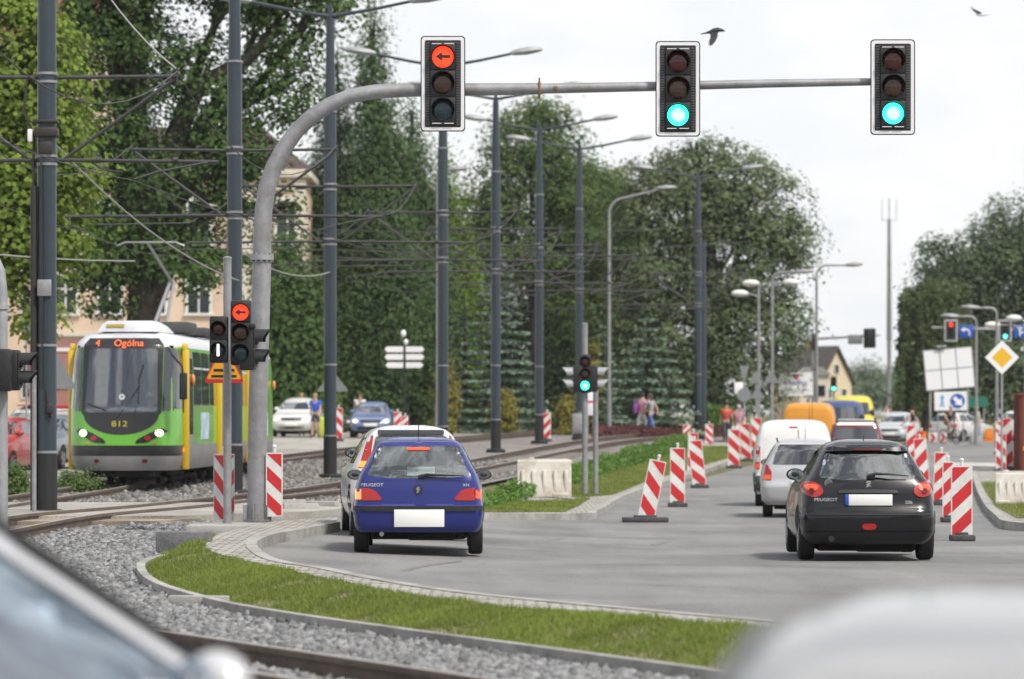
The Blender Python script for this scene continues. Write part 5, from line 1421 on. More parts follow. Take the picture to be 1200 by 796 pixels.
def rrect(w, h, r, seg=5):
    return roundpoly([(-w / 2, -h / 2), (w / 2, -h / 2), (w / 2, h / 2), (-w / 2, h / 2)], r, seg)
ARROW = [(-.5, 0), (-.05, .36), (-.05, .12), (.5, .12), (.5, -.12), (-.05, -.12), (-.05, -.36)]
def traffic_light(label, loc, lit, arrow=False, board=None, sp=.365, lens=.15, rot=0.0, n=3, visor=.14, bar=False, group='traffic signals', hood=None, vm=None):
    """signal head, origin at its middle; lit = index of the burning lamp from the top or None"""
    t = thing('traffic_light', label, 'traffic light', loc, rot, group)
    w = lens * 2 + .06; h = sp * n + .06
    mb = MB(); mb.box((0, .10, 0), (w, .2, h), bevel=.03)
    for i in range(n): mb.box((0, -.004, ((n - 1) / 2 - i) * sp), (w * .97, .02, sp * .94), bevel=.008)
    mb.build('housing', [hood or M_sig], t, smooth=40)
    if board:
        bw, bh = board
        mb = MB(); mb.prism(rrect(bw, bh, .06), .03, .05, mi=0)
        mb.prism(rrect(bw - .03, bh - .03, .05), .026, .03, mi=1)
        mb.prism(rrect(bw - .12, bh - .12, .02), .022, .026, mi=0)
        for sg in (-1, 1):
            k = int((bh - .16) / .036)
            for j in range(k): mb.box((sg * (bw - .12 + w) * .25, .016, -(bh - .16) / 2 + (j + .5) * .036), ((bw - .12 - w) * .5 - .01, .012, .022), mi=2)
        for zz in (-1, 1):
            for xx in (-1, 1): mb.box((xx * .085, -.012, zz * (h / 2 - .03)), (.13, .006, .010), mi=1)
        mb.build('backboard', [M_sig, M_wht, M_sigg], t, smooth=30)
    for i in range(n):
        z = ((n - 1) / 2 - i) * sp
        if n == 3: off = (M_lred, M_lyel, M_lgrn)[i]; on = (M_ered, M_amber, M_egrn)[i]
        else: off = (M_lred, M_lgrn)[i]; on = (M_ered, M_egrn)[i]
        burning = lit == i
        mb = MB()
        prof = [(lens * math.cos(a), -.014 - .05 * math.sin(a)) for a in np.linspace(0, 1.35, 7)]
        mb.lathe([(lens, 0.0)] + prof, (0, 0, z), 'y', 28)
        l = mb.build('lens', [off if (not burning or bar) else on], t, smooth=60)
        if burning and bar:
            m2 = MB(); m2.box((0, -.068, z), (lens * .34, .012, lens * 1.75)); m2.build('bar_symbol', M_ewht, l, smooth=0)
        elif burning and arrow:
            m2 = MB(); m2.prism([(a * lens * 1.35, z + b * lens * 1.2) for a, b in ARROW], -.064, -.070); m2.build('arrow_symbol', M_arrow, l, smooth=0)
        elif burning and on is M_egrn:
            m2 = MB(); m2.lathe([(lens * .62, -.058), (lens * .45, -.067), (.001, -.070)], (0, 0, z), 'y', 24); m2.build('lamp_core', M_egrn2, l, smooth=60)
        # visor: open tube, longer at its top
        vs = []; fs = []; m = 25
        for j in range(m):
            a = math.pi * (-.14 + 1.28 * j / (m - 1)); k_ = .62 + .38 * max(0, math.sin(a))
            for r_ in (lens + .012, lens + .020):
                vs.append((r_ * math.cos(a), 0.0, z + r_ * math.sin(a))); vs.append((r_ * math.cos(a), -visor * k_, z + r_ * math.sin(a)))
        for j in range(m - 1):
            a, b = j * 4, (j + 1) * 4
            fs += [(a, a + 1, b + 1, b), (a + 2, b + 2, b + 3, a + 3), (a + 1, a + 3, b + 3, b + 1)]
        mb = MB(); mb.add(vs, fs); mb.build('visor', [vm or hood or M_sig], t, smooth=50)
    return t

# ---- gantry over the junction
DG = 53.0; SG = F / DG
mast0 = at(301.5, DG); mast0.z += .1
def gp_(px, py): return Vector(((px - 600) / SG - mast0.x, 0, zpx(py, DG) - mast0.z))
t = thing('signal_gantry', 'galvanised curved mast with long arm carrying three signals over the road', 'gantry mast', mast0, 0)
mb = MB(); mb.tube([(0, 0, -.05), gp_(301.5, 500), gp_(307, 305)], [.142, .132, .128], 24)
mb.lathe([(.20, 0), (.20, .03)], (0, 0, 0), 'z', 16)
for k in range(6):
    a = k * math.pi / 3 + .3; mb.box((math.cos(a) * .165, math.sin(a) * .165, .12), (.07, .015, .22), Matrix.Rotation(a, 3, 'Z'))
mb.build('lower_mast', M_galv, t, smooth=40)
mb = MB(); f0 = gp_(307, 302)
mb.lathe([(.165, -.035), (.165, .035)], f0, 'z', 24)
for k in range(12): mb.lathe([(.015, -.06), (.015, .06)], f0 + Vector((math.cos(k * .5236) * .145, math.sin(k * .5236) * .145, 0)), 'z', 6)
mb.build('flange', M_galvd, t, smooth=40)
arc = [(307, 300), (307.5, 270), (309, 245), (313, 220), (321, 196), (332, 175), (347, 154), (365, 137), (386, 123), (410, 113), (440, 107.5), (480, 105.5), (560, 105), (635, 104)]
mb = MB(); mb.tube([gp_(*p) for p in arc], [.128, .125, .122, .12, .117, .114, .111, .108, .105, .102, .099, .096, .088, .080], 24); mb.build('bent_mast', M_galv, t, smooth=50)
mb = MB(); mb.tube([gp_(633, 104), gp_(760, 101.5), gp_(900, 98), gp_(1050, 95.5)], [.072, .066, .058, .05], 18); mb.build('arm', M_galv, t, smooth=50)
mb = MB(); c_ = gp_(632, 104); mb.box(c_, (.035, .17, .19), bevel=.01); mb.tube([c_ + Vector((0, 0, -.14)), c_ + Vector((0, 0, .15))], .012, 6); mb.box(gp_(651, 104) + Vector((0, -.07, 0)), (.06, .03, .06), bevel=.01); mb.build('arm_joint', mat('rust_spot', (.20, .11, .05), .8), t, smooth=30)
for px, lb, li, ar in [(519, 'gantry signal showing a red left arrow, nearest the curve of the mast', 0, True), (794.5, 'gantry signal showing green at the middle of the arm', 2, False), (1046.5, 'gantry signal showing green at the free end of the arm', 2, False)]:
    py = {519: 98, 794.5: 104, 1046.5: 102}[px]
    q = P(px, py, DG - .22); traffic_light(lb, q, li, ar, board=(.615, 1.315), lens=.148, sp=.365)
# posts and heads round the foot of the gantry
def post(name, label, px, D, top, r, m=M_galv, base=.0, cat='post', cap=True, group=None):
    b = at(px, D); b.z += base; H = zpx(top, D) - b.z
    t = thing(name, label, cat, b, 0, group)
    MB().tube([(0, 0, -.1), (0, 0, H)], r, 16).build('shaft', m, t)
    mb = MB(); mb.lathe([(r + .006, H - .01), (r + .006, H + .015), (r * .5, H + .03)], (0, 0, 0), 'z', 16); mb.lathe([(r * 2.2, -.02), (r * 2.2, .015)], (0, 0, 0), 'z', 12); mb.build('cap', m, t); return t
post('signal_post', 'slim galvanised post beside the curved gantry mast, carrying a tram signal', 266.5, 52.2, 303, .056, base=.08)
D_ = 51.6
traffic_light('small tram signal with lit white bar on the slim galvanised post', P(256, 398, D_), 1, n=2, lens=.092, sp=.285, visor=.13, bar=True)
traffic_light('small signal showing a red left arrow between post and gantry mast', P(282, 390, D_), 0, True, lens=.108, sp=.272, visor=.13)
traffic_light('small two-lamp signal turned sideways on the right of the gantry mast', P(299, 408, D_ + .1), None, n=2, lens=.10, sp=.27, rot=R(84), visor=.20)
b_ = at(299, 52.6)
t = thing('detector_camera', 'tiny black detector camera on top of the sideways signal', 'camera', P(296, 382, D_)); mb = MB(); mb.box((0, 0, 0), (.08, .12, .06), bevel=.012); mb.tube([(0, 0, -.03), (0, .02, -.10)], .012, 6); mb.build('camera_body', M_sig, t)
t = thing('concrete_slab', 'flat dark concrete slab under the gantry mast foot', 'slab', at(292, 52.0)); mb = MB(); mb.box((.15, 0, .0), (1.9, 1.5, .18), None, .02); mb.build('slab_block', M_conc, t)
b = at(266, 53.0)
def tri_sign(label, px, D, apex, base_y, w, face=None, inverted=False, back=True, pole_bottom=None, pole_top=None, r=.03, group=None, sticker=False, edge=None):
    q = at(px, D); t = thing('road_sign', label, 'road sign', q, 0, group)
    s = F / D; z0, z1 = zpx(base_y, D) - q.z, zpx(apex, D) - q.z; hw = w / 2 / s
    pl = [(-hw, z0), (hw, z0), (0, z1)] if not inverted else [(-hw, z1), (hw, z1), (0, z0)]
    if inverted: pl = [(-hw, z1), (0, z0), (hw, z1)]
    pl = roundpoly(pl, .05)
    mb = MB(); mb.prism(pl, -.06, -.075, mi=0)
    if edge: mb.prism(grow(pl, -.12), -.0755, -.079, mi=1)
    if sticker: mb.box((hw * .15, -.078, z0 + (z1 - z0) * .38), (.07, .004, .05), mi=2)
    mb.build('plate', [face or M_signback, edge or M_signback, M_yel], t, smooth=30)
    mb = MB(); mb.tube([(0, 0, -.1), (0, 0, max(z0, z1) - .05)], r, 10); mb.build('pole', M_galvd, t); return t
tri = tri_sign('orange yellow triangular warning sign half hidden behind the small signals', 263, 55.5, 395, 449, 47, M_red, edge=M_warn)
mb = MB(); s_ = F / 55.5
for zz, w_ in ((zpx(434, 55.5), .30), (zpx(441, 55.5), .36)): mb.box((0, -.082, zz - tri.location.z), (w_, .006, .035))
mb.build('warning_symbol', M_sig, tri, smooth=0)
# ---- striped boards
def stripes(w, h, slope, phase, n=2.35):
    """red bands across a w x h plate (origin at its lower middle)"""
    out = []; per = h / n; band = per * .52
    rise = w * .95 * slope
    for i in range(-2, 5):
        z = phase * per + i * per
        q = [(-w / 2, z - rise / 2), (w / 2, z + rise / 2), (w / 2, z + rise / 2 + band), (-w / 2, z - rise / 2 + band)]
        # clip to the plate
        def clip(poly, zc, keep_below):
            r_ = []
            for k in range(len(poly)):
                a, b2 = poly[k], poly[(k + 1) % len(poly)]
                ia, ib = (a[1] <= zc) == keep_below, (b2[1] <= zc) == keep_below
                if ia: r_.append(a)
                if ia != ib:
                    u = (zc - a[1]) / (b2[1] - a[1]); r_.append((a[0] + (b2[0] - a[0]) * u, zc))
            return r_
        q = clip(q, h, True); q = clip(q, 0, False) if len(q) > 2 else q
        if len(q) > 2: out.append(q)
    return out
def striped_board(label, px, base_py, w_px, h_px, slope, lean=0.0, D=None, yaw=0.0, phase=.1, base_w=None, group='red and white striped boards', fill=None, base=True, lift=0.0, fold=False):
    g = G(px, base_py) if D is None else at(px, D)
    s = F / g.y; w, h = w_px / s, h_px / s
    t = thing('striped_board', label, 'hazard board', (g.x, g.y, g.z + lift), yaw, group)
    rot = Matrix.Rotation(lean, 3, 'Y')
    z0 = .075
    for k in ((0,) if not fold else (-1, 1)):
        mb = MB(); a = .025
        ry = Matrix.Rotation(R(52) * k, 3, 'Z') if fold else Matrix.Identity(3)
        sh_ = Vector((k * w * .27, 0, 0)) if fold else Vector((0, 0, 0))
        def add(poly, y0, y1, mi):
            m2 = MB(); m2.prism(poly, y0, y1)
            mb.add([rot @ (ry @ Vector(v) + sh_ + Vector((0, 0, z0))) for v in m2.v], m2.f, mi)
        add([(p[0], p[1] + h / 2) for p in rrect(w, h, .025)], -.02, .02, 0)
        for q in stripes(w - .03, h - .04, slope * (k or 1), phase): add([(x, z + .02) for x, z in q], -.0205, -.0235, 1)
        mb.build('panel', [fill or M_white, M_red], t, smooth=30)
    mb = MB(); m2 = MB(); m2.tube([(0, 0, h), (0, 0, h + .07)], .025, 8); m2.ell((0, 0, h + .08), (.035, .03, .03), 10, 6)
    mb.add([rot @ (Vector(v) + Vector((0, 0, z0))) for v in m2.v], m2.f); mb.build('handle', M_white, t, smooth=50)
    if base:
        bw = (base_w or w_px * 1.3) / s
        mb = MB(); mb.box((0, -.05, .045), (bw, .42, .09), bevel=.025); mb.box((0, 0, .10), (bw * .5, .2, .05), bevel=.015)
        mb.build('base_block', M_rubber, t, smooth=40)
    return t
striped_board('striped board leaning over on a wide black foot, nearest the median corner', 756, 612, 20, 69, -1, R(12), base_w=54)
for px, by, w, h, sl, lb, kw in [
    (794, 594, 17.5, 65, -1, 'upright striped board second from the leaning one along the left of the lane', {}),
    (820, 572, 16, 53, -1, 'slightly tilted striped board third along the left of the lane', {'lean': R(-6)}),
    (811, 556, 12, 46, -1, 'striped board just behind the slightly tilted third one', {'lean': R(2)}),
    (860, 549, 14, 43, -1, 'striped board farther up the lane, left of the white van', {}),
    (875, 541, 12, 42, -1, 'striped board touching the left mirror of the white van', {'lean': R(-4)}),
    (886, 533, 12, 41, -1, 'small striped board behind the white van, farthest in its row', {}),
    (805, 508, 9, 21, 1, 'tiny striped board by the red flowers beside the twin tram poles', {'D': 150}),
    (831, 507, 9, 24, -1, 'tiny striped board right of the twin tram poles', {'D': 152}),
    (1127, 634, 25, 82, 1, 'largest striped board, standing right of the black hatchback', {'base_w': 28}),
    (1111, 612, 13, 66, 1, 'striped board directly behind the largest one, mostly covered by it', {}),
    (1101, 592, 16, 58, 1, 'striped board second ahead of the black hatchback on its right', {'lean': R(2)}),
    (1083, 575, 15, 58, 1, 'striped board leaning by the roof edge of the black hatchback', {'lean': R(-5)}),
    (1066, 545, 11, 44, 1, 'striped board standing beside the pedestrian in dark shirt', {'lean': R(3)}),
    (1080, 548, 11, 40, 1, 'orange topped striped board right of the pedestrian in dark shirt', {'fill': M_orange}),
    (1039, 513, 7, 33, 1, 'narrow striped board seen edgewise in front of the oncoming silver car', {'yaw': R(50)}),
    (1173, 553, 12, 42, -1, 'striped board behind the pole of the priority sign, lower half', {}),
    (1171, 522, 9, 36, -1, 'smaller striped board above and behind the priority sign pole', {'D': 150}),
    (1182, 551, 12, 58, 1, 'tall striped board right of the priority sign pole', {'lean': R(-2)}),
    (1184, 545, 14, 38, -1, 'striped board fallen askew beside the rusty container', {'lean': R(-16)}),
    (397, 509, 9, 37, -1, 'striped board right of the first double lamp tram pole', {'D': 140}),
    (466, 506, 9, 28, 1, 'left of two striped boards under the white finger signpost', {'D': 150}),
    (475, 507, 8, 24, 1, 'right of two striped boards under the white finger signpost', {'D': 148}),
    (641, 511, 9, 31, 1, 'striped board right of the third double lamp tram pole', {'D': 140})]:
    striped_board(lb, px, by, w, h, sl, **kw)
striped_board('folded striped board with rounded top wrapped round the slim signal post', 263, 608, 19, 78, 1, D=53.4, fold=True, lift=.06, base=False, yaw=R(8))
striped_board('tall striped board fixed to the right side of the gantry mast', 321.5, 603, 19.5, 75, -1, D=52.9, base=False, lift=.10)
# ---- white plastic barriers
M_plast = mat('barrier_plastic', (.60, .57, .52), .55, var=.08, vscale=3, dirt=(.42, .36, .29), dscale=2)
def barrier(label, px, py, w_px, h_px, yaw=0.0, h=.12, m=M_plast):
    g = G(px, py, h); s = F / g.y; w, hh = w_px / s, h_px / s
    t = thing('plastic_barrier', label, 'barrier', g, yaw, 'white plastic barriers')
    mb = MB(); prof = [(-.24, .0), (-.24, .14), (-.13, .42), (-.09, hh - .03), (-.06, hh), (.06, hh), (.09, hh - .03), (.13, .42), (.24, .14), (.24, 0)]
    mb.prism(prof, -w / 2, w / 2, 'yz')
    mb.build('shell', m, t, smooth=25)
    for k in range(5):
        x = -w / 2 + w * (k + .5) / 5
        m2 = MB(); m2.box((x, -.165, hh * .42), (w * .07, .10, hh * .62), Matrix.Rotation(R(-9), 3, 'X'), .03); m2.build('rib', m, t, smooth=40)
    m2 = MB(); m2.box((-w * .24, 0, hh + .02), (.12, .10, .07), bevel=.02); m2.box((0, 0, hh + .005), (w * .9, .13, .03), bevel=.01); m2.build('filler_cap', m, t, smooth=40)
    for sg in (-1, 1):
        m2 = MB(); m2.box((sg * w * .3, -.2, .04), (w * .28, .2, .08), bevel=.02); m2.build('foot', m, t, smooth=40)
barrier('cream plastic barrier standing on the median lawn behind the blue hatchback', 638, 582, 63, 43)
barrier('white plastic barrier on the right corner island, cut by the frame', 1190, 591, 46, 37, R(-6))
# ---- concrete pieces by the tram crossing
t = thing('concrete_block', 'dark concrete block at the left tip of the grass bank', 'block', G(215, 648)); MB().box((0, .1, .09), (.62, .22, .30), Matrix.Rotation(R(-6), 3, 'Z'), .015).build('block_body', mat('dark_concrete', (.15, .15, .155), .9, var=.35, vscale=5, bump=.5), t, smooth=40)
t = thing('kerb_stone', 'loose kerb stone lying in the ballast beside the edging kerb', 'kerb stone', G(233, 711)); MB().box((0, 0, .05), (.55, .12, .10), Matrix.Rotation(R(-12), 3, 'Z'), .012).build('stone_body', M_conc, t, smooth=40)
for i, (px, py, a, lb) in enumerate([(352, 603, 20, 'broken kerb piece right of the gantry mast'), (378, 600, -30, 'tilted kerb piece left of the silver hatchback wheel'), (338, 598, 5, 'long kerb piece lying along the near tram rail')]):
    t = thing('kerb_stone', lb, 'kerb stone', G(px, py)); MB().box((0, 0, .08), (.6, .15, .2), Matrix.Rotation(R(a), 3, 'Z'), .02).build('stone_body', M_conc, t, smooth=40)

# ---- median signals
gm = G(685, 580, .12); Dm = gm.y
post('signal_post', 'galvanised post on the median carrying the green signal', 685.5, Dm, 380, .065, base=.12)
post('signal_post', 'shorter galvanised post on the median right of the green signal', 698, Dm + 1.2, 452, .06, base=.12)
q = Dm - .16
traffic_light('median signal showing green on the galvanised post', P(685.5, 438, q), 2, lens=.105, sp=.27, visor=.13)
traffic_light('sideways median signal pointing left with grey visors', P(672, 444, q + .1), None, n=2, lens=.105, sp=.27, rot=R(-86), visor=.26, vm=M_galvd)
traffic_light('sideways median signal pointing right with grey visors', P(700, 444, q + .1), None, n=2, lens=.105, sp=.27, rot=R(86), visor=.26, vm=M_galvd)

# ---- tram poles
def lamp_head(mb, tip, dirx, tilt=.12, L=.85, mi=0):
    """flat luminaire at the end of an arm"""
    vs = []; 
    for u, w, h in [(-.05, .05, .05), (.1, .12, .10), (.5, .15, .13), (.85, .12, .09), (1.0, .04, .04)]:
        for a in range(8):
            an = 2 * math.pi * a / 8
            vs.append(Vector(tip) + Vector((dirx * u * L, w * math.cos(an), h * math.sin(an) * (.7 if math.sin(an) < 0 else 1) + tilt * u * L)))
    fs = [(i * 8 + j, i * 8 + (j + 1) % 8, i * 8 + 8 + (j + 1) % 8, i * 8 + 8 + j) for i in range(4) for j in range(8)] + [tuple(range(7, -1, -1)), tuple(range(32, 40))]
    mb.add(vs, fs, mi)
POLES = [(55, 60.5, None), (275, 77, None), (387, 91, 5), (519, 106, 82), (581, 119, 115), (632, 134, 152), (679, 145, 176), (818, 161, 199)]
LAB = ['thick blue grey tram pole at the left edge with cables down its side', 'blue grey tram pole rising just left of the curved gantry mast', 'blue grey double lamp tram pole right of the gantry mast', 'double lamp tram pole behind the signal with red arrow',
       'double lamp tram pole second right of the red arrow gantry signal', 'double lamp tram pole third right of the red arrow gantry signal', 'double lamp tram pole standing behind the median signals', 'double lamp tram pole in front of the big chestnut tree']
TIP = []
for i, ((px, D, apex), lb) in enumerate(zip(POLES, LAB)):
    b = at(px, D); s = F / D
    t = thing('tram_pole', lb, 'tram pole', b, 0, 'tram poles between the two tracks')
    H = 10.9
    r0 = .155 if i < 2 else .15
    mb = MB(); mb.tube([(0, 0, 0), (0, 0, 1.0)], r0 * 1.06, 20, mi=0); mb.lathe([(.30, -.1), (.30, .08), (.22, .12)], (0, 0, 0), 'z', 4 if i else 20); mb.build('pole_foot', M_poleb, t)
    zc = 8.7
    mb = MB(); mb.tube([(0, 0, 1.0), (0, 0, zc)], [r0, r0 * .95], 20); mb.tube([(0, 0, zc), (0, 0, H)], [r0 * .84, r0 * .6], 20)
    for z in (1.02, 2.7, 5.55, 5.68, 6.85, 6.98, zc): mb.lathe([(r0 + .012, -.02), (r0 + .012, .02)], (0, 0, z), 'z', 20, 1)
    mb.build('shaft', [M_pole, M_galv], t)
    zt, zl = (6.92, 5.62)
    dA, dB = b.x - ax(D), bx_(D) - b.x
    mb = MB()
    for sg, d in ((-1, dA), (1, dB)):
        Lt, Ll = 2.05, min(3.4, d + 1.3)
        mb.tube([(sg * r0, 0, zt), (sg * Lt, 0, zt + .02)], .03, 8); mb.tube([(sg * r0, 0, zl), (sg * Ll, 0, zl - .03)], .03, 8)
        mb.tube([(sg * (Lt - .05), 0, zt - .03), (sg * .28, 0, zl + .02)], .028, 8)
        mb.tube([(sg * Lt, 0, zt - .12), (sg * Lt, 0, zt + .16)], .018, 6)
        mb.tube([(sg * (Ll - .1), 0, zl - .02), (sg * (d + .35), -.2, zl - .2), (sg * d, -.25, zl - .32)], .018, 6)
        mb.tube([(sg * .7, .05, zl - .03), (sg * .9, -.1, zl - .16), (sg * (d - .2), -.2, zl - .2)], .016, 6)
        for k in (.55, .8): mb.lathe([(.045, -.03), (.045, .03)], (sg * Lt * k, 0, zt), 'x', 8)
        for k in (.3, .75): mb.lathe([(.05, -.04), (.05, .04)], (sg * Ll * k, 0, zl), 'x', 8)
    mb.build('bracket', M_steel, t, smooth=50)
    if apex is not None:
        za = H; mb = MB(); mb.tube([(0, 0, H - .3), (0, 0, za + .35)], .05, 8)
        for sg in (-1, 1): mb.tube([(0, 0, za + .05), (sg * 1.0, 0, za + .22), (sg * 1.95, 0, za + .42)], [.045, .04, .035], 8)
        mb.build('lamp_arm', M_pole, t, smooth=50)
        for sg in (-1, 1):
            mb = MB(); lamp_head(mb, (sg * 1.9, 0, za + .42), sg); mb.build('lamp_head', M_galvd, t, smooth=60)
    if i == 0:
        mb = MB(); mb.tube([(-.20, -.05, .1), (-.20, -.05, 5.2)], .055, 10); mb.tube([(-.06, -.17, 2.0), (-.05, -.17, 3.5), (-.07, -.165, 5.6)], .014, 6); mb.box((0, -.02, 6.05), (.36, .36, .16), bevel=.03); mb.box((0, -.02, 6.22), (.37, .37, .05), bevel=.01); mb.box((0, -.02, 5.8), (.2, .36, .2), bevel=.02); mb.tube([(.02, -.18, 2.0), (.05, -.2, 1.75), (.1, -.18, 1.55)], .02, 6); mb.box((.07, -.19, 1.7), (.1, .06, .16), bevel=.02); mb.tube([(-.3, -.05, 6.9), (-.36, -.05, 6.4), (-.20, -.05, 6.0), (-.21, -.05, 5.2)], .02, 6)
        mb.build('cable', mat('cable_black', (.03, .026, .024), .6), t, smooth=50)
        mb = MB(); mb.box((-.25, -.12, 6.0), (.08, .05, .2), bevel=.015); mb.build('label_plate', M_signw, t); MB().box((-.02, -.175, 3.6), (.22, .04, .26), bevel=.01).build('clamp_plate', M_galv, t)
    TIP.append((b, dA, dB, zt, zl))
# one more tram pole stands right behind the last one
b = at(824, 172); t = thing('tram_pole', 'plain dark tram pole right behind the one before the chestnut', 'tram pole', b, 0, 'tram poles between the two tracks')
MB().tube([(0, 0, 0), (0, 0, 8.6)], [.16, .13], 16).build('shaft', M_pole, t); MB().lathe([(.28, -.1), (.28, .1)], (0, 0, 0), 'z', 8).build('pole_foot', M_poleb, t)
# overhead wires
def wire_run(label, sg, kind):
    mb = MB(); pts = []
    T_ = [(Vector((-9.0, 45, 0)), 2, 2, 6.92, 5.62)] + TIP
    T_[0][0].z = TIP[0][0].z
    for (b0, a0, c0, zt0, zl0), (b1, a1, c1, zt1, zl1) in zip(T_[:-1], T_[1:]):
        d0, d1 = (a0, a1) if sg < 0 else (c0, c1)
        if kind == 'messenger':
            p0 = b0 + Vector((sg * 2.05, 0, zt0 + .1)); p1 = b1 + Vector((sg * 2.05, 0, zt1 + .1)); sag = 1.05
        else:
            p0 = b0 + Vector((sg * d0, -.25, zl0 - .34)); p1 = b1 + Vector((sg * d1, -.25, zl1 - .34)); sag = .12
        pts += [p0.lerp(p1, u) + Vector((0, 0, -4 * sag * u * (1 - u))) for u in np.linspace(0, 1, 13)[:-1]]
    pts.append(p1)
    o0 = pts[0].copy()
    mb.tube([p - o0 for p in pts], (.011 if kind == 'messenger' else .008), 6); o = mb.build('overhead_wire', M_wire, None, o0, smooth=50); tagit(o, label, 'overhead wire', 'overhead tram wires')
wire_run('sagging carrier wire over the far tram track', -1, 'messenger'); wire_run('sagging carrier wire over the near tram track', 1, 'messenger')
wire_run('taut contact wire over the far tram track', -1, 'c'); wire_run('taut contact wire over the near tram track', 1, 'c')
for k, (pa, pb, lb) in enumerate([((TIP[0][0] + Vector((.1, 0, 5.9))), (TIP[1][0] + Vector((.1, 0, 4.3))), 'cable slung from the thick left tram pole to the next pole'), (TIP[1][0] + Vector((0, 0, 5.0)), TIP[2][0] + Vector((0, 0, 4.9)), 'cable slung behind the curved gantry mast'),
                                  (TIP[0][0] + Vector((0, 0, 9.8)), TIP[0][0] + Vector((2.05, 0, 7.05)), 'pale stay wire from the top of the thick left pole to its bracket tip'),
                                  (Vector((-14, 62, 5.4)), TIP[1][0] + Vector((-2, 0, 4.7)), 'thin feeder cable crossing low in front of the oak')]):
    q = [pa.lerp(pb, u) + Vector((0, 0, -4 * .3 * u * (1 - u))) - pa for u in np.linspace(0, 1, 10)]
    mb = MB(); mb.tube(q, .014, 6); tagit(mb.build('overhead_wire', mat('pale_wire', (.35, .34, .33), .6), None, pa, smooth=50), lb, 'overhead wire', 'overhead tram wires')
for k, (y0, y1, lb) in enumerate([(262, 268, 'span wire high across the middle of the tram line'), (283, 292, 'middle span wire across the tram line'), (296, 300, 'lowest span wire across the tram line')]):
    a, b2 = P(355, y1, 128 + k * 6), P(880, y0, 150 + k * 6)
    q = [a.lerp(b2, u) + Vector((0, 0, -4 * .25 * u * (1 - u))) - a for u in np.linspace(0, 1, 12)]
    mb = MB(); mb.tube(q, .016, 6); tagit(mb.build('overhead_wire', M_wire, None, a, smooth=50), lb, 'overhead wire', 'overhead tram wires')

# ---- galvanised street lamps
def street_lamp(label, px, D, top, arms, base=None, r=.075, round_=False, m=M_galv):
    b = at(px, D); s = F / D; t = thing('street_lamp', label, 'street lamp', b, 0, 'galvanised street lamps')
    zt = zpx(top, D) - b.z
    for x, y, k in arms:
        zz = zpx(y, D) - b.z; dx = (x - px) / s; sg = 1 if dx > 0 else -1
        mb = MB()
        if k == 'bend':
            rr = min(.9, abs(dx) * .3); zc = min(zt, zz) - .0
            path = [(0, 0, zc - rr)] + [(sg * rr * (1 - math.cos(a)), 0, zc - rr + rr * math.sin(a)) for a in np.linspace(.2, math.pi / 2, 6)] + [(dx, 0, zz)]
            mb.tube([(0, 0, 1.2)] + path, [r] + [r * .7] * (len(path) - 1) + [r * .5], 12)
        else: mb.tube([(0, 0, zz - .15), (dx * .5, 0, zz), (dx, 0, zz)], r * .5, 8)
        mb.build('arm', m, t, smooth=50)
        mb = MB()
        if round_: mb.ell((dx, 0, zz), (.38, .22, .16), 14, 8)
        else: lamp_head(mb, (dx - sg * .2, 0, zz), sg, .05, .8)
        mb.build('lamp_head', m if not round_ else M_white, t, smooth=60)
    mb = MB(); mb.tube([(0, 0, -.1), (0, 0, 1.3)], r * 1.35, 12); mb.tube([(0, 0, 1.3), (0, 0, zt - (.9 if arms and arms[0][2] == 'bend' else 0))], [r, r * .8], 12); mb.build('post', m, t)
street_lamp('galvanised lamp right behind the tram pole with red arrow signal', 513, 150, 198, [(530, 199, 'bend')])
street_lamp('lone tall galvanised lamp with right bent arm left of the chestnut', 714, 158, 232, [(776, 221, 'bend')])
street_lamp('galvanised lamp with three white globes before the chestnut', 889, 165, 333, [(880, 332, 'a'), (867, 344, 'a'), (927, 331, 'a')], round_=True)
street_lamp('slim galvanised lamp with bent arm beside the three globe lamp', 905, 172, 318, [(938, 319, 'bend')])
street_lamp('thin galvanised lamp bent to the right against the open sky', 957, 178, 310, [(996, 311, 'bend')])
street_lamp('galvanised lamp bent left above the priority sign', 1168, 165, 361, [(1142, 361, 'bend')])
street_lamp('galvanised lamp bent left behind the tilted white board', 1144, 172, 371, [(1118, 371, 'bend')])
street_lamp('white globe lamp at the right edge behind the green far signal', 1202, 175, 374, [(1188, 373, 'a'), (1163, 381, 'a')], round_=True)
# mast with curved top cut by the left edge
DL = 51.0; b = at(2, DL); t = thing('signal_mast', 'grey pole with bent top at the left edge beside the thick tram pole', 'mast', b, 0)
MB().tube([(0, 0, 0), (0, 0, zpx(345, DL) - b.z), (-.03, 0, zpx(318, DL) - b.z), (-.12, 0, zpx(300, DL) - b.z), (-.32, 0, zpx(288, DL) - b.z), (-1.2, 0, zpx(280, DL) - b.z)], [.085, .08, .078, .075, .07, .06], 16).build('shaft', M_galvd, t, smooth=50)
MB().lathe([(.10, -.03), (.10, .03)], (0, 0, zpx(360, DL) - b.z), 'z', 14).build('collar', M_galvd, t)
traffic_light('signal seen from behind on the grey pole at the left edge', P(4, 434, DL - .15), None, n=2, lens=.095, sp=.25, rot=R(180))
traffic_light('sideways signal with grey visors just right of the left edge pole', P(23, 434, DL), None, n=2, lens=.095, sp=.24, rot=R(86), visor=.24)
post('sign_post', 'thin grey post half hidden behind the thick tram pole', 40, 59.5, 442, .035)
tri_sign('big grey back of a triangular sign behind the thick tram pole', 60, 64.0, 402, 456, 62, sticker=True)
tri_sign('grey back of an inverted yield triangle far left, below the maple', 31, 104, 373, 402, 17, inverted=True)
tri_sign('grey back of a triangular sign behind the first double lamp pole', 390, 100, 434, 459, 38)
tri_sign('grey back of a triangular sign on the three globe lamp', 886, 160, 434, 449, 17, group='sign backs by the chestnut')
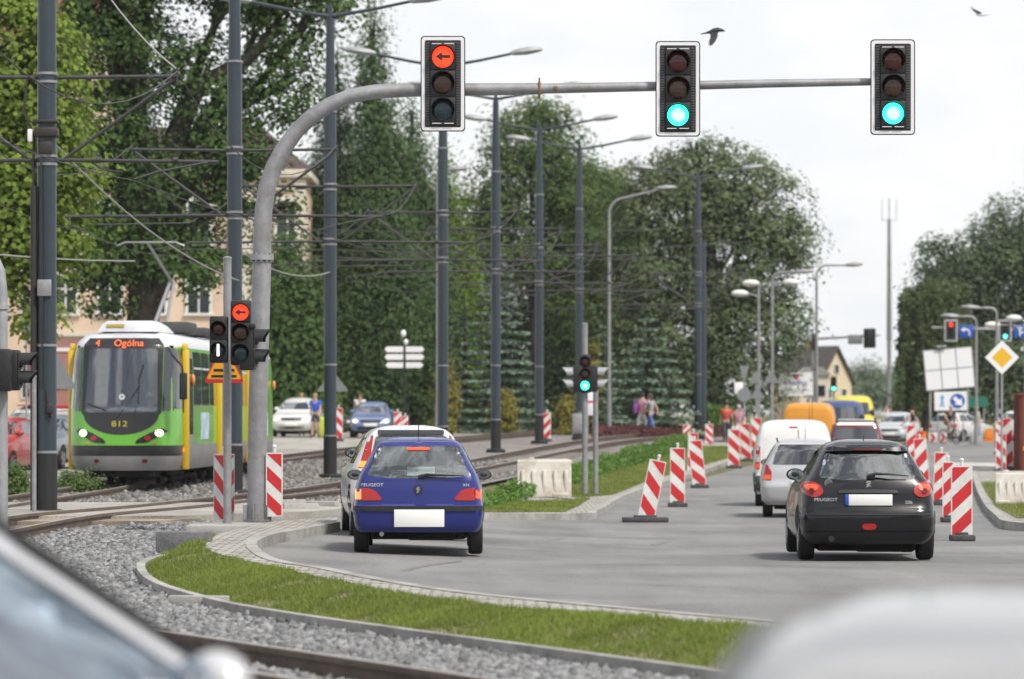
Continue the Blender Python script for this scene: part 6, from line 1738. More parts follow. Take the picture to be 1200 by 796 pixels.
tri_sign('grey back of the lower triangular sign left of the billboard', 887.5, 158, 452, 467, 17, group='sign backs by the chestnut')
tri_sign('grey back of a triangular sign touching the billboard', 904, 167, 433, 449, 18, group='sign backs by the chestnut')
q = at(872, 156); t = thing('road_sign', 'inverted white yield sign back above a round sign, left of the triangles', 'road sign', q); s_ = F / 156
z_ = lambda y: zpx(y, 156) - q.z
mb = MB(); mb.prism([(-.2, z_(429)), (.2, z_(429)), (0, z_(448))], -.05, -.07); mb.build('yield_plate', M_signback, t, smooth=0)
mb = MB(); mb.lathe([(.28, 0), (.28, -.02)], (0, -.05, z_(463)), 'y', 24); mb.build('round_plate', M_signback, t)
mb = MB(); mb.box((-.22, -.04, z_(455)), (.35, .02, .48), bevel=.005); mb.build('square_plate', M_signw, t)
MB().tube([(0, 0, -.1), (0, 0, z_(430))], .035, 8).build('pole', M_galvd, t)
# ---- billboard
DB = 185; q = at(936, DB); s_ = F / DB; t = thing('billboard', 'white billboard with blue company name left of the pointed house', 'billboard', q); z_ = lambda y: zpx(y, DB) - q.z
mb = MB(); mb.box((-.15, 0, (z_(437) + z_(464)) / 2), (1.64, .1, 1.12), Matrix.Rotation(R(-2), 3, 'Y')); mb.build('panel', M_signw, t, smooth=0)
mb = MB(); text_mb(mb, 'ALIMEDICA', (-.15, -.06, z_(449.5)), .23); mb.box((-.15, -.056, z_(457)), (1.25, .006, .07), mi=1); mb.box((-.15, -.056, z_(460)), (.8, .006, .05), mi=1)
mb.build('lettering', [M_blue, mat('print_grey', (.45, .45, .47), .6)], t, smooth=0)
mb = MB(); mb.prism([(-.42, z_(439)), (-.2, z_(438.4)), (-.08, z_(440)), (-.2, z_(441.5)), (-.3, z_(441))], -.055, -.06, mi=0); mb.prism([(-.25, z_(440.5)), (-.02, z_(440)), (-.02, z_(444)), (-.2, z_(445.5))], -.061, -.066, mi=1); mb.build('emblem', [M_blue, mat('print_magenta', (.45, .03, .12), .5)], t, smooth=0)
for sg in (-.75, .5): MB().tube([(sg, .06, -.1), (sg, .06, z_(445))], .05, 8).build('leg', M_galvd, t)
# ---- finger signpost
DS = 150; q = at(474, DS); t = thing('finger_signpost', 'dark post with three rows of white pointing name boards', 'signpost', q); z_ = lambda y: zpx(y, DS) - q.z
MB().tube([(0, 0, -.1), (0, 0, z_(398))], .045, 8).build('post', M_poleb, t)
for y in (409.5, 418.5, 428):
    for sg in (-1, 1):
        L_ = .78 if y < 425 else .74
        mb = MB(); mb.prism([(sg * .05, z_(y) - .11), (sg * (L_ - .1), z_(y) - .11), (sg * L_, z_(y)), (sg * (L_ - .1), z_(y) + .11), (sg * .05, z_(y) + .11)][::sg], -.05, -.02); mb.build('name_board', M_signw, t, smooth=0)
mb = MB(); mb.ell((-.04, 0, z_(391)), (.11, .11, .14), 10, 8); mb.ell((.06, -.03, z_(401)), (.09, .09, .12), 10, 8); mb.build('lamp_globe', M_signw, t, smooth=60)
# ---- white notice by the median posts, control cabinet
DN = 150; q = at(692, DN); t = thing('notice_sign', 'small white notice on two thin legs behind the median signals', 'sign', q); z_ = lambda y: zpx(y, DN) - q.z
mb = MB(); mb.box((0, 0, (z_(457) + z_(487)) / 2), (.28, .03, z_(457) - z_(487)), bevel=.004); mb.box((0, -.018, z_(471)), (.22, .006, .08), mi=1); mb.build('plate', [M_signw, M_red], t)
for sg in (-.1, .1): MB().tube([(sg, 0, -.1), (sg, 0, z_(485))], .015, 6).build('leg', M_galvd, t)
DN = 140; q = at(677, DN); t = thing('control_cabinet', 'grey control cabinet on black foot at the base of a tram pole', 'cabinet', q); z_ = lambda y: zpx(y, DN) - q.z
MB().box((0, -.2, (z_(485) + .28) / 2 + .0), (.40, .3, z_(485) - .28), bevel=.015).build('cabinet_body', M_galvd, t); MB().box((0, -.2, .12), (.36, .26, .34), bevel=.01).build('plinth', M_poleb, t)
MB().box((0, -.36, (z_(485) + .28) / 2), (.34, .012, (z_(485) - .28) * .9), bevel=.004).build('cabinet_door', M_galv, t)
# ---- far signals on the right
DR = 200; s_ = F / DR; q = at(1222, DR); t = thing('signal_gantry', 'far gantry arm with lane signs above the tilted white board', 'gantry mast', q); z_ = lambda y: zpx(y, DR) - q.z
mb = MB(); mb.tube([(0, 0, -.1), (0, 0, z_(390)), (-.2, 0, z_(387.5)), ((1092 - 1222) / s_, 0, z_(384))], [.12, .1, .1, .06], 10); mb.build('mast', M_galv, t, smooth=50)
for px, tp in ((1132, 'l'), (1196, 's')):
    x = (px - 1222) / s_; mb = MB(); mb.box((x, -.12, z_(388.5)), (17 / s_, .05, 15 / s_), bevel=.01); mb.build('lane_sign', M_blue, t)
    mb = MB(); zz = z_(388.5)
    if tp == 'l': mb.tube([(x + .15, -.155, zz - .22), (x + .15, -.155, zz - .02), (x + .08, -.155, zz + .08), (x - .1, -.155, zz + .09)], .045, 6); mb.prism([(x - .08, zz + .22), (x - .3, zz + .09), (x - .08, zz - .04)], -.15, -.17)
    else: mb.tube([(x - .06, -.155, zz - .24), (x - .06, -.155, zz + .15)], .045, 6); mb.prism([(x - .2, zz + .1), (x - .06, zz + .28), (x + .08, zz + .1)], -.15, -.17); mb.tube([(x - .06, -.155, zz - .1), (x + .22, -.155, zz - .02)], .04, 6)
    mb.build('lane_arrow', M_signw, t, smooth=0)
traffic_light('distant gantry signal showing red beside a blue left turn sign', P(1114.5, 387.5, DR - .3), 0, board=(.68, 1.14), lens=.12, sp=.30)
traffic_light('distant gantry signal showing green above the priority sign', P(1178, 387.5, DR - .3), 2, board=(.68, 1.14), lens=.12, sp=.30)
DR = 215; s_ = F / DR; q = at(953, DR); t = thing('signal_gantry', 'far gantry arm seen from behind over the pointed house', 'gantry mast', q); z_ = lambda y: zpx(y, DR) - q.z
mb = MB(); mb.tube([(0, 0, -.1), (0, 0, z_(400)), (.3, 0, z_(397)), ((1031 - 953) / s_, 0, z_(393))], [.1, .09, .08, .05], 10); mb.build('mast', M_galv, t, smooth=50)
mb = MB(); mb.box(((1002 - 953) / s_, -.1, z_(398)), (17 / s_, .04, 11 / s_), bevel=.005); mb.build('lane_sign_back', M_signback, t)
traffic_light('dark back of a signal on the far gantry arm over the house', P(1019, 396.5, DR - .2), None, board=(.68, 1.1), lens=.12, sp=.30, rot=R(180))
traffic_light('dark side of a signal on the upright of the far gantry', P(955, 401, DR - .4), None, lens=.12, sp=.30, rot=R(100))
DR = 205; traffic_light('distant signal showing green in front of the pointed house', P(977, 450, DR), 2, lens=.11, sp=.25, board=(.36, .80)); post('signal_post', 'thin post under the distant green signal by the house', 977, DR + .25, 445, .05)
# ---- priority sign, boards and container on the right
gq = G(1174, 553, .12); DPp = gq.y; s_ = F / DPp; t = thing('priority_sign', 'yellow and white diamond priority road sign on a grey pole', 'road sign', gq); z_ = lambda y: zpx(y, DPp) - gq.z
h = 20 / s_; mb = MB(); zc = z_(419)
mb.prism(roundpoly([(-h, zc), (0, zc - h), (h, zc), (0, zc + h)], .02), -.05, -.065, mi=0); k_ = .60; mb.prism([(-h * k_, zc), (0, zc - h * k_), (h * k_, zc), (0, zc + h * k_)], -.0655, -.069, mi=1); mb.build('plate', [M_signw, M_yel], t, smooth=0)
MB().tube([(0, 0, -.1), (0, 0, zc + h * .6)], .034, 10).build('pole', M_galvd, t)
DW = 186; s_ = F / DW; q = at(1112, DW); t = thing('billboard', 'large tilted white board of six panels in front of the willow', 'billboard', q); z_ = lambda y: zpx(y, DW) - q.z
w, hh = 57 / s_, 47 / s_; ro = Matrix.Rotation(R(-5), 3, 'Y'); zc = z_(432.5)
mb = MB()
for i in range(3):
    for j in range(2): mb.box(ro @ Vector(((i - 1) * w / 3, 0, (j - .5) * hh / 2)) + Vector((0, 0, zc)), (w / 3 - .05, .06, hh / 2 - .05), ro, 0)
mb.build('panel', M_signw, t, smooth=0)
mb = MB(); mb.box(Vector((0, .06, zc)), (w + .05, .06, hh + .05), ro); mb.build('frame', M_galvd, t, smooth=0)
for sg in (-.9, .9): MB().tube([(sg, .1, -.1), (sg, .1, zc)], .06, 8).build('leg', M_galvd, t)
mb = MB(); mb.box((-.5, -.1, z_(406.5)), (.25, .2, .12), bevel=.03); mb.box((-.25, -.1, z_(406.2)), (.2, .2, .12), bevel=.03); mb.build('floodlight', M_galvd, t)
DW = 182; s_ = F / DW; q = at(1114, DW); t = thing('site_board', 'white board with blue round arrow sign behind the cyclist', 'sign board', q); z_ = lambda y: zpx(y, DW) - q.z
mb = MB(); mb.box((0, 0, z_(470)), (38 / s_, .05, 22 / s_), Matrix.Rotation(R(-1), 3, 'Y')); mb.build('panel', M_signw, t, smooth=0)
mb = MB(); mb.lathe([(8.6 / s_, -.03), (8.6 / s_, -.045)], (8 / s_, 0, z_(470)), 'y', 28, 0); x0, zc = 8 / s_, z_(470)
A_ = Matrix.Rotation(R(45), 2); mb.prism([tuple(Vector((x0, zc)) + A_ @ Vector((a * .55, b2 * .55))) for a, b2 in [(-.5, .14), (-.5, -.14), (.02, -.14), (.02, -.34), (.5, 0), (.02, .34), (.02, .14)]] if False else [(x0 - .24, zc + .10), (x0 - .10, zc + .24), (x0 + .08, zc + .04), (x0 + .18, zc + .16), (x0 + .24, zc - .22), (x0 - .16, zc - .16), (x0 - .05, zc - .07)], -.046, -.05, mi=1); mb.build('arrow_sign', [M_blue, M_signw], t, smooth=0)
mb = MB(); mb.prism([(-.52, zc - .28), (-.44, zc + .02), (-.50, zc + .18), (-.40, zc + .30), (-.30, zc + .18), (-.36, zc + .02), (-.28, zc - .28), (-.36, zc - .28), (-.40, zc - .05), (-.44, zc - .28)], -.028, -.034); mb.build('blue_figure', mat('print_cyan', (.12, .35, .6), .5), t, smooth=0)
for sg in (-.6, .6): MB().tube([(sg, .04, -.1), (sg, .04, z_(465))], .03, 6).build('leg', M_galvd, t)
DW = 190; q = at(1146, DW); t = thing('green_sign', 'dark green direction sign behind the old pedestrian', 'sign', q); z_ = lambda y: zpx(y, DW) - q.z
MB().box((0, 0, z_(471)), (.95, .05, .5)).build('panel', mat('sign_green', (.01, .16, .10), .5), t, smooth=0); MB().tube([(.3, .05, -.1), (.3, .05, z_(468))], .04, 6).build('leg', M_galvd, t)
q = G(1199, 553); Dc = q.y; s_ = F / Dc; t = thing('steel_container', 'rusty red steel container at the right edge', 'container', (q.x + .55, q.y + .7, q.z)); M_cont = mat('rusty_red_steel', (.20, .045, .03), .7, var=.25, vscale=3, dirt=(.12, .05, .03), dscale=2)
Hc = 91 / s_; mb = MB(); mb.box((0, 0, Hc / 2), (1.3, 1.4, Hc - .08))
for k in range(6): mb.box((-.55 + k * .22, -.71, Hc / 2), (.08, .05, Hc - .14))
for k in range(6): mb.box((-.665, -.55 + k * .22, Hc / 2), (.04, .08, Hc - .14))
mb.build('shell', M_cont, t, smooth=0)
MB().box((0, 0, Hc - .01), (1.42, 1.52, .06), bevel=.01).build('lid', M_cont, t); MB().box((-.50, -.745, Hc * .30), (.12, .02, .12)).build('yellow_mark', M_yel, t)
t = thing('orange_barrier', 'small bright orange barrier right of the old pedestrian', 'barrier', at(1159, 183)); mb = MB(); mb.prism([(-.24, 0), (.24, 0), (.20, .55), (.08, .62), (-.08, .62), (-.20, .55)], -.15, .15); mb.box((0, -.16, .3), (.3, .04, .3), bevel=.01); mb.build('barrier_body', M_orange, t, smooth=20)
t = thing('concrete_block', 'grey concrete cube in the side street right of the cyclist', 'block', G(1145, 521)); mb = MB(); mb.box((0, .3, .2), (.55, .55, .42), None, .02); mb.tube([(-.1, .3, .4), (-.05, .3, .47), (.05, .3, .47), (.1, .3, .4)], .015, 6); mb.build('block_body', M_conc, t, smooth=40)
for px, lb in ((1093, 'left of two low red white chevron barriers behind the cyclist'), (1105, 'right of two low red white chevron barriers behind the cyclist')):
    t = thing('chevron_barrier', lb, 'barrier', at(px, 176)); mb = MB(); mb.box((0, 0, .28), (.42, .1, .46), None, .02, 0); mb.prism([(-.15, .08), (-.02, .28), (-.15, .48), (.0, .48), (.14, .28), (.0, .08)], -.051, -.056, mi=1); mb.build('barrier_body', [M_white, M_red], t, smooth=30)
# slender antenna mast
DA = 400; q = at(1042, DA); s_ = F / DA; t = thing('antenna_mast', 'tall slender grey antenna mast against the sky', 'mast', q); z_ = lambda y: zpx(y, DA) - q.z
mb = MB(); mb.tube([(0, 0, -.2), (0, 0, z_(400)), (0, 0, z_(398)), (0, 0, z_(257))], [.22, .21, .28, .17], 10); mb.build('shaft', M_galv, t)
mb = MB(); mb.tube([(0, 0, z_(257)), (0, 0, z_(232))], .06, 6); mb.tube([(-.75, 0, z_(258)), (.75, 0, z_(258))], .04, 6)
for sg in (-1, 1): mb.tube([(sg * .75, 0, z_(259)), (sg * .75, 0, z_(234))], .035, 6)
mb.build('antenna', M_galv, t); mb = MB(); mb.lathe([(.3, -.1), (.3, .1)], (0, 0, z_(405)), 'z', 10); mb.lathe([(.26, -.1), (.26, .1)], (0, 0, z_(345)), 'z', 10); mb.build('collar', M_galvd, t)

# ================================================================== buildings
M_peach = mat('peach_render', (.70, .54, .40), .9, var=.1, vscale=.6, dirt=(.45, .34, .25), dscale=.3)
M_stucco = mat('cream_trim', (.62, .56, .47), .85, var=.08)
M_pane = mat('window_pane', (.02, .024, .03), .08, spec=.8, coat=.4)
M_frame = mat('window_frame_white', (.7, .69, .66), .6)
M_tile = brick_mat('brown_tiles', (.10, .07, .06), (.04, .03, .03), 1.0, .3, .35)
M_rtile = brick_mat('red_tiles', (.27, .105, .075), (.10, .04, .035), 1.0, .3, .35)
DBu = 172; s_ = F / DBu; b = at(200, DBu); t = thing('town_house', 'peach rendered building with white window frames behind the oak', 'building', b)
x0, x1 = (35 - 600) / s_ - b.x, (357 - 600) / s_ - b.x; ze = zpx(205, DBu) - b.z; dep = 9.0
mb = MB(); mb.box(((x0 + x1) / 2, dep / 2, ze / 2), (x1 - x0, dep, ze)); mb.build('wall', M_peach, t, smooth=0)
zb = zpx(398, DBu) - b.z
mb = MB(); mb.box(((x0 + x1) / 2, -.06, ze + .05), (x1 - x0 + .6, .5, .35), bevel=.03); mb.box(((x0 + x1) / 2, -.04, ze - .6), (x1 - x0 + .1, .2, .14)); mb.box((x1 + .06, dep / 2, ze + .051), (.5, dep + .3, .348)); mb.box(((x0 + x1) / 2, -.05, zb + .25), (x1 - x0 + .1, .2, .2))
for px in (290, 352): mb.box(((px - 600) / s_ - b.x, -.06, ze * .68), (.5, .16, ze * .6))
mb.build('cornice', M_stucco, t, smooth=0)
mb = MB(); mb.box(((x0 + x1) / 2, -.03, zb / 2), (x1 - x0 + .04, .1, zb)); mb.build('plinth', mat('pink_plinth', (.32, .16, .14), .9, var=.15), t, smooth=0)
zr = zpx(140, DBu) - b.z
mb = MB(); mb.add([(x0 - .3, -.3, ze + .2), (x1 + .35, -.3, ze + .2), (x1 + .35, dep + .3, ze + .2), (x0 - .3, dep + .3, ze + .2), (x0 + 2.5, dep / 2, zr), (x1 - 2.2, dep / 2, zr)], [(0, 1, 5, 4), (1, 2, 5), (2, 3, 4, 5), (3, 0, 4), (3, 2, 1, 0)]); rf = mb.build('roof', M_tile, t, smooth=0)
mb = MB(); mb.box((x1 - 3.2, 2.6, ze + 1.7), (1.1, .8, 2.0)); mb.build('chimney', M_rtile, rf, smooth=0)
for row, (yt, yb) in enumerate([(325, 367), (236, 285), (412, 452)]):
    for px in (25 + 52 * k for k in range(1, 7)):
        if row == 2 and px > 200: continue
        x = (px - 600) / s_ - b.x; zt_, zb_ = zpx(yt, DBu) - b.z, zpx(yb, DBu) - b.z
        mb = MB(); w_ = .95
        f = mb; f.box((x, -.07, zt_ + .08), (w_ + .36, .12, .16)); f.box((x, -.07, zb_ - .06), (w_ + .4, .16, .12))
        for sg in (-1, 1): f.box((x + sg * (w_ / 2 + .06), -.062, (zt_ + zb_) / 2), (.12, .1, zt_ - zb_ - .002))
        f.box((x, -.045, (zt_ + zb_) / 2), (.07, .06, zt_ - zb_ - .01)); f.box((x, -.046, zt_ - (zt_ - zb_) * .33), (w_ - .01, .055, .07))
        wf = f.build('window', M_frame, t, smooth=0)
        m2 = MB(); m2.box((x, -.012, (zt_ + zb_) / 2), (w_, .03, zt_ - zb_)); m2.build('pane', M_pane, wf, smooth=0)
DBu = 196; s_ = F / DBu; b = at(60, DBu); t = thing('town_house', 'tall house with red tiled roof above the maple at upper left', 'building', b)
x0, x1 = (-80 - 600) / s_ - b.x, (150 - 600) / s_ - b.x; ze = zpx(42, DBu) - b.z
MB().box(((x0 + x1) / 2, 5, ze / 2), (x1 - x0, 10, ze)).build('wall', M_peach, t, smooth=0)
mb = MB(); mb.add([(x0 - .3, -.4, ze), (x1 + .3, -.4, ze), (x1 + .3, 10.4, ze), (x0 - .3, 10.4, ze), (x0 + 1, 5, ze + 4.5), (x1 - 1, 5, ze + 4.5)], [(0, 1, 5, 4), (1, 2, 5), (2, 3, 4, 5), (3, 0, 4), (3, 2, 1, 0)]); mb.build('roof', M_rtile, t, smooth=0)
for k in range(3):
    for j in range(4):
        x = x0 + 2 + k * 3.2; z = 2.5 + j * 3.6
        w1 = MB().box((x, -.03, z), (1.3, .1, 1.9)).build('window', M_frame, t, smooth=0); MB().box((x, -.09, z), (1.1, .03, 1.7)).build('pane', M_pane, w1, smooth=0)
# house with a pointed gable far down the road
DH = 300; s_ = F / DH; b = at(980, DH); t = thing('gabled_house', 'small cream house with steep dark roof and pointed gable', 'house', b, R(35)); z_ = lambda y: zpx(y, DH) - b.z
zr, ze = z_(408), z_(446); gw = 1.55
mb = MB(); mb.prism([(-gw, -1), (gw, -1), (gw, ze), (0, zr - .12), (-gw, ze)], 0, 6.0); mb.build('wall', mat('cream_render', (.62, .52, .36), .9, var=.08), t, smooth=0)
mb = MB()
for sg in (-1, 1):
    mb.prism([(0, zr), (sg * (gw + .25), ze - .38), (sg * (gw + .25), ze - .22), (0, zr + .18)][::sg], -.3, 6.3)
rf = mb.build('roof', mat('slate', (.085, .075, .072), .8, var=.2, vscale=2), t, smooth=0)
MB().box((0, 3.5, zr + .25), (.4, .4, .9)).build('chimney', M_rtile, rf, smooth=0)
for x, z in ((0, ze + .9), (-.75, ze - 1.0), (.75, ze - 1.0)):
    wf = MB().box((x, -.02, z), (.55, .08, .8)).build('window', M_frame, t, smooth=0); MB().box((x, -.07, z), (.42, .03, .66)).build('pane', M_pane, wf, smooth=0)
DH = 290; b = at(955, DH); t = thing('glazed_shed', 'low pale shed roof with glass beside the pointed house', 'building', b); zt_ = zpx(432, DH) - b.z
mb = MB(); mb.box((0, 2, zt_ / 2), (2.2, 3, zt_ - .3)); mb.build('wall', M_stucco, t, smooth=0); mb = MB(); mb.prism([(-1.3, zt_ - .5), (1.3, zt_ - .5), (.6, zt_ + .1), (-.6, zt_ + .1)], .3, 3.8); mb.build('roof', M_galv, t, smooth=0); MB().box((0, .46, zt_ * .6), (1.6, .06, .8)).build('window', M_pane, t, smooth=0)
# ================================================================== people and birds
M_skin = mat('skin', (.50, .30, .22), .6)
def skin_mesh(name, V, E, rad, m, parent, sub=1):
    me = bpy.data.meshes.new(name); me.from_pydata(V, E, []); o = bpy.data.objects.new(name, me); COL.objects.link(o)
    md = o.modifiers.new('s', 'SKIN'); md.use_smooth_shade = True
    for i, r_ in enumerate(rad): me.skin_vertices[0].data[i].radius = (r_, r_) if isinstance(r_, (int, float)) else r_
    me.skin_vertices[0].data[0].use_root = True
    ms = o.modifiers.new('u', 'SUBSURF'); ms.levels = sub; ms.render_levels = sub
    dg = bpy.context.evaluated_depsgraph_get(); dg.update()
    m2 = bpy.data.meshes.new_from_object(o.evaluated_get(dg)); m2.name = name
    bpy.data.objects.remove(o); bpy.data.meshes.remove(me); m2.shade_smooth()
    return finish(bpy.data.objects.new(name, m2), m, parent)

def cloth(name, col): return mat('cloth_' + name, col, .9, var=.12, vscale=8)
def person(label, loc, rotz, J, shirt, legs, hair, short_sleeve=True, shorts=False, hairlen=0.0, scale=1.0, group=None, extra=None, bald=False):
    """J: joints (hip, chest, neck, head, sh/el/ha/kn/an/to with L and R)"""
    t = thing('person', label, 'person', loc, rotz, group); t.scale = (scale,) * 3
    def V_(k): return tuple(J[k])
    keys = ['hip', 'waist', 'chest', 'neck', 'head', 'crown']
    hip, chest, neck, head = (Vector(J[k]) for k in ('hip', 'chest', 'neck', 'head'))
    waist = hip.lerp(chest, .45); up = (head - neck).normalized()
    V = [hip, waist, chest, neck, head, head + up * .085]; E = [(0, 1), (1, 2), (2, 3), (3, 4), (4, 5)]; rad = [(.15, .11), (.125, .095), (.145, .105), .055, (.075, .092), (.06, .07)]
    fwd = Vector((0, 1, 0))
    V.append(head + fwd * .085 + up * -.03); E.append((4, 6)); rad.append(.03)
    for s_ in ('L', 'R'):
        sh, el, ha = Vector(J['sh' + s_]), Vector(J['el' + s_]), Vector(J['ha' + s_])
        n = len(V); d = (ha - el).normalized()
        V += [sh, el, ha, ha + d * .09]; E += [(2, n), (n, n + 1), (n + 1, n + 2), (n + 2, n + 3)]; rad += [.06, .043, .033, .028]
        th = hip + Vector(((.09 if s_ == 'R' else -.09), 0, -.05)); kn, an, to = Vector(J['kn' + s_]), Vector(J['an' + s_]), Vector(J['to' + s_])
        n = len(V); V += [th, kn, an, to]; E += [(0, n), (n, n + 1), (n + 1, n + 2), (n + 2, n + 3)]; rad += [.085, .06, .043, .036]
    skin_mesh('body', V, E, rad, M_skin, t)
    g = .012
    Vs = [waist.lerp(hip, .92), waist, chest, chest.lerp(neck, .72)]; Es = [(0, 1), (1, 2), (2, 3)]; rs_ = [(.15 + g, .115 + g), (.13 + g, .10 + g), (.15 + g, .11 + g), .062 + g]
    for s_ in ('L', 'R'):
        sh, el, ha = Vector(J['sh' + s_]), Vector(J['el' + s_]), Vector(J['ha' + s_]); n = len(Vs)
        if short_sleeve: Vs += [sh, sh.lerp(el, .6)]; Es += [(2, n), (n, n + 1)]; rs_ += [.062 + g, .055 + g]
        else: Vs += [sh, el, el.lerp(ha, .9)]; Es += [(2, n), (n, n + 1), (n + 1, n + 2)]; rs_ += [.062 + g, .048 + g, .038 + g]
    skin_mesh('shirt', Vs, Es, rs_, shirt, t)
    Vs = [hip + Vector((0, 0, .06)), hip - Vector((0, 0, .03))]; Es = [(0, 1)]; rs_ = [(.15 + g, .112 + g), (.15 + g, .115 + g)]
    for s_ in ('L', 'R'):
        th = hip + Vector(((.09 if s_ == 'R' else -.09), 0, -.06)); kn, an = Vector(J['kn' + s_]), Vector(J['an' + s_]); n = len(Vs)
        if shorts: Vs += [th, th.lerp(kn, .8)]; Es += [(1, n), (n, n + 1)]; rs_ += [.088 + g, .078 + g]
        else: Vs += [th, kn, kn.lerp(an, .93)]; Es += [(1, n), (n, n + 1), (n + 1, n + 2)]; rs_ += [.088 + g, .064 + g, .052 + g]
    skin_mesh('trousers', Vs, Es, rs_, legs, t)
    mb = MB()
    for s_ in ('L', 'R'):
        an, to = Vector(J['an' + s_]), Vector(J['to' + s_]); c = an.lerp(to, .5); d = to - an
        mb.ell(c - Vector((0, 0, .012)), (.05, max(.12, d.length * .62), .05), 10, 6, rot=Vector((0, 1, 0)).rotation_difference(d.normalized()).to_matrix())
    mb.build('shoes', M_trim, t, smooth=60)
    if not bald:
        mb = MB(); mb.ell(head + up * .05 - fwd * .018, (.092, .108, .095), 14, 10)
        if hairlen: mb.ell(head - up * hairlen * .5 - fwd * .065, (.085, .05, .06 + hairlen * .6), 12, 8)
        mb.build('hair', hair, t, smooth=70)
    if extra: extra(t, J)
    return t

def pose(step=0.0, arms=.08, bend=0.0, **kw):
    J = {'hip': (0, 0, .93), 'chest': (0, .02 + bend * .3, 1.30), 'neck': (0, .03 + bend * .5, 1.47), 'head': (0, .05 + bend * .6, 1.60)}
    for s_, sg in (('L', -1), ('R', 1)):
        J['sh' + s_] = (sg * .185, .02 + bend * .35, 1.41); J['el' + s_] = (sg * .235, -sg * arms + bend * .35, 1.15); J['ha' + s_] = (sg * .23, -sg * arms * 2 + .1 + bend * .4, .92)
        J['kn' + s_] = (sg * .10, sg * step * .5 + .05, .50); J['an' + s_] = (sg * .10, sg * step - (.0 if sg > 0 else .05), .09 + (0 if sg > 0 else min(.08, abs(step) * .25))); J['to' + s_] = (sg * .12, sg * step + .13, .04 + (0 if sg > 0 else min(.03, abs(step) * .1)))
    J.update(kw); return J
H_dark = mat('hair_dark', (.025, .018, .014), .8); H_blond = mat('hair_blond', (.35, .24, .12), .8); H_grey = mat('hair_grey', (.45, .44, .42), .8); H_brown = mat('hair_brown', (.09, .05, .03), .8)
jeans = cloth('jeans', (.07, .13, .33)); black = cloth('black', (.018, .018, .022)); blue = cloth('bright_blue', (.03, .12, .62)); red = cloth('red', (.55, .07, .05)); pink = cloth('pink', (.50, .24, .33)); grey = cloth('grey', (.30, .31, .34)); beige = cloth('beige', (.55, .48, .34)); white = cloth('white', (.7, .68, .66)); olive = cloth('brown_shorts', (.13, .085, .055)); dgrey = cloth('dark_grey', (.06, .065, .08)); lblue = cloth('light_blue', (.32, .45, .66))

def bag(col, off=(.26, .06, .62)):
    def f(t, J):
        mb = MB(); mb.box(off, (.12, .34, .42), None, .05); mb.tube([Vector(off) + Vector((0, -.1, .2)), Vector(off) + Vector((0, 0, .36)), Vector(off) + Vector((0, .1, .2))], .012, 6); mb.build('shoulder_bag', col, t, smooth=50)
    return f
person('man in bright blue shirt and dark shorts walking beside the tram', at(370, 150), R(160), pose(.12), blue, dgrey, H_blond, shorts=True)
t = thing('green_bag', 'bright yellow green bag standing beside the man in blue', 'bag', at(379, 150.5)); mb = MB(); mb.box((0, 0, .4), (.5, .3, .8), None, .1); mb.tube([(-.1, 0, .8), (0, 0, .92), (.1, 0, .8)], .015, 6); mb.build('bag_body', mat('lime_bag', (.50, .60, .05), .6), t, smooth=50)
person('dark dressed person with light hair behind the silver car', at(353, 157), R(200), pose(.05), black, black, H_blond, hairlen=.1)
person('person in pale top standing behind the oncoming blue car', at(422, 156), R(180), pose(.05, .15), white, jeans, H_brown, hairlen=.1)
person('walker in grey top and blue trousers passing the wide spruce', at(763, 156), R(60), pose(.28, .15), grey, jeans, H_brown, hairlen=.12)
person('walker with purple bag and pale trousers close beside the grey one', at(752, 156.5), R(-40), pose(.2, .12), pink, white, H_dark, extra=bag(cloth('purple', (.20, .06, .28)), (-.2, -.1, 1.1)))
person('person in bright red top and dark trousers by the hedge', at(851, 160), R(190), pose(.1), red, dgrey, H_dark)
person('woman in pink top with white hair carrying bags near the sign backs', at(866, 158), R(180), pose(.1, .12), pink, white, H_grey, extra=bag(cloth('bag_white', (.6, .6, .6))))
person('pedestrian in dark shirt and jeans walking left of the cyclist', at(1070, 172), R(85), pose(.25, .2), black, jeans, H_dark)
person('old person in beige jacket and grey trousers right of the cyclist', at(1147, 178), R(95), pose(.08, .1, .12), beige, grey, H_grey, short_sleeve=False)
# cyclist coming towards us
cq = G(1113, 520.5)
CY = thing('bicycle', 'dark bicycle ridden towards us across the side street', 'bicycle', cq, R(180 + 28))
def wheel_(y):
    mb = MB(); n = 32
    ring = [(0, y + .33 * math.cos(2 * math.pi * k / n), .335 + .33 * math.sin(2 * math.pi * k / n)) for k in range(n + 1)]
    mb.tube(ring, .02, 8, False)
    w = mb.build('wheel', M_tyre, CY, smooth=50); m2 = MB()
    for k in range(14):
        a = 2 * math.pi * k / 14; m2.tube([(0, y, .335), (0, y + .315 * math.cos(a), .335 + .315 * math.sin(a))], .0035, 4)
    m2.tube([(-.05, y, .335), (.05, y, .335)], .022, 8); m2.build('spokes', M_rim, w)
wheel_(-.52); wheel_(.52)
mb = MB()
for a, b2, r_ in [((0, -.05, .30), (0, -.20, .88), .018), ((0, -.05, .30), (0, .38, .82), .02), ((0, -.17, .78), (0, .36, .88), .018), ((0, -.05, .30), (0, -.52, .335), .013), ((0, -.18, .74), (0, -.52, .335), .012), ((0, .36, .92), (0, .52, .335), .018)]: mb.tube([a, b2], r_, 8)
mb.build('frame', mat('bike_paint', (.03, .03, .05), .4), CY)
mb = MB(); mb.tube([(-.30, .24, 1.02), (-.2, .34, 1.06), (0, .36, 1.02), (.2, .34, 1.06), (.30, .24, 1.02)], .014, 8); mb.tube([(0, .36, .9), (0, .36, 1.03)], .016, 8); mb.build('handlebar', M_trim, CY)
mb = MB(); mb.box((0, -.22, .92), (.16, .26, .06), None, .025); mb.build('saddle', M_trim, CY, smooth=50)
